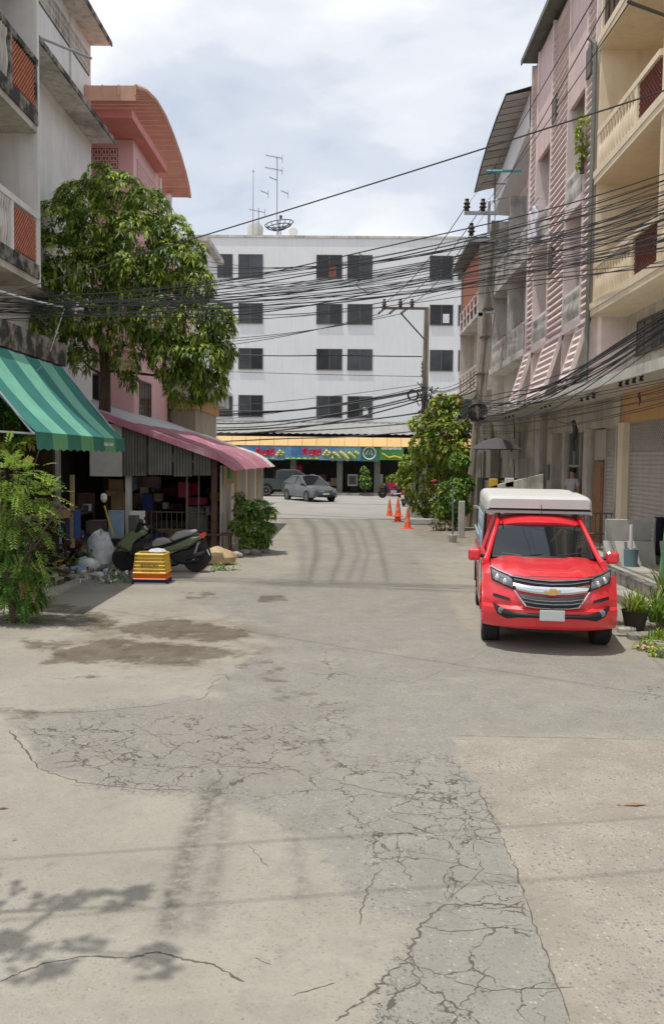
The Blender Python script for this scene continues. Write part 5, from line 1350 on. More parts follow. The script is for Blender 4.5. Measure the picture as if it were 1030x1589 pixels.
# floor pan, engine bay darkness, bed
q = MB(); q.box(-.82,.82,.45,5.2,.36,.50); q.box(-.84,.84,.55,1.3,.50,.92); q.build('underbody', M['black_plastic'], tr)
# cab
BZ, RZ = 1.10, 1.70
def cabx(z): return .84-(z-BZ)*.33
ws_b = [(x, 1.26+.13*(abs(x)/.74)**2, 1.155-.02*(abs(x)/.74)**2) for x in np.linspace(-.80,.80,13)]
ws_t = [(x, 1.92+.09*(abs(x)/.64)**2, 1.56) for x in np.linspace(-.64,.64,13)]
rows = [[tuple(Vector(a).lerp(Vector(b_), k/6)-Vector((0,.025*math.sin(PI*k/6),0))) for a, b_ in zip(ws_b, ws_t)] for k in range(7)]
q = MB(); q.grid(rows); q.build('windshield', M['car_glass'], tr, smooth=True)
# roof
rows = []
for j in range(9):
    v = j/8; y = 1.90+.98*v; r = []
    for i in range(15):
        x = .67*(i/7-1); u = abs(x)/.67; r.append((x*(1+.03*v), y+.10*u*u*(1-v), 1.565+.135*math.sin(min(1,.15+v*2.2)*PI/2)-.075*u**3.0))
    rows.append(r)
q = MB(); q.grid(rows); q.grid([[(p[0], p[1]+.02, p[2]-.05) for p in rows[0]], rows[0]]); q.build('roof', M['red_paint'], tr, smooth=True)
for s in (-1, 1):
    # A pillar, side frame
    q = MB()
    q.tube([(s*.87,1.18,1.07),(s*.825,1.40,1.16),(s*.665,2.02,1.575),(s*.635,2.35,1.665),(s*.64,2.85,1.655)], [.055,.040,.034,.038,.04], 8)
    q.tube([(s*.84,2.88,1.10),(s*.65,2.86,1.64)], .06, 6); q.build('pillar', M['red_paint'], tr, smooth=True)
    q = MB(); q.quad((s*.835,1.35,1.09),(s*.835,2.84,1.09),(s*.655,2.82,1.64),(s*.655,2.06,1.60)); q.build('side_window', M['car_glass'], tr)
    q = MB(); q.tube([(s*.87,1.10,1.06),(s*.875,2.9,1.085)], .055, 6); q.build('belt_line', M['red_paint'], tr, smooth=True)
    q = MB(); q.tube([(s*.86,1.42,1.12),(s*.99,1.40,1.14)], .03, 6); q.build('mirror_arm', M['black_plastic'], tr)
    q = MB(); q.box(*sorted((s*.95, s*1.135)), 1.33, 1.45, 1.06, 1.235); mo = q.build('side_mirror', M['red_paint'], tr, bevel=.04, seg=3)
    q = MB(); q.box(*sorted((s*.965, s*1.12)), 1.452, 1.458, 1.085, 1.215); q.build('mirror_glass', M['car_glass'], mo)
    q = MB(); q.tube([(s*.60,1.95,1.72 if False else 1.675),(s*.62,2.85,1.71)], .012, 5); q.build('roof_rail', M['black_plastic'], tr)
q = MB(); q.box(-.80,.80,2.85,2.90,1.0,1.64); q.build('cab_back', M['red_paint'], tr)
q = MB(); q.box(-.70,.70,1.35,1.65,.95,1.10); q.build('dashboard', M['black_plastic'], tr, bevel=.03)
q = MB()
for s in (-.38,.38): q.box(s-.22,s+.22,2.35,2.5,.7,1.42)
q.build('seat', M['black_plastic'], tr, bevel=.05)
q = MB(); q.tube([(x, 1.22+.13*(abs(x)/.74)**2, 1.145-.02*(abs(x)/.74)**2) for x in np.linspace(-.76,.76,13)], .022, 5); q.build('cowl', M['black_plastic'], tr, smooth=True)
q = MB(); q.tube([(-.35,1.25,1.165),(-.02,1.30,1.185)], .010, 4); q.tube([(.20,1.25,1.165),(.62,1.36,1.21)], .010, 4); q.tube([(-.35,1.25,1.165),(-.62,1.33,1.18)], .008, 4); q.build('wiper', M['black_plastic'], tr)
q = MB(); q.tube([(.03,1.98,1.71),(.03,2.04,1.85)], .006, 4); q.build('antenna', M['black_plastic'], tr)
# front details laid over the fascia
def ribbon(top, bot, m, name, off=.012, parent=None, n=24, k=5):
    def samp(L_, t):
        xs_ = [p[0] for p in L_]; f = t*(len(L_)-1); i = min(int(f), len(L_)-2); g = f-i
        return (L_[i][0]+(L_[i+1][0]-L_[i][0])*g, L_[i][1]+(L_[i+1][1]-L_[i][1])*g)
    rows = []
    for j in range(k+1):
        r = []
        for i in range(n+1):
            a = samp(top, i/n); b_ = samp(bot, i/n); x = a[0]+(b_[0]-a[0])*j/k; z = a[1]+(b_[1]-a[1])*j/k
            r.append(Fp(x, z, off+.02*math.sin(PI*j/k)*(off > .02)))
        rows.append(r)
    q = MB(); q.grid(rows)
    back = [[(p[0], p[1]+off+.05, p[2]) for p in rr_] for rr_ in (rows[0], rows[-1])]
    q.grid([rows[0], back[0]]); q.grid([rows[-1], back[1]])
    return q.build(name, M[m], parent or tr, smooth=True)
def pz(L_): return [(xc_(x), zc_(y)) for x, y in L_]
mir = lambda L_: [(-x, z) for x, z in L_]
def sym(L_):  # left half list -> full left-to-right
    return L_ + [(-x, z) for x, z in reversed(L_)]
gr = ribbon(sym(pz([(285,606),(420,622),(550,628)])), sym(pz([(312,640),(430,656),(550,660)])), 'black_plastic', 'upper_grille', .040)
ribbon(sym(pz([(300,618),(420,634),(550,640)])), sym(pz([(303,626),(424,642),(550,648)])), 'chrome', 'grille_bar', .05, gr)
ch = ribbon(sym(pz([(292,645),(430,659),(550,662)])), sym(pz([(322,690),(430,704),(550,710)])), 'chrome', 'chrome_band', .052)
ribbon(sym(pz([(265,596),(420,612),(550,618)])), sym(pz([(275,606),(424,622),(550,628)])), 'chrome', 'grille_rim', .05)
lg = ribbon(sym(pz([(330,708),(430,720),(550,724)])), sym(pz([(378,778),(440,786),(550,788)])), 'black_plastic', 'lower_grille', .040)
for k in range(2): ribbon(sym(pz([(345+k*15,728+k*22),(435,740+k*20),(550,744+k*20)])), sym(pz([(349+k*15,735+k*22),(437,747+k*20),(550,751+k*20)])), 'chrome', 'grille_bar', .05, lg)
ribbon(sym(pz([(372,776),(440,785),(550,788)])), sym(pz([(380,788),(440,796),(550,799)])), 'chrome', 'grille_rim', .05)
for s in (1, -1):
    f = (lambda L_: L_) if s > 0 else mir
    rim_l = [(xc_(x), zc_(y)) for x, y in ((300,690),(335,735),(378,785))]
    q = MB(); q.tube([(s*p[0], F(p[0], p[1])-.055, p[1]) for p in rim_l], .012, 5); q.build('grille_rim', M['chrome'], tr, smooth=True)
    T_ = f(pz([(138,552),(200,578),(290,604)])); B_ = f(pz([(150,640),(235,668),(305,690)]))
    hb = ribbon(T_, B_, 'black_plastic', 'headlight', .022, n=12)
    T_ = f(pz([(148,566),(205,590),(282,616)])); B_ = f(pz([(158,632),(235,658),(292,676)]))
    ribbon(T_, B_, 'lamp_glass', 'lens', .034, hb, n=12)
    for (zx, zy, r_) in ((190,622,.045),(240,642,.042)):
        x, z = xc_(zx), zc_(zy); q = MB(); q.lathe([(r_,0),(r_*.8,-.012),(r_*.3,-.02)], (s*x, F(x, z)-.040, z), 12, 'Y'); q.build('reflector', M['chrome'], hb, smooth=True)
    q = MB(); x, z = xc_(150), zc_(600); q.obox((s*(x+.02), F(x, z)-.035, z), (.03,.02,.05)); q.build('indicator', M['orange'], hb)
    q = MB(); q.tube([Vector(Fp(s*abs(xc_(zx)), zc_(zy), .03)) for zx, zy in ((140,552),(200,576),(290,603))], .010, 5); q.build('chrome_line', M['chrome'], hb, smooth=True)
    ribbon(f(pz([(160,722),(220,732),(268,742)])), f(pz([(160,742),(220,752),(278,760)])), 'black_plastic', 'bumper_slot', .012, n=10)
    fo_ = ribbon(f(pz([(158,782),(235,812),(310,828),(430,830)])), f(pz([(192,850),(250,876),(320,862),(430,857)])), 'black_plastic', 'fog_recess', .014+.03, n=16)
    x, z = xc_(215), zc_(822); q = MB(); q.lathe([(.046,0),(.047,-.008),(.036,-.014),(.02,-.016)], (s*x, F(x, z)-.05, z), 16, 'Y'); q.build('fog_lamp', M['lamp_glass'], fo_, smooth=True)
ribbon(sym(pz([(420,830),(550,834)])), sym(pz([(420,857),(550,862)])), 'black_plastic', 'lower_intake', .044)
ribbon(sym(pz([(250,925),(400,940),(550,945)])), sym(pz([(300,950),(400,962),(550,965)])), 'black_plastic', 'air_dam', .0)
# bow-tie shaped emblem
q = MB(); z0 = zc_(690); e = [(-.115,-.022),(-.115,.010),(-.045,.010),(-.040,.034),(.052,.034),(.052,.022),(.115,.022),(.115,-.010),(.050,-.010),(.040,-.034),(-.045,-.034),(-.052,-.022)]
q.ext([(x*.86, z+z0) for x, z in e], F(0,z0)-.082, F(0,z0)-.055); q.build('emblem', M['gold'], tr, bevel=.004)
q = MB(); q.ext([(x*1.02, z*1.28+z0) for x, z in e], F(0,z0)-.072, F(0,z0)-.05); q.build('emblem_rim', M['chrome'], tr)
q = MB(); q.box(-.17,.17,F(0,.6)-.075,F(0,.6)-.045,zc_(872),zc_(803)); q.build('number_plate', mat('plate', (0.50,0.52,0.50), .5, .03, bump=0), tr, bevel=.008)
# wheels
def wheel(x, y, r, wd, root, flip, rimm='rim', z=None, ns=5):
    z = z or r; s = flip
    q = MB(); p = [(r*.62,-wd/2),(r*.93,-wd/2),(r,-wd/2+.03),(r,wd/2-.03),(r*.93,wd/2),(r*.62,wd/2)]; q.lathe(p, (x,y,z), 28, 'X'); t = q.build('wheel', M['tyre'], root, smooth=True)
    q = MB(); q.lathe([(r*.64,s*wd*.35),(r*.64,s*wd*.51),(r*.56,s*wd*.51),(r*.52,s*wd*.30)], (x,y,z), 24, 'X'); q.lathe([(r*.16,s*wd*.30),(r*.14,s*wd*.52),(.01,s*wd*.53)], (x,y,z), 10, 'X')
    for k in range(ns):
        an = 2*PI*k/ns; c = (x+s*wd*.44, y+r*.34*math.cos(an), z+r*.34*math.sin(an)); q.obox(c, (.03, r*.50, r*.13), (an, 0, 0))
    q.build('rim', M[rimm], t, smooth=True); return t
for wy in WY:
    for s in (-1, 1): wheel(s*.80, wy, WR, .25, tr, s)
# bed interior, canopy on a lattice frame
q = MB(); q.box(-.83,.83,2.95,5.25,.62,.68); q.box(-.83,.83,5.19,5.25,.5,1.05); q.box(-.83,.83,2.93,2.98,.62,1.06); q.build('bed', M['red_paint'], tr)
cp = MB()
def rr(w_, z0, z1, y, n=7, rad=.16):
    pts = [(-w_, y, z0)]
    for k in range(n): an = PI-PI/2*k/(n-1); pts.append((-w_+rad+rad*math.cos(an), y, z1-rad+rad*math.sin(an)))
    for k in range(n): an = PI/2-PI/2*k/(n-1); pts.append((w_-rad+rad*math.cos(an), y, z1-rad+rad*math.sin(an)))
    pts.append((w_, y, z0)); return pts
secs = [rr(.79,1.79,1.93,2.08,rad=.06), rr(.83,1.76,1.965,2.12,rad=.10), rr(.84,1.755,1.975,2.25,rad=.10), rr(.85,1.755,1.99,2.75,rad=.12), rr(.845,1.755,2.005,3.2,rad=.13), rr(.85,1.755,1.985,3.8,rad=.12), rr(.85,1.755,2.01,4.3,rad=.13), rr(.85,1.755,1.99,5.35,rad=.12)]
cp.grid(secs); cp.quad(*secs[0]); cp.quad(*secs[-1]); cp.quad(secs[1][0],secs[1][-1],secs[-1][-1],secs[-1][0])
cp.build('canvas_canopy', M['white_cover'], tr, smooth=True)
q = MB(); q.box(-.80,.80,2.13,2.18,1.715,1.752); q.box(-.84,-.80,2.13,5.35,1.70,1.752); q.box(.80,.84,2.13,5.35,1.70,1.752)
for s in (-1,1):
    for y in (2.96,3.8,4.6,5.25): q.tube([(s*.88,y,1.06),(s*.84,y,1.74)], .022, 6)
q.build('canopy_frame', M['galv'], tr)
LB = mat('pale_blue_steel', (0.42,0.58,0.62), .4, .1, metal=.4); 
for s in (-1,1):
    q = MB()
    for i in range(9):
        y = 3.0+i*.25
        q.tube([(s*.885,y,1.10),(s*.86,y+.25,1.62)], .013, 5); q.tube([(s*.885,y+.25,1.10),(s*.86,y,1.62)], .013, 5)
    q.tube([(s*.885,2.96,1.10),(s*.885,5.3,1.10)], .02, 6); q.tube([(s*.86,2.96,1.62),(s*.86,5.3,1.62)], .02, 6); q.tube([(s*.93,2.95,1.30),(s*.93,5.3,1.30)], .02, 6)
    q.build('side_lattice', LB, tr)

# ------------------------------------------------------------------ generic lofted car
def car_body(name, label, loc, rz, paint, st, green, gh, L_, HWc, wy, wr, bed=None):
    """st: body stations (y, zbottom, ztop, halfwidth); green: greenhouse outline (y, z) ; gh: roof half width"""
    t = thing(name, label, 'car' if bed is None else 'pickup', loc, rz)
    rows = []
    for y, z0, z1, hw in st:
        r = []
        prof = [(.86,0),(1,.10),(1.0,.45),(.985,.75),(.93,.95),(.80,1.0),(.4,1.03)]
        for f, g in prof: r.append((-hw*f, y, z0+(z1-z0)*g))
        for f, g in reversed(prof): r.append((hw*f, y, z0+(z1-z0)*g))
        rows.append(r)
    q = MB(); q.grid(rows); q.quad(*rows[0]); q.quad(*rows[-1]); q.build('body', paint, t, smooth=True)
    # greenhouse glass and roof
    g0, g1, g2, g3 = green      # windshield base, roof front, roof rear, rear base
    hb = HWc*.90
    q = MB(); q.quad((-hb,g0[0],g0[1]),(hb,g0[0],g0[1]),(gh,g1[0],g1[1]),(-gh,g1[0],g1[1])); q.build('windshield', M['car_glass'], t)
    q = MB(); q.quad((-hb,g3[0],g3[1]),(hb,g3[0],g3[1]),(gh,g2[0],g2[1]),(-gh,g2[0],g2[1])); q.build('rear_window', M['car_glass'], t)
    for s in (-1, 1):
        q = MB(); q.quad((s*hb,g0[0],g0[1]),(s*hb,g3[0],g3[1]),(s*gh,g2[0],g2[1]),(s*gh,g1[0],g1[1])); q.build('side_window', M['car_glass'], t)
        q = MB(); q.tube([(s*hb,g0[0]-.05,g0[1]-.02),(s*gh,g1[0],g1[1]),(s*gh*1.0,(g1[0]+g2[0])/2,g1[1]+.04),(s*gh,g2[0],g2[1]),(s*hb,g3[0]+.05,g3[1]-.02)], .04, 6)
        m_ = (g0[0]+g3[0])/2; q.tube([(s*(hb+.005),m_,g0[1]),(s*(gh+.005),m_,g1[1])], .035, 5); q.build('pillar', paint, t, smooth=True)
        q = MB(); q.box(*sorted((s*hb, s*(hb+.2))), g0[0]+.28, g0[0]+.38, g0[1]-.02, g0[1]+.12); q.build('side_mirror', paint, t, bevel=.03)
        for y in wy: 
            wheel(s*(HWc-.10), y, wr, .21, t, s)
            q = MB(); q.lathe([(wr*1.17,0),(wr*1.17,s*.012),(wr*1.0,s*.012)], (s*(HWc-.005), y, wr), 20, 'X'); q.build('wheel_arch', M['black_plastic'], t)
        q = MB()
        for yy in (m_-.02, ): q.box(*sorted((s*(HWc-.002), s*(HWc+.004))), yy, yy+.015, .3, g0[1]-.08)
        q.build('door_gap', M['black_plastic'], t)
    q = MB(); q.grid([[(x, y, g1[1]+.045*(1-(x/gh)**2)+.03*math.sin(PI*k/4)) for x in np.linspace(-gh, gh, 9)] for k, y in enumerate(np.linspace(g1[0], g2[0], 5))]); q.build('roof', paint, t, smooth=True)
    return t
c = gnd(487, 779); 
sd_ = car_body('sedan', 'grey compact sedan turning on the cross road ahead', (c.x+.70, c.y-.6, .03), R(30), M['grey_paint'],
    [(0,.34,.56,.66),(.06,.24,.68,.76),(.35,.20,.80,.83),(.9,.19,.90,.845),(1.5,.19,.98,.85),(2.6,.19,1.02,.85),(3.5,.20,1.05,.84),(4.1,.24,1.04,.80),(4.38,.34,.98,.70),(4.44,.42,.80,.62)],
    [(1.05,.93),(1.95,1.42),(3.05,1.42),(3.85,1.04)], .58, 4.44, .85, (.80,3.36), .305)
q = MB(); q.box(-.42,.42,-.02,.02,.58,.66); q.build('grille', M['chrome'], sd_); q = MB(); q.box(-.5,.5,-.015,.03,.28,.40); q.build('air_intake', M['black_plastic'], sd_)
for s in (-1, 1):
    q = MB(); q.quad((s*.45,.0,.60),(s*.78,.20,.66),(s*.79,.36,.80),(s*.48,.06,.73)); q.build('headlight', M['lamp_glass'], sd_)
q = MB(); q.box(-.2,.2,-.03,-.018,.42,.52); q.build('number_plate', M['white_thing'], sd_)
# dark pickup seen from the side, facing right
pk2 = thing('pickup_truck', 'dark green pickup parked across the cross road behind the sedan', 'truck', at(513, 764, 57.0)*1.0, R(90))
pk2.location.z = 0.03
def P2(q, *a, **k): return q.build(*a, **k)
sd = [(0,.52),(.05,.95),(1.25,1.08),(1.35,1.12),(5.2,1.14),(5.25,.60),(4.55,.50)]+[(4.15+.42*math.cos(PI*k/8),.42+.42*math.sin(PI*k/8)) for k in range(9)]+[(3.7,.45),(1.4,.45)]+[(.95+.42*math.cos(PI*k/8),.42+.42*math.sin(PI*k/8)) for k in range(9)]+[(.45,.5)]
q = MB(); q.ext(sd, -.92, .92, 'YZ'); q.build('body', M['green_paint'], pk2, bevel=.05)
q = MB(); q.ext([(1.25,1.10),(2.05,1.70),(2.3,1.76),(3.2,1.76),(3.55,1.68),(3.62,1.10)], -.80, .80, 'YZ', taper=.93); q.build('cab', M['green_paint'], pk2, bevel=.04)
for s in (-1, 1):
    for (a0, a1, b0, b1) in ((1.48,2.38,2.02,2.38),(2.46,3.42,2.46,3.30)):
        q = MB(); q.quad((s*.815,a0,1.14),(s*.815,a1,1.14),(s*.80,b1,1.62),(s*.80,b0,1.62)); q.build('side_window', M['glass_dull'], pk2)
    for y in (.95,4.15): wheel(s*.80, y, .39, .26, pk2, s, 'rim')
    q = MB(); q.box(*sorted((s*.81, s*1.05)), 1.5, 1.6, 1.12, 1.3); q.build('side_mirror', M['chrome'], pk2, bevel=.03)
q = MB(); q.box(-.8,.8,3.7,5.15,1.10,1.145); q.build('bed', M['black_plastic'], pk2)

# ------------------------------------------------------------------ OLIVE MAXI SCOOTER
def scooter(name, label, loc, rz):
    t = thing(name, label, 'scooter', loc, rz)
    S = .00572; X = lambda zx: (zx-570)*S; Z = lambda zy: (575-zy)*S
    P = lambda L_: [(X(a), Z(b_)) for a, b_ in L_]
    def part(nm, L_, wd, m, bev=.025, tp=.85):
        q = MB(); q.ext(P(L_), -wd/2, wd/2, 'XZ', taper=tp); return q.build(nm, M[m], t, bevel=bev)
    for (zx, r, wd) in ((436,.285,.12),(700,.285,.14)):
        x = X(zx); q = MB(); q.lathe([(r*.70,-wd/2),(r*.94,-wd/2),(r,-wd/4),(r,wd/4),(r*.94,wd/2),(r*.70,wd/2)], (x,0,r), 28, 'Y'); wo = q.build('wheel', M['tyre'], t, smooth=True)
        q = MB(); q.lathe([(r*.72,-.04),(r*.72,.04),(r*.64,.04),(r*.64,-.04)], (x,0,r), 24, 'Y'); q.lathe([(.05,-.06),(.05,.06)], (x,0,r), 10, 'Y')
        for k in range(5):
            an = 2*PI*k/5; q.obox((x+r*.38*math.cos(an),0,r+r*.38*math.sin(an)), (r*.6,.05,.03), (0,-an,0))
        q.build('rim', M['rim' if zx > 500 else 'black_plastic'], wo)
    part('front_shield', [(408,472),(425,445),(455,425),(495,412),(515,418),(518,432),(490,448),(470,468),(466,492),(455,508),(440,495),(420,488)], .34, 'olive')
    part('leg_shield', [(462,470),(520,432),(530,440),(505,475),(492,520),(480,545),(462,520)], .36, 'black_plastic')
    part('front_fender', [(398,500),(415,482),(445,480),(470,498),(474,520),(455,505),(425,497)], .18, 'olive', .015)
    q = MB(); 
    for s in (-.07,.07): q.tube([(X(436),s,.285),(X(462),s*.8,Z(470)),(X(490),0,Z(425))], .022, 6)
    q.build('fork', M['black_plastic'], t)
    part('floor_tunnel', [(480,520),(505,490),(545,488),(560,505),(620,520),(640,548),(600,560),(500,556),(478,545)], .36, 'black_plastic')
    part('side_panel', [(538,497),(560,488),(620,470),(690,437),(722,436),(712,452),(690,472),(640,492),(590,502),(550,505)], .38, 'olive', .03)
    part('engine', [(600,508),(650,492),(700,480),(722,520),(712,540),(650,548),(605,535)], .24, 'black_plastic')
    part('rear_fender', [(700,470),(735,470),(752,490),(760,520),(752,540),(740,505),(720,490)], .15, 'black_plastic', .01)
    part('rear_seat', [(598,452),(625,425),(655,417),(700,415),(706,423),(690,434),(650,446),(615,460)], .30, 'seat_grey', .03)
    part('front_seat', [(530,478),(536,462),(550,450),(575,446),(602,452),(618,462),(580,474),(545,484)], .30, 'seat_grey', .03)
    part('seat_base', [(528,484),(545,478),(600,470),(650,448),(705,425),(722,434),(690,440),(620,472),(560,490),(532,494)], .32, 'black_plastic', .02)
    part('tail_light', [(702,446),(716,430),(736,424),(739,432),(728,444),(708,452)], .22, 'red_lens', .01)
    q = MB(); q.tube([(X(722),0,Z(470)),(X(752),0,Z(522))], .012, 4); q.obox((X(748),0,Z(500)), (.02,.18,.14), (0,R(-25),0)); q.build('plate_holder', M['white_thing'], t)
    q = MB(); q.ext(P([(470,432),(482,395),(494,378),(500,384),(500,415),(488,430)]), -.17,.17,'XZ', taper=.8); q.build('windscreen', M['glass'], t)
    q = MB(); q.tube([(X(500),0,Z(425)),(X(515),0,Z(405))], .03, 6); q.tube([(X(560),-.36,Z(413)),(X(530),-.22,Z(408)),(X(512),0,Z(405)),(X(515),.22,Z(406)),(X(525),.36,Z(409))], .016, 6)
    q.tube([(X(560),-.36,Z(413)),(X(545),-.28,Z(410))], .024, 6); q.build('handlebar', M['black_plastic'], t, smooth=True)
    q = MB(); q.obox((X(512),0,Z(410)), (.12,.18,.07), (0,R(20),0)); q.build('dash', M['galv'], t, bevel=.02)
    for s in (-.3,.3):
        q = MB(); q.tube([(X(512),s*.6,Z(410)),(X(500),s,Z(382))], .008, 4); q.obox((X(499),s,Z(378)), (.02,.10,.07)); q.build('mirror', M['black_plastic'], t)
    q = MB(); q.tube([(X(665),-.14,Z(525)),(X(720),-.16,Z(505)),(X(735),-.16,Z(498))], [.04,.055,.05], 8); q.build('exhaust', M['black_plastic'], t, smooth=True)
    for s in (-.12,.12):
        q = MB(); q.tube([(X(690),s,Z(528)),(X(710),s,Z(462))], .028, 8); q.build('shock_absorber', M['galv'], t, smooth=True)
    q = MB(); q.tube([(X(580),-.12,.18),(X(560),-.24,.01)], .012, 5); q.tube([(X(580),.1,.18),(X(575),.2,.01)], .012, 5); q.build('stand', M['black_plastic'], t)
    q = MB(); q.obox((X(585),-.16,Z(512)), (.10,.02,.04)); q.obox((X(578),-.165,Z(545)), (.05,.02,.05)); q.build('foot_peg', M['galv'], t)
    return t
c = gnd(249, 889)
scooter('scooter', 'olive green maxi scooter parked in front of the tin shed', (c.x, c.y+.1, .02), R(4))
# small motorcycles by the cross road
def motorbike(label, loc, rz, bodym):
    t = thing('motorcycle', label, 'motorcycle', loc, rz)
    for x in (-.62,.62):
        q = MB(); q.lathe([(.22,-.04),(.28,-.035),(.30,0),(.28,.035),(.22,.04)], (x,0,.30), 22, 'Y'); wo = q.build('wheel', M['tyre'], t, smooth=True)
        q = MB(); q.lathe([(.22,-.02),(.22,.02),(.20,.02),(.20,-.02)], (x,0,.30), 20, 'Y'); q.lathe([(.04,-.05),(.04,.05)], (x,0,.3), 8, 'Y')
        for k in range(8): an = k*PI/4; q.tube([(x,0,.3),(x+.21*math.cos(an),0,.3+.21*math.sin(an))], .006, 3)
        q.build('rim', M['galv'], wo)
    q = MB(); q.ext([(-.42,.80),(-.35,.90),(-.22,.60),(.05,.50),(.35,.62),(.78,.72),(.80,.66),(.35,.48),(.1,.36),(-.2,.36),(-.36,.55)], -.10,.10,'XZ', taper=.9); q.build('body', M[bodym], t, bevel=.02)
    q = MB(); q.ext([(-.05,.72),(.1,.76),(.5,.80),(.78,.84),(.80,.76),(.4,.70),(.05,.64)], -.12,.12,'XZ', taper=.9); q.build('seat', M['black_plastic'], t, bevel=.02)
    q = MB(); q.box(-.12,.28,-.12,.12,.25,.50); q.build('engine', M['frame_alu'], t, bevel=.03)
    q = MB(); q.tube([(-.62,0,.3),(-.45,0,.75),(-.38,0,.98)], .03, 6); q.tube([(-.36,-.32,1.02),(-.38,0,.98),(-.36,.32,1.02)], .018, 6); q.build('handlebar', M['black_plastic'], t)
    q = MB(); q.lathe([(.07,-.03),(.08,.02),(.03,.06)], (-.5,0,.86), 10, 'X'); q.build('headlight', M['lamp_glass'], t)
    q = MB(); q.box(.78,.84,-.09,.09,.66,.78); q.build('tail_light', M['red_lens'], t); q = MB(); q.box(.85,.87,-.09,.09,.40,.62); q.build('number_plate', M['white_thing'], t)
    q = MB(); q.tube([(.1,-.13,.26),(.75,-.15,.34)], [.03,.045], 7); q.build('exhaust', M['chrome'], t)
    return t
c = gnd(606, 772); motorbike('dark motorcycle parked sideways across the road beside a red flower pot', (c.x, c.y-1.5, .03), R(12), 'navy')
c = gnd(632, 786); motorbike('black motorcycle seen from behind with red tail light, near the traffic cones', (c.x, c.y, .03), R(-112), 'black_plastic')
c = gnd(668, 782); motorbike('motorcycle mostly hidden in the bushes on the right', (c.x, c.y, .03), R(-70), 'maroon')
c = at(404, 752, 50); motorbike('grey motorcycle just behind the shed corner', (c.x-.3, 46.5, .03), R(-95), 'frame_alu')
# yellow crate stack
def crate(label, loc, zz, m, w0, w1, h, logo=False):
    t = thing('crate', label, 'crate', (loc[0], loc[1], zz)); n = 9
    def wall(q, ax, s):
        for k in range(n+1):
            u = -1+2*k/n
            for i in range(1):
                a = (u*w0/2, s*w0/2*.8, 0) if ax == 'x' else (s*w0/2, u*w0/2*.8, 0); b_ = (u*w1/2, s*w1/2*.8, h) if ax == 'x' else (s*w1/2, u*w1/2*.8, h)
                q.tube([a, b_], .009, 4)
        for k in range(6):
            v = k/5; ww_ = w0+(w1-w0)*v
            a = (-ww_/2, s*ww_/2*.8, h*v) if ax == 'x' else (s*ww_/2, -ww_/2*.8, h*v); b_ = (ww_/2, s*ww_/2*.8, h*v) if ax == 'x' else (s*ww_/2, ww_/2*.8, h*v)
            q.tube([a, b_], .010 if 0 < k < 5 else .022, 4)
        if ax == 'x': q.quad((-w0/2, s*(w0/2*.8-.03), 0),(w0/2, s*(w0/2*.8-.03), 0),(w1/2, s*(w1/2*.8-.03), h),(-w1/2, s*(w1/2*.8-.03), h))
        else: q.quad((s*(w0/2-.03), -w0/2*.8, 0),(s*(w0/2-.03), w0/2*.8, 0),(s*(w1/2-.03), w1/2*.8, h),(s*(w1/2-.03), -w1/2*.8, h))
    for nm, ax, s in (('side','x',-1),('side','x',1),('side','y',-1),('side','y',1)):
        q = MB(); wall(q, ax, s); q.build(nm, M[m], t)
    q = MB(); q.box(-w0/2,w0/2,-w0*.4,w0*.4,.0,.012); q.build('bottom', M[m], t)
    if logo:
        q = MB(); x = -.17
        for wd in (.03,.045,.05,.045,.05,.03,.045):
            ys_ = -w0/2*.8-.025; q.box(x,x+.010,ys_,ys_+.01,.12,.17); q.box(x,x+wd,ys_,ys_+.01,.155,.17); q.box(x+wd-.01,x+wd,ys_,ys_+.01,.12,.17); x += wd+.008
        q.build('lettering', M['frame_brown'], t)
    return t
c = gnd(231, 908)
crate('navy plastic crate at the bottom of the roadside stack', (c.x, c.y+.3), .02, 'navy', .66, .64, .08)
crate('orange crate in the middle of the roadside stack', (c.x, c.y+.3), .11, 'orange', .64, .62, .11)
crate('yellow mesh crate upside down on top of the roadside stack', (c.x, c.y+.3), .23, 'yellow', .64, .56, .36, True)
q = MB(); q.lathe([(.17,0),(.19,.03),(.14,.07),(.02,.09)], (c.x+.1,c.y+.3,.605), 9); wb = q.build('plastic_bag', M['bag'], smooth=True); tag(wb, 'white plastic bag lying on the yellow crate', 'bag')
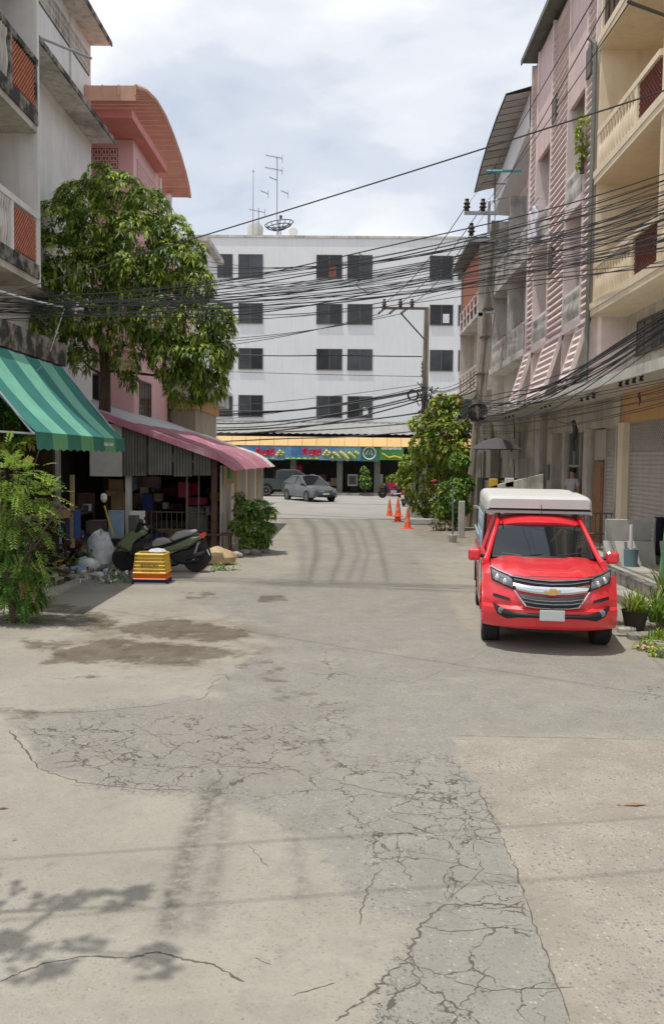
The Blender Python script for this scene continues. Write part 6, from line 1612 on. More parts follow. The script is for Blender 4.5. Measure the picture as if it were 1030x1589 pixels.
# ------------------------------------------------------------------ foliage
def leafmat(name, c, c2, c3, rough=.45):
    return mat(name, c, rough, .22, 5, bump=0, c2=c2, c3=c3, attr='tint', transl=.35, spec=.35)
LM_MANGO = leafmat('mango_leaf', (0.085,0.165,0.035), (0.42,0.52,0.09), (0.48,0.52,0.28))
LM_YG = leafmat('yellow_green_leaf', (0.13,0.24,0.035), (0.42,0.50,0.07), (0.46,0.28,0.11))
LM_DG = leafmat('deep_green_leaf', (0.085,0.19,0.035), (0.30,0.45,0.08), (0.36,0.38,0.18))
LM_PINN = leafmat('feathery_leaf', (0.08,0.18,0.04), (0.32,0.46,0.07), (0.38,0.22,0.07))
rng = np.random.default_rng(4)
def foliage(name, m, parent, clumps, ll=.18, lw=.045, nl=9, droop=.6, spread=.5, p2=.35, p3=.04, world=True, fold=.25, shell=True):
    """clumps: list of (centre, radius(3), count). Every clump point is a whorl of drooping leaves"""
    V, T, TB = [], [], []; F_ = []
    cen = np.mean([np.array(c) for c, r, n in clumps], axis=0)
    for c, r, n in clumps:
        c = np.array(c, float); r = np.array(r, float)
        d = rng.normal(size=(n, 3)); d /= np.linalg.norm(d, axis=1)[:,None]
        rad = rng.uniform(.55, 1.0, n)**.5 if shell else rng.uniform(0, 1, n)**.4
        P = c + d*rad[:,None]*r
        for k in range(n):
            tw = rng.random() < p2; tb = rng.random() < p3
            out_ = d[k]*.6+np.array([0,0,.35]); out_ /= np.linalg.norm(out_)
            a = np.cross(out_, [0.3,0.2,1.0]); a /= np.linalg.norm(a)+1e-9; b_ = np.cross(out_, a)
            ph_ = rng.uniform(0, 6.28)
            for j in range(nl):
                an = ph_+j*2.4+rng.uniform(-.3,.3); ev = rng.uniform(-.2,.9)*spread
                dr = a*math.cos(an)+b_*math.sin(an)+out_*ev; dr /= np.linalg.norm(dr)
                L_ = ll*rng.uniform(.6,1.15); w_ = lw*rng.uniform(.8,1.2)
                s = np.cross(dr, [0,0,1.0]); sn = np.linalg.norm(s); s = s/sn if sn > .05 else a
                p0 = P[k]+dr*L_*.08; p1 = P[k]+dr*L_*.5+np.array([0,0,-droop*L_*.15]); p2_ = P[k]+dr*L_*.92+np.array([0,0,-droop*L_*.65])
                i0 = len(V); up = np.array([0,0,fold*w_])
                V += [p0, p1+s*w_+up, p2_, p1-s*w_+up, p1]
                F_ += [(i0,i0+1,i0+4),(i0+1,i0+2,i0+4),(i0,i0+4,i0+3),(i0+4,i0+2,i0+3)]
                t = min(1, max(0, (.85 if tw else .12)+rng.uniform(-.15,.2))); T += [t]*5; TB += [.85 if tb else 0]*5
    V = np.array(V)
    if world and parent is not None:
        V = V-np.array(rootof(parent).location)
    me = bpy.data.meshes.new(name); me.from_pydata(V.tolist(), [], F_); me.materials.append(m)
    for nm, arr in (('tint', T), ('tintb', TB)):
        A_ = me.attributes.new(nm, 'FLOAT', 'POINT'); A_.data.foreach_set('value', np.array(arr, np.float32))
    o = bpy.data.objects.new(name, me); col.objects.link(o); o.parent = parent
    return o
def pxclumps(L_, scale=1.0):
    """(px, py, radius in px, depth, count) -> clumps"""
    o = []
    for px, py, r, Y, n in L_:
        c = at(px, py, Y); rr_ = r*Y/FPX; o.append((tuple(c), (rr_, rr_*.9, rr_*.85), int(n*scale)))
    return o
# ---- mango tree
MT = Vector((-6.35, 23.0, 0))
mg = thing('mango_tree', 'large mango tree with long drooping leaves rising behind the green awning', 'tree', MT)
tk = MB(); f0 = at(165, 640, 23.0)
tk.tube([MT+Vector((.02,0,0)), (f0.x,23,f0.z-1), (f0.x+.02,23,f0.z), at(166,560,23), at(172,500,23), at(185,430,23), at(190,350,23)], [.12,.105,.10,.09,.085,.07,.04], 8)
tk.tube([at(158,640,22.9), at(161,590,22.9), at(158,540,22.8), at(140,490,22.8), at(105,440,22.6), at(80,400,22.5)], [.09,.08,.08,.07,.05,.03], 7)
tk.tube([at(168,575,23), at(205,578,22.8), at(245,583,22.6), at(285,560,22.4)], [.05,.04,.035,.02], 6)
tk.tube([at(170,520,23), at(215,480,22.6), at(260,430,22.4), at(300,400,22.2)], [.07,.06,.05,.03], 6)
tk.tube([at(160,582,22.9), at(140,570,22.7), at(120,550,22.6)], [.04,.03,.02], 5)
tk.tube([at(180,440,23), at(150,380,23.2), at(140,310,23.2)], [.06,.05,.02], 6)
tk.tube([at(250,450,22.5), at(300,500,22.2), at(330,540,22.1)], [.05,.04,.02], 6)
tk.build('trunk', M['bark'], mg, world=True, smooth=True)
cl = pxclumps([(155,275,26,23,60),(120,310,34,23,110),(185,300,40,22.6,120),(225,320,36,22.6,110),(90,340,36,22.8,110),(150,360,50,22.4,170),(215,370,50,22.2,170),(265,360,34,22.4,90),
   (90,400,44,22.6,140),(150,420,52,22.0,180),(210,430,52,21.9,190),(265,410,46,22.0,150),(300,390,20,22.4,50),(300,440,34,21.9,110),(60,440,36,22.4,100),(30,500,34,22.2,90),(75,500,38,22.2,110),
   (120,480,44,22.0,130),(180,500,46,22.0,130),(240,490,46,21.8,150),(295,500,40,21.8,130),(335,500,30,21.8,85),(270,550,42,21.8,140),(310,560,44,21.7,150),(345,545,20,21.8,45),(290,600,34,21.9,95),(325,595,26,21.9,60),
   (195,560,20,22.2,34),(200,590,13,22.2,20),(110,530,22,22.2,40),(130,555,22,22.3,40),(340,490,18,21.7,30),(230,530,26,22.1,50)], .95)
foliage('crown', LM_MANGO, mg, cl, ll=.245, lw=.033, nl=10, droop=.75, spread=.75, p2=.50, p3=.07)
cl += pxclumps([(75,305,16,22.9,16),(195,262,14,22.8,14),(245,285,14,22.6,14),(330,470,14,21.9,12),(352,505,14,21.8,14),(360,560,12,21.8,10),(265,330,14,22.4,12),(130,262,12,23,10),(310,622,12,21.9,8),(262,612,14,21.9,12)])
cl2 = pxclumps([(160,380,50,23.2,50),(230,430,50,22.8,50),(100,430,40,23,30),(290,540,34,22.4,30)])
foliage('inner_crown', LM_MANGO, mg, cl2, ll=.34, lw=.04, nl=8, droop=1.1, p2=.05, p3=0, shell=False)
# ---- right side trees and shrubs
def shrub(name, label, base, trunk, clumps, m, cat='shrub', **kw):
    t = thing(name, label, cat, base)
    q = MB()
    for tr_ in trunk: q.tube([Vector(p) for p in tr_], [.05]+[.035]*(len(tr_)-2)+[.015], 6)
    q.build('trunk' if cat == 'tree' else 'stem', M['bark'], t, world=True, smooth=True)
    foliage('crown' if cat == 'tree' else 'foliage', m, t, clumps, **kw); return t
b0 = gnd(690, 808)
shrub('young_tree', 'tall young tree with yellow green and rusty leaves in front of the far pole', b0, [[b0, at(695,740,b0.y), at(690,660,b0.y), at(700,620,b0.y)], [at(693,720,b0.y), at(670,680,b0.y), at(655,650,b0.y)], [at(693,700,b0.y), at(715,670,b0.y)]],
  pxclumps([(685,622,14,b0.y,40),(706,620,10,b0.y,26),(680,645,22,b0.y,70),(710,648,20,b0.y,60),(655,660,20,b0.y,60),(690,672,30,b0.y-.5,110),(722,665,12,b0.y-.5,30),(660,690,26,b0.y-.5,90),(705,700,28,b0.y-.8,100)]), LM_YG, 'tree', ll=.30, lw=.065, nl=7, droop=.5, p2=.55, p3=.16)
b0 = gnd(660, 806)
shrub('bougainvillea', 'broad light green bougainvillea bush sprawling beside the traffic cones', b0, [[b0, at(662,770,b0.y), at(650,720,b0.y)], [b0, at(680,760,b0.y), at(690,720,b0.y)], [b0, at(640,770,b0.y), at(625,740,b0.y)]],
  pxclumps([(640,720,22,b0.y,80),(630,745,16,b0.y,50),(662,728,30,b0.y-.5,130),(690,738,30,b0.y-.8,140),(650,755,26,b0.y-.5,100),(680,768,28,b0.y-.8,110),(712,735,20,b0.y-1,80),(640,775,12,b0.y,40),(652,785,16,b0.y-.2,60),(668,792,14,b0.y-.3,50),(684,798,12,b0.y-.4,40),(630,735,14,b0.y,40)]), LM_YG, ll=.17, lw=.042, nl=9, droop=.2, p2=.6, p3=.05)
b0 = gnd(708, 822)
shrub('green_shrub', 'dense deep green shrub just left of the leaning pole', b0, [[b0, at(708,780,b0.y), at(712,740,b0.y)], [b0, at(692,785,b0.y), at(686,760,b0.y)]],
  pxclumps([(712,715,16,b0.y,60),(718,750,18,b0.y,80),(700,765,24,b0.y-.3,110),(716,785,14,b0.y-.2,50),(690,790,20,b0.y-.2,60),(705,800,14,b0.y-.2,34)]), LM_DG, ll=.20, lw=.045, nl=9, droop=.4, p2=.4, p3=.05)
b0 = gnd(690, 824)
shrub('dry_undergrowth', 'withered brown green undergrowth at the foot of the shrubs', b0, [[b0, at(690,812,b0.y)]], pxclumps([(690,815,12,b0.y,30),(704,822,9,b0.y,22),(676,812,10,b0.y,18)]), leafmat('dry_leaf', (0.10,0.09,0.04), (0.22,0.19,0.09), (0.28,0.15,0.08)), ll=.14, lw=.03, nl=6, p2=.5)
b0 = gnd(744, 806)
shrub('green_shrub', 'small green shrub right of the leaning pole behind the truck', b0, [[b0, at(752,740,b0.y), at(745,700,b0.y)]], pxclumps([(750,685,7,b0.y,16),(744,740,10,b0.y,34),(750,765,10,b0.y,30)]), LM_DG, ll=.16, lw=.04, nl=8, p2=.5)
q = MB()
for k in range(3):
    c = at(670+random.uniform(-6,6), 750+random.uniform(-5,5), 33.6); q.lathe([(0,-.03),(.06,0),(.05,.04),(0,.05)], c, 6)
tag(q.build('bougainvillea_flowers', M['pinkred'], kind='stuff'), 'small cluster of pink flowers on the light green bush')
q = MB()
for k in range(9): q.lathe([(0,-.04),(.08,0),(0,.06)], at(754+random.uniform(-3,3), 690+random.uniform(-8,10), 30.6), 6)
tag(q.build('orchid_flowers', mat('orchid', (0.62,0.40,0.58), .7), kind='stuff'), 'pale pink orchid flowers by the pole')
# far trees on the other side of the cross road
b0 = at(566, 757, 58.7); b0.z = .16
shrub('conifer_shrub', 'slim pointed green shrub in front of the shops across the cross road', b0, [[b0, at(566,740,58.7)]], pxclumps([(566,732,6,58.7,40),(566,742,8,58.7,60),(567,750,8,58.7,60),(565,726,3,58.7,14)]), LM_DG, ll=.22, lw=.05, nl=7, p2=.45)
b0 = at(612, 752, 60); b0.z = .16
shrub('green_shrub', 'dark leafy shrub across the cross road beside the green banner', b0, [[b0, at(612,735,60)]], pxclumps([(606,742,10,60,50),(620,738,10,60,50),(630,725,9,60,34)]), LM_DG, ll=.22, lw=.06, nl=7, p2=.2)
pt = thing('flower_pot', 'red flower pot beside the far motorcycle', 'pot', at(607,752,58.5)); c = at(609,755,58.5)
q = MB(); q.lathe([(.28,.16),(.42,.9),(.45,.95),(.38,.95)], (c.x,58.5,0), 14); q.build('pot', M['red_cloth'], pt, world=True, smooth=True)
foliage('plant', LM_YG, pt, [((c.x,58.5,1.25),(.4,.4,.35),30)], ll=.25, lw=.05, nl=6)
# ---- bush at the shed corner
b0 = gnd(392, 856)
shrub('green_shrub', 'bushy green shrub growing at the corner of the tin shed', b0, [[b0, at(392,820,b0.y), at(380,785,b0.y)], [b0, at(405,815,b0.y), at(412,790,b0.y)]],
  pxclumps([(380,790,18,b0.y,70),(400,790,20,b0.y-.2,80),(420,795,10,b0.y-.2,28),(372,815,16,b0.y,60),(395,820,24,b0.y-.3,110),(415,820,12,b0.y-.3,40),(385,840,16,b0.y-.3,56),(408,838,13,b0.y-.3,30),(372,770,9,b0.y,22)]), LM_DG, ll=.15, lw=.024, nl=12, droop=.4, p2=.6, p3=.05)
# ---- left foreground: feathery shrub and broad leaved plant
b0 = gnd(20, 968)
t = thing('feathery_shrub', 'feathery light green shrub at the left edge in front of the shop', 'shrub', b0)
q = MB()
for (ex, ey) in ((30,735),(90,768),(60,700),(0,720),(70,830),(100,782)): q.tube([b0, at((20+ex)/2-8,(900+ey)/2,b0.y), at(ex,ey,b0.y-.2)], [.035,.025,.008], 6)
q.build('stem', M['bark'], t, world=True)
V, F_, T, TB = [], [], [], []
def pinnate(p, d, L_, n, lw_, lt, tint, tb=0):
    d = np.array(d)/np.linalg.norm(d); s = np.cross(d, [0,0,1.0]); s /= np.linalg.norm(s)+1e-9
    for k in range(n):
        u = (k+1)/n; c = np.array(p)+d*L_*u+np.array([0,0,-.25*L_*u*u])
        for sg in (1,-1):
            e_ = s*sg*.9+d*.45+np.array([0,0,rng.uniform(-.35,.1)]); e_ /= np.linalg.norm(e_); l_ = lt*(1-.5*abs(u-.45))*rng.uniform(.8,1.15)
            i0 = len(V); V.extend([c, c+e_*l_*.5+d*lw_, c+e_*l_, c+e_*l_*.5-d*lw_]); F_.append((i0,i0+1,i0+2,i0+3)); tt = min(1,max(0,tint+rng.uniform(-.2,.2))); T.extend([tt]*4); TB.extend([tb]*4)
for (px, py, r, n, tint) in ((35,745,40,62,.8),(10,740,35,44,.8),(70,775,26,26,.85),(20,790,45,60,.5),(60,815,28,30,.35),(15,840,40,50,.3),(35,870,38,54,.2),(70,890,18,16,.25),(10,900,34,40,.15),(40,920,28,34,.1),(12,700,20,10,.7),(-25,780,40,40,.5),(-25,880,40,40,.3)):
    for k in range(n):
        a = rng.normal(size=3); a /= np.linalg.norm(a); c = at(px, py, b0.y); R_ = r*b0.y/FPX
        p = np.array(c)+a*R_*rng.uniform(.3,1); dd = a+np.array([.25,-.2,-.15])
        pinnate(p, dd, rng.uniform(.18,.30), 8, .012, .085, tint, .8 if rng.random() < .06 else 0)
for (p0, p1) in (((70,765),(112,772)),((60,785),(88,793)),((40,730),(80,742)),((55,850),(76,905))):
    a = np.array(at(p0[0],p0[1],b0.y-.3)); b_ = np.array(at(p1[0],p1[1],b0.y-.3)); pinnate(a, b_-a, np.linalg.norm(b_-a), 12, .016, .12, .9, .3 if p0[0] == 70 else 0)
me = bpy.data.meshes.new('foliage'); me.from_pydata((np.array(V)-np.array(b0)).tolist(), [], F_); me.materials.append(LM_PINN)
for nm, arr in (('tint', T), ('tintb', TB)):
    A_ = me.attributes.new(nm, 'FLOAT', 'POINT'); A_.data.foreach_set('value', np.array(arr, np.float32))
o = bpy.data.objects.new('foliage', me); col.objects.link(o); o.parent = t
b1 = gnd(40, 966)
shrub('broadleaf_plant', 'dark broad leaved plant under the feathery shrub at the left edge', b1, [[b1, at(40,900,b1.y)], [b1, at(20,880,b1.y)]], pxclumps([(20,860,20,b1.y,26),(45,890,22,b1.y,30),(20,915,24,b1.y,34),(50,925,16,b1.y,20),(5,830,18,b1.y,20),(-20,900,40,b1.y,50)]), LM_DG, ll=.22, lw=.035, nl=7, droop=.8, p2=.12, p3=.08)
c = gnd(30, 700, 2.6) if False else at(44, 690, 14.6)
shrub('hanging_plant', 'small yellow green plant in front of the awning corner', (c.x, c.y, 1.6), [[(c.x-.2,c.y,1.9), at(20,700,14.6), at(40,688,14.6)]], pxclumps([(45,684,9,14.6,12),(26,694,9,14.6,12),(8,690,10,14.6,12)]), LM_YG, ll=.12, lw=.035, nl=6, p2=.8, p3=.2)
# dark greenery behind, inside the shop front left
c = at(5, 640, 15.6)
shrub('dark_creeper', 'dark creeper hanging behind the awning at the left edge', (c.x, c.y, .1), [[(c.x,c.y,.1),(c.x,c.y,c.z)]], pxclumps([(0,640,24,15.8,30),(15,665,20,15.8,24),(0,690,20,15.8,24)]), LM_DG, ll=.15, lw=.045, nl=7, p2=.05, p3=0)
# ---- right edge pots
def strap(name, label, base, n, L_, lw_, m, spread=.6, px=None):
    t = thing(name, label, 'plant', base); q = MB(); base = Vector(base)
    V, F_, T, TB = [], [], [], []
    for k in range(n):
        an = rng.uniform(0, 6.28); tilt = rng.uniform(.1, spread); l_ = L_*rng.uniform(.6,1.1); d = np.array([math.cos(an)*tilt, math.sin(an)*tilt, 1.0]); p = np.array([rng.uniform(-.12,.12), rng.uniform(-.12,.12), 0.0])
        s = np.cross(d,[.2,.1,1.0]); s /= np.linalg.norm(s)+1e-9; i0 = len(V); tt = rng.uniform(.0,1); sg = 5
        for j in range(sg+1):
            u = j/sg; c = p+d*l_*u+np.array([math.cos(an), math.sin(an), 0])*l_*.45*u*u*tilt+np.array([0,0,-.55*l_*u*u*tilt]); w_ = lw_*(1-u**2)*(.5+u)+.001
            V.extend([c+s*w_, c-s*w_]); T.extend([tt]*2); TB.extend([0]*2)
            if j: a = i0+2*(j-1); F_.append((a,a+1,a+3,a+2))
    me = bpy.data.meshes.new('leaves'); me.from_pydata([tuple(v) for v in V], [], F_); me.materials.append(m)
    for nm, arr in (('tint', T), ('tintb', TB)):
        A_ = me.attributes.new(nm, 'FLOAT', 'POINT'); A_.data.foreach_set('value', np.array(arr, np.float32))
    o = bpy.data.objects.new('leaves', me); col.objects.link(o); o.parent = t; return t
def potm(label, c, r, h):
    q = MB(); q.lathe([(r*.7,0),(r,h),(r*1.08,h+.02),(r*.9,h+.02),(r*.85,h-.05),(.01,h-.05)], c, 16); return tag(q.build('plant_pot', M['pot'], smooth=True), label, 'pot')
p1 = gnd(984, 978); potm('black plastic plant pot with grassy leaves next to the red truck', p1, .19, .28)
strap('grassy_plant', 'bright green grassy plant growing in the black pot next to the truck', p1+Vector((0,0,.24)), 110, .46, .012, LM_YG, .8)
p2 = gnd(1012, 975); 
strap('strap_leaf_plant', 'arching strap leaved plants at the right edge below the green post', p2+Vector((.05,0,.1)), 90, .62, .017, LM_DG, .9)
p3 = gnd(1022, 1000)
strap('spider_plant', 'low pale green plants spilling over the kerb at the right edge', p3, 80, .30, .014, LM_YG, 1.1)
p4 = gnd(1036, 955); strap('strap_leaf_plant', 'taller arching plant partly cut by the right edge of the picture', p4+Vector((0,0,.2)), 60, .8, .022, LM_YG, .7)
foliage('weed_tuft', LM_YG, None, [(tuple(gnd(1012,1000,.08)),(.22,.18,.10),26),(tuple(gnd(1028,1012,.06)),(.18,.15,.08),22)], ll=.09, lw=.02, nl=6); bpy.data.objects['weed_tuft']['kind'] = 'stuff'
q = MB()
for k in range(9): q.lathe([(0,-.012),(.02,0),(0,.02)], Vector(gnd(1003+random.uniform(-14,12),1005+random.uniform(-4,4),.5+random.uniform(-.06,.12))), 5)
tag(q.build('orange_blossoms', mat('blossom', (0.55,0.30,0.18), .8), kind='stuff'), 'orange blossoms among the plants')
random.seed(3)
for k, (px, py, s) in enumerate(((972,982,.16),(990,992,.2),(1008,990,.15),(1022,1006,.19),(1035,1015,.2),(960,970,.12))):
    c = gnd(px, py); q = MB()
    pts = [(s*(1+random.uniform(-.25,.2))*math.cos(a), s*.7*(1+random.uniform(-.25,.2))*math.sin(a)) for a in [j*PI/4 for j in range(8)]]
    q.ext(pts, -.02, .06+.03*random.random(), 'XY'); o = q.build('edging_stone', M['rubble'], bevel=.02); o.location = c; tag(o, ['flat edging stone beside the black plant pot','longer edging stone in front of the plant pot','edging stone between the pot and the spilling plants','pale stone under the spilling plants','stone at the right edge under the plants','small stone chip closest to the truck tyre'][k], 'stone')
# climber on the pink facade and balcony pots
c = onx(897, 205, 5.6)
shrub('climbing_plant', 'bright green climber hanging on the pink screen beside the drain pipe', (5.75, c.y, c.z-1), [[(5.72,c.y,c.z-1),(5.72,c.y,c.z)]], [((5.68,c.y,c.z),(.14,.3,.45),26),((5.68,c.y+.05,c.z-.6),(.1,.2,.3),12)], LM_YG, ll=.14, lw=.04, nl=7, p2=.85)
# small dead leaves and bits on the road
lm = mat('dry_leaf_litter', (0.28,0.17,0.09), .8, .2, 20); tw = MB()
for (px, py, l_, an) in ((985,1252,.19,.1),(22,1307,.05,.7),(5,1258,.09,.2),(130,1307,.015,0),(700,1128,.02,.3),(724,1126,.02,.4),(960,1252,.05,-.4),(865,1228,.02,.2),(450,1290,.03,.4)):
    c = gnd(px, py, .0); c.z = zr_at(c.x, c.y)+.004; s = MB(); d = Vector((math.cos(an), math.sin(an), 0)); n_ = Vector((-d.y, d.x, 0))
    tw.quad(c-d*l_/2, c-n_*l_*.14+Vector((0,0,.008)), c+d*l_/2, c+n_*l_*.14+Vector((0,0,.010)))
tag(tw.build('leaf_litter', lm, kind='stuff'), 'few dry leaves lying on the lane')
# overhanging street tree just outside the left edge, known by its shadow
so_ = thing('street_tree', 'sparse small tree just outside the left edge that shades the near road', 'tree', (-3.9, 4.6, 0))
q = MB(); q.tube([(-3.9,4.6,0),(-3.85,4.4,2.8),(-3.7,4.1,3.8)], [.07,.05,.03], 6); q.tube([(-3.7,4.1,3.7),(-3.2,3.9,4.9),(-2.3,3.93,5.7)], [.03,.02,.01], 5); q.tube([(-3.2,3.9,4.9),(-2.8,3.5,5.7),(-2.18,3.43,5.8)], [.02,.012,.008], 5); q.tube([(-3.0,3.2,5.5),(-2.7,4.1,5.75)], .02, 5); q.build('trunk', M['bark'], so_, world=True)
foliage('crown', LM_DG, so_, [((-2.48,4.0,5.6),(.42,.07,.1),12),((-2.28,4.08,5.6),(.16,.06,.1),5),((-2.78,3.56,5.7),(.40,.06,.12),12),((-2.15,3.38,5.8),(.12,.20,.12),7),((-3.3,4.1,5.0),(.4,.4,.3),30),((-2.68,3.33,5.8),(.16,.2,.2),6)], ll=.13, lw=.026, nl=7, p2=.3)
# ------------------------------------------------------------------ clutter under the awning and in the shed
random.seed(8)
def bx(name, px, py, Y, wpx, hpx, m, label, cat=None, dy=.35, rz=0.0, bevel=.01, floor=None):
    """box whose foot is seen at (px,py) at depth Y, wpx wide and hpx high in photograph pixels"""
    c = at(px, py, Y); w_ = wpx*Y/FPX; h_ = hpx*Y/FPX; q = MB(); q.box(-w_/2,w_/2,0,dy,0,h_)
    q.box(-w_/2-.006,w_/2+.006,-.006,dy+.006,h_*.94,h_+.006)
    o = q.build(name, M[m] if isinstance(m, str) else m, bevel=bevel); o.location = c; o.rotation_euler = (0,0,rz); return tag(o, label, cat or name.replace('_',' '))
YS = 22.6
bx('cardboard_box', 184, 812, YS, 24, 48, 'card', 'tall brown cardboard box stack base in the shop doorway left of the shed', 'box')
bx('cardboard_box', 180, 764, YS, 22, 20, 'card', 'tilted cardboard box on top of the brown box', 'box', rz=.3)
bx('cardboard_box', 172, 770, YS-.2, 18, 9, 'card', 'small flat orange brown carton leaning on the box stack', 'box', rz=-.3)
bx('blue_sheet', 180, 836, 20.2, 24, 44, 'blue_pale', 'pale blue folded board standing behind the scooter front', 'board', .05)
bx('white_board', 213, 812, 20.6, 24, 19, 'white_thing', 'white foam board behind the scooter windscreen', 'board', .05)
bx('blue_barrel', 106, 836, 18.9, 24, 44, 'blue', 'blue plastic drum under the awning', 'drum')
bx('wooden_bench', 78, 804, 17.0, 44, 14, 'card', 'rough plank shelf behind the feathery shrub', 'shelf', .4)
c = at(111, 742, 19.5); q = MB(); q.box(-.04,.04,0,.08,-1.6,.0); o = q.build('wooden_post', M['tan_sack']); o.location = at(111,737,18.9); tag(o, 'pale narrow post in the dark shop front', 'post')
# broom with yellow handle
bt = thing('broom', 'broom with a yellow handle leaning behind the trash heap', 'broom', at(176, 832, 19.6)); q = MB()
q.tube([at(176,832,19.6), at(162,785,19.8)], .022, 6); q.build('handle', M['yellow_stuff'], bt, world=True); q = MB(); q.lathe([(.03,-.05),(.08,.02),(.07,.12),(.02,.16)], at(161,776,19.8), 8); q.build('head', M['white_thing'], bt, world=True)
# goods in the shed
SY = 24.5
for k, (px, py, w_, h_, m, lab, nm, ct) in enumerate((
    (285,772,18,24,'pinkred','pink red plastic bag hanging in the shed','hanging_bag','bag'),(300,768,16,18,'red_cloth','dark red bag hanging beside the pink one','hanging_bag','bag'),
    (306,784,30,12,'pinkred','row of small red packets on the shed shelf','packet_row','packet'),(333,777,16,12,'yellow_stuff','yellow packets hanging at the right of the shed','packet_row','packet'),
    (228,792,16,26,'blue','blue bag hanging behind the grey post','hanging_bag','bag'),(243,838,30,10,'blue','low blue crate on the shed floor','crate','crate'),
    (262,838,34,18,'orange_paint','orange box under the shed counter','box','box'),(292,838,30,20,'red_cloth','red brown box right of the orange box','box','box'),
    (345,812,14,30,'navy','navy cloth hanging by the shed corner','cloth','cloth'),(223,772,12,16,'rose_panel','pale pink packet hanging near the post','packet','packet'),
    (306,830,30,44,'grey_conc','grey cabinet at the back of the shed','cabinet','cabinet'),(268,770,14,18,'dark_wood','brown basket hanging in the shed','basket','basket'),(205,760,14,20,'blue_pale','pale blue packet under the shed roof','packet','packet'),(245,778,12,12,'tan_sack','small tan sack on the upper shed shelf','sack','sack'),(320,800,10,14,'white_thing','white tub on the shed shelf','tub','tub'),(256,790,8,10,'white_thing','small white jar on the shed shelf','jar','jar'))):
    bx(nm, px, py, SY+(k % 4)*.35, w_, h_, m, lab, ct, .25, bevel=.03)
sf = thing('store_shelf', 'wooden shelf rack in the back of the tin shed', 'shelf', (-4.8, 26.2, .1)); 
for z in (.9,1.4,1.9): q = MB(); q.box(-6.6,-3.6,25.95,26.42,z,z+.03); q.build('shelf_board', M['dark_wood'], sf, world=True)
# small mixed stock nobody could count, on shelves and hanging
gm = [M['dark_wood'],M['maroon'],M['card'],M['navy'],M['tan_sack'],M['frame_brown'],M['grey_conc'],M['red_cloth'],M['sign_green'],M['yellow_stuff'],M['blue_pale'],M['white_thing']]
gq = MB()
for k in range(420):
    z = random.choice([.93,1.43,1.93]); x = random.uniform(-6.4,-3.7); y = random.uniform(26.02,26.35)
    s = random.uniform(.03,.11); gq.cm = random.choice([0,0,0,1,1,2,3,3,5,5,5,5,7,8,10,4]); 
    gq.obox((x,y,z+s*.6), (s*random.uniform(.8,2),s,s*random.uniform(.8,2)), (random.uniform(-.3,.3),random.uniform(-.3,.3),random.uniform(0,3)))
tag(gq.build('shop_stock', gm, kind='stuff'), 'mixed small goods on the shelves of the tin shed')
gq = MB()
for k in range(300):
    lv = k % 3; x = random.uniform(-6.85,-6.1) if lv else random.uniform(-6.7,-5.4); y = random.uniform(16.2,20.6); s = random.uniform(.03,.09)
    if y > 18.1 and y < 18.5: continue
    z = (.09, .62, 1.22)[lv]
    gq.cm = random.choice([0,0,0,0,1,2,3,3,5,5,5,1,0,8,10,6]); gq.obox((x,y,z+s*.5), (s*random.uniform(.8,2.2),s*1.3,s*random.uniform(.8,2.6)), (0,0,random.uniform(0,3)))
for z in (.58, 1.18): gq.cm = 0; gq.box(-6.9,-6.05,16.1,18.1,z-.02,z+.02); gq.box(-6.9,-6.05,18.5,20.7,z-.02,z+.02)
for y in (16.15,18.05,18.55,20.65): gq.box(-6.1,-6.05,y-.02,y+.02,.07,1.2)
tag(gq.build('stored_junk', gm, kind='stuff'), 'mixed stored junk on dark racks in the shop under the awning')
for k, (px, py, wd, hh, m, lab) in enumerate(((146,842,26,34,'frame_brown','brown cabinet standing in the dark shop left of the shed'),(130,792,20,26,'dark_wood','dark wooden crate on the shop shelf under the awning'),(206,840,14,40,'zinc_dark','grey metal locker behind the scooter windscreen'))):
    bx('cabinet' if k != 1 else 'wooden_crate', px, py, 20.4, wd, hh, m, lab, 'cabinet' if k != 1 else 'crate', .4)
# low wire gate across the shed
wg = thing('wire_gate', 'low wire fence gate across the shed opening', 'gate', at(290, 850, 22.0)); q = MB()
a, b_ = at(235,838,21.95), at(345,838,21.95); z1 = at(290,795,21.95).z; z0 = .2
for i in range(15): x = a.x+(b_.x-a.x)*i/14; q.tube([(x,21.95,z0),(x,21.95,z1)], .010, 4)
for z in (z0,(z0+z1)/2,z1): q.tube([(a.x,21.95,z),(b_.x,21.95,z)], .014, 4)
q.build('wire_panel', M['frame_brown'], wg, world=True)
# side table by the shed corner
tb = thing('small_table', 'small low wooden table at the shed corner', 'table', gnd(338, 864)); q = MB(); q.box(-.35,.35,-.2,.3,.55,.59); q.build('table_top', M['dark_wood'], tb)
for sx in (-.3,.3):
    for sy in (-.15,.25): q = MB(); q.box(sx-.02,sx+.02,sy-.02,sy+.02,0,.55); q.build('leg', M['dark_wood'], tb)
# tan sack behind the scooter wheel
def blob(name, c, r, m, label, cat, seed, flat=.8):
    rs = random.Random(seed); q = MB(); n = 12; prof = []
    rows = []
    for i in range(7):
        th = PI*i/6; row = []
        for j in range(n): 
            an = 2*PI*j/n; k = 1+rs.uniform(-.16,.16); row.append((c[0]+r[0]*math.sin(th)*math.cos(an)*k, c[1]+r[1]*math.sin(th)*math.sin(an)*k, c[2]+r[2]*max(-.85, math.cos(th))*k*flat))
        row.append(row[0]); rows.append(row)
    q.grid(rows); o = q.build(name, M[m], smooth=True); return tag(o, label, cat)
g = gnd(335, 878); blob('sack', (g.x,g.y+.2,.19), (.36,.28,.28), 'tan_sack', 'tan paper sack slumped behind the scooter rear wheel', 'sack', 2)
g = gnd(352, 880); blob('sack', (g.x-.1,g.y+.5,.15), (.26,.22,.22), 'card', 'brown sack behind the tan one', 'sack', 6)
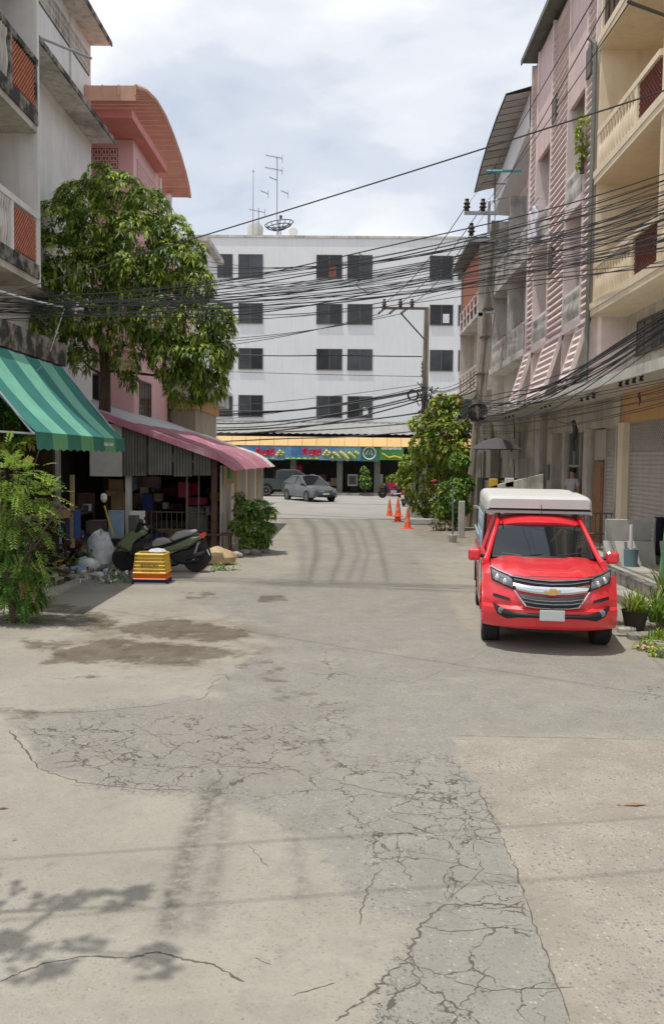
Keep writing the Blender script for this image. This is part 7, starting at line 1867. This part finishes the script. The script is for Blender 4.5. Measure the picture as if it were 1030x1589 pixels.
# trash heap left of scooter
g = gnd(150, 888); blob('trash_bag', (g.x,g.y+.3,.42), (.30,.28,.56), 'bag', 'tall tied grey white plastic trash bag left of the scooter', 'bag', 3)
g = gnd(132, 892); blob('trash_bag', (g.x,g.y+.1,.17), (.26,.2,.24), 'bag', 'small slumped pale trash bag at the foot of the tall one', 'bag', 4)
g = gnd(118, 885); blob('trash_bag', (g.x,g.y+.2,.22), (.22,.2,.26), 'black_plastic', 'black trash bag on the heap', 'bag', 5)
g = gnd(105, 868); blob('trash_bag', (g.x,g.y+.4,.32), (.24,.2,.24), 'maroon', 'dark red trash bag at the back of the heap', 'bag', 9)
q = MB(); g = gnd(168, 884); q.lathe([(.14,0),(.15,.42),(.16,.43),(.13,.43),(.12,.38),(.01,.38)], (g.x,g.y+.15,.02), 14); tag(q.build('white_bucket', M['white_thing'], smooth=True), 'white bucket touching the scooter front wheel', 'bucket')
heap = (('red', 'crumpled red food packet on the heap', 'red_cloth', 122, 862, .13), ('white', 'white takeaway cup lying at the heap edge', 'white_thing', 96, 890, .09), ('card', 'torn cardboard piece at the left of the heap', 'card', 78, 884, .20), ('blue', 'pale blue bottle lying on the heap', 'blue_pale', 110, 893, .10), ('tan', 'tan carton with open flaps in the heap', 'tan_sack', 92, 878, .16),
  ('grey', 'grey broken brick by the kerb', 'rubble', 128, 902, .11), ('w2', 'flattened white bag in front of the heap', 'bag', 150, 900, .14), ('c2', 'orange brown scrap in the middle of the heap', 'orange_paint', 112, 874, .11), ('n', 'dark blue cloth scrap behind the heap', 'navy', 84, 864, .22), ('g2', 'green bottle half hidden in the heap', 'sign_green', 140, 868, .09), ('s', 'stone between the heap and the scooter wheel', 'rubble', 172, 900, .09), ('r2', 'purple wrapper at the left of the heap', 'maroon', 68, 876, .12), ('w3', 'white polystyrene piece at the back left of the heap', 'white_thing', 80, 868, .12), ('y', 'pale yellow tub on the heap', 'yellow_stuff', 103, 884, .07),('m','brown wooden offcut lying before the heap','dark_wood',88,898,.24))
for k, (nm, lab, m, px, py, s) in enumerate(heap):
    g = gnd(px, py); kind = {'red':'packet','white':'cup','card':'cardboard','blue':'bottle','tan':'carton','grey':'brick','w2':'plastic_bag','c2':'scrap','n':'cloth','g2':'bottle','s':'stone','r2':'wrapper','w3':'polystyrene','y':'tub','m':'wood_offcut'}[nm]
    if kind in ('cup','bottle','tub'):
        q = MB(); q.lathe([(s*.5,0),(s*.55,s*1.6),(s*.3,s*2.0),(s*.15,s*2.2)] if kind == 'bottle' else [(s*.5,0),(s*.65,s*1.2),(s*.6,s*1.2),(s*.4,.02)], (0,0,0), 10); o = q.build(kind, M[m], smooth=True); o.rotation_euler = (R(80), 0, R(k*40)); o.location = (g.x, g.y, .08+s*.5)
    elif kind in ('brick','stone','wood_offcut','cardboard','carton','polystyrene'):
        q = MB(); q.box(-s,s,-s*.5,s*.5,0,s*(.5 if kind != 'carton' else 1.1)); 
        if kind in ('carton','cardboard'): q.quad((-s,-s*.5,s*1.1 if kind == 'carton' else s*.5),(s,-s*.5,s*1.1 if kind == 'carton' else s*.5),(s*1.05,-s*.9,s*.9),(-s*.95,-s*.85,s*.8))
        o = q.build(kind, M[m], bevel=.01); o.location = (g.x, g.y, .05); o.rotation_euler = (R(random.uniform(-12,12)), R(random.uniform(-10,10)), R(random.uniform(0,180)))
    else:
        o = blob(kind, (g.x, g.y+.05, .05+s*.4), (s, s*.7, s*.5), m, lab, kind, 20+k)
    tag(o, lab, kind.replace('_',' '))
db = MB()
for k in range(260):
    px, py = random.uniform(45,205), random.uniform(868,905); py = py if px < 180 else 895+random.uniform(-3,3)
    g = gnd(px, py, .05); s = random.uniform(.02,.055); db.cm = random.choice([0,0,1,2,3,4]); db.obox((g.x,g.y,.05+s*.5+random.uniform(0,.05)), (s*random.uniform(.8,2.5), s*1.3, s*.5), (random.uniform(0,3),random.uniform(0,3),random.uniform(0,3)))
tag(db.build('litter', [M['rubble'],M['white_thing'],M['card'],M['dark_wood'],M['blue_pale']], kind='stuff'), 'loose litter and rubble in front of the shop')
foliage('heap_weeds', LM_DG, None, [(tuple(gnd(128,868,.3)),(.25,.2,.3),26),(tuple(gnd(180,898,.08)),(.35,.1,.06),14),(tuple(gnd(350,878,.1)),(.3,.2,.1),18)], ll=.14, lw=.02, nl=6); bpy.data.objects['heap_weeds']['kind'] = 'stuff'
# stones at the bush corner
for k, (px, py) in enumerate(((366,866),(380,862),(396,862),(410,858),(352,872))):
    g = gnd(px, py); blob('garden_stone', (g.x,g.y,.07), (.15,.12,.12), 'rubble', ['stone at the foot of the shed shrub, second from the left','stone in the middle of the row under the shed shrub','fourth stone of the row under the shed shrub','rightmost stone under the shed shrub','leftmost stone of the row under the shed shrub'][k], 'stone', 40+k)
# long dark roots / branches at the kerb of the heap
q = MB(); q.tube([gnd(45,915,.05), gnd(80,908,.09), gnd(115,898,.07)], .025, 5); q.tube([gnd(60,918,.04), gnd(100,903,.10)], .018, 5); tag(q.build('fallen_branch', M['bark']), 'thin fallen branch lying in front of the heap', 'branch')
# far shop goods: noticeboard, fridge, bins
def fx(name, px, py, wpx, hpx, m, label, cat): return bx(name, px, py, 60.4, wpx, hpx, m, label, cat, .5, bevel=.02)
t = thing('picture_board', 'framed white board standing outside the far shops', 'board', at(547, 754, 60.4)); a, b_ = at(539,754,60.4), at(555,736,60.4)
q = MB(); q.box(a.x,b_.x,60.4,60.46,a.z,b_.z); q.build('frame', M['frame_alu'], t, world=True); q = MB(); q.box(a.x+.1,b_.x-.1,60.385,60.398,a.z+.12,b_.z-.12); q.build('panel', M['frame_brown'], t, world=True)
fx('black_tub', 550, 762, 12, 6, 'black_plastic', 'black tub on the far kerb below the framed board', 'tub')
fx('shop_chair', 500, 752, 12, 16, 'dark_wood', 'dark wooden stand in the middle far shop', 'stand'); fx('shop_counter', 520, 754, 14, 12, 'card', 'brown counter in the far shop right of the sedan', 'counter')
fx('small_sign', 588, 752, 12, 16, 'banner_white', 'white notice board below the green emblem banner', 'sign'); fx('yellow_box', 593, 757, 8, 8, 'yellow_stuff', 'yellow box on the far pavement by the notice board', 'box')
fx('fridge', 463, 752, 10, 30, 'red_cloth', 'red drinks fridge in the far shop behind the sedan', 'fridge'); fx('display_rack', 432, 750, 16, 24, 'dark_wood', 'dark display rack behind the green pickup', 'rack')
fx('white_cooler', 484, 748, 8, 12, 'white_thing', 'white cooler in the far shop', 'cooler')
# ------------------------------------------------------------------ PERSON in the doorway
pe = thing('person', 'person in a pale grey top standing in the aluminium shop doorway looking out', 'person', (6.42, 25.1, .62))
def skinned(name, verts, edges, radii, m, parent, lvl=2, root=0):
    me = bpy.data.meshes.new(name); me.from_pydata(verts, edges, []); me.materials.append(m); o = bpy.data.objects.new(name, me); col.objects.link(o); o.parent = parent
    s = o.modifiers.new('skin', 'SKIN'); s.use_smooth_shade = True
    for i, r_ in enumerate(radii): me.skin_vertices[0].data[i].radius = (r_, r_) if not isinstance(r_, tuple) else r_
    me.skin_vertices[0].data[root].use_root = True
    o.modifiers.new('sub', 'SUBSURF').levels = lvl; o.modifiers['sub'].render_levels = lvl; return o
H = [(0,0,.88),(0,0,1.12),(0,0,1.32),(0,0,1.40),(0,-.01,1.47),(0,-.02,1.55),(0,-.02,1.64),
     (.17,0,1.34),(.24,-.02,1.06),(.22,-.12,.86),(.21,-.17,.79),(-.17,0,1.34),(-.24,-.02,1.06),(-.22,-.10,.85),(-.21,-.15,.78),
     (.09,0,.84),(.10,-.02,.46),(.10,.01,.07),(.10,-.12,.03),(-.09,0,.84),(-.10,-.02,.46),(-.10,.01,.07),(-.10,-.12,.03)]
E = [(0,1),(1,2),(2,3),(3,4),(4,5),(5,6),(2,7),(7,8),(8,9),(9,10),(2,11),(11,12),(12,13),(13,14),(0,15),(15,16),(16,17),(17,18),(0,19),(19,20),(20,21),(21,22)]
rad = [.14,.13,.14,.06,.055,.085,.075,.06,.042,.032,.03,.06,.042,.032,.03,.09,.06,.04,.035,.09,.06,.04,.035]
me_ = skinned('body', H, E, rad, M['skin'], pe)
sk = skinned('shirt', [(0,0,.86),(0,0,1.12),(0,0,1.32),(0,0,1.39),(.17,0,1.34),(.22,-.01,1.16),(-.17,0,1.34),(-.22,-.01,1.16)], [(0,1),(1,2),(2,3),(2,4),(4,5),(2,6),(6,7)], [.165,.15,.16,.08,.08,.07,.08,.07], M['grey_shirt'], pe)
sk = skinned('shorts', [(0,0,.90),(.09,0,.82),(.10,-.01,.52),(-.09,0,.82),(-.10,-.01,.52)], [(0,1),(1,2),(0,3),(3,4)], [.16,.11,.09,.11,.09], M['navy'], pe)
q = MB(); q.lathe([(.02,.10),(.07,.085),(.098,.03),(.10,-.02),(.085,-.06)], (0,.012,1.61), 12); q.build('hair', M['hair'], pe, smooth=True)
q = MB(); q.obox((0,-.115,1.565), (.022,.03,.04)); q.build('nose', M['skin'], pe, bevel=.008)
for s in (-.035,.035): q = MB(); q.lathe([(.012,-.005),(.008,.006)], (s,-.108,1.595), 8, 'Y'); q.build('eye', M['hair'], pe)
q = MB(); q.obox((0,-.103,1.525), (.045,.01,.010)); q.build('mouth', M['maroon'], pe)
pe.rotation_euler = (0,0,R(-50))
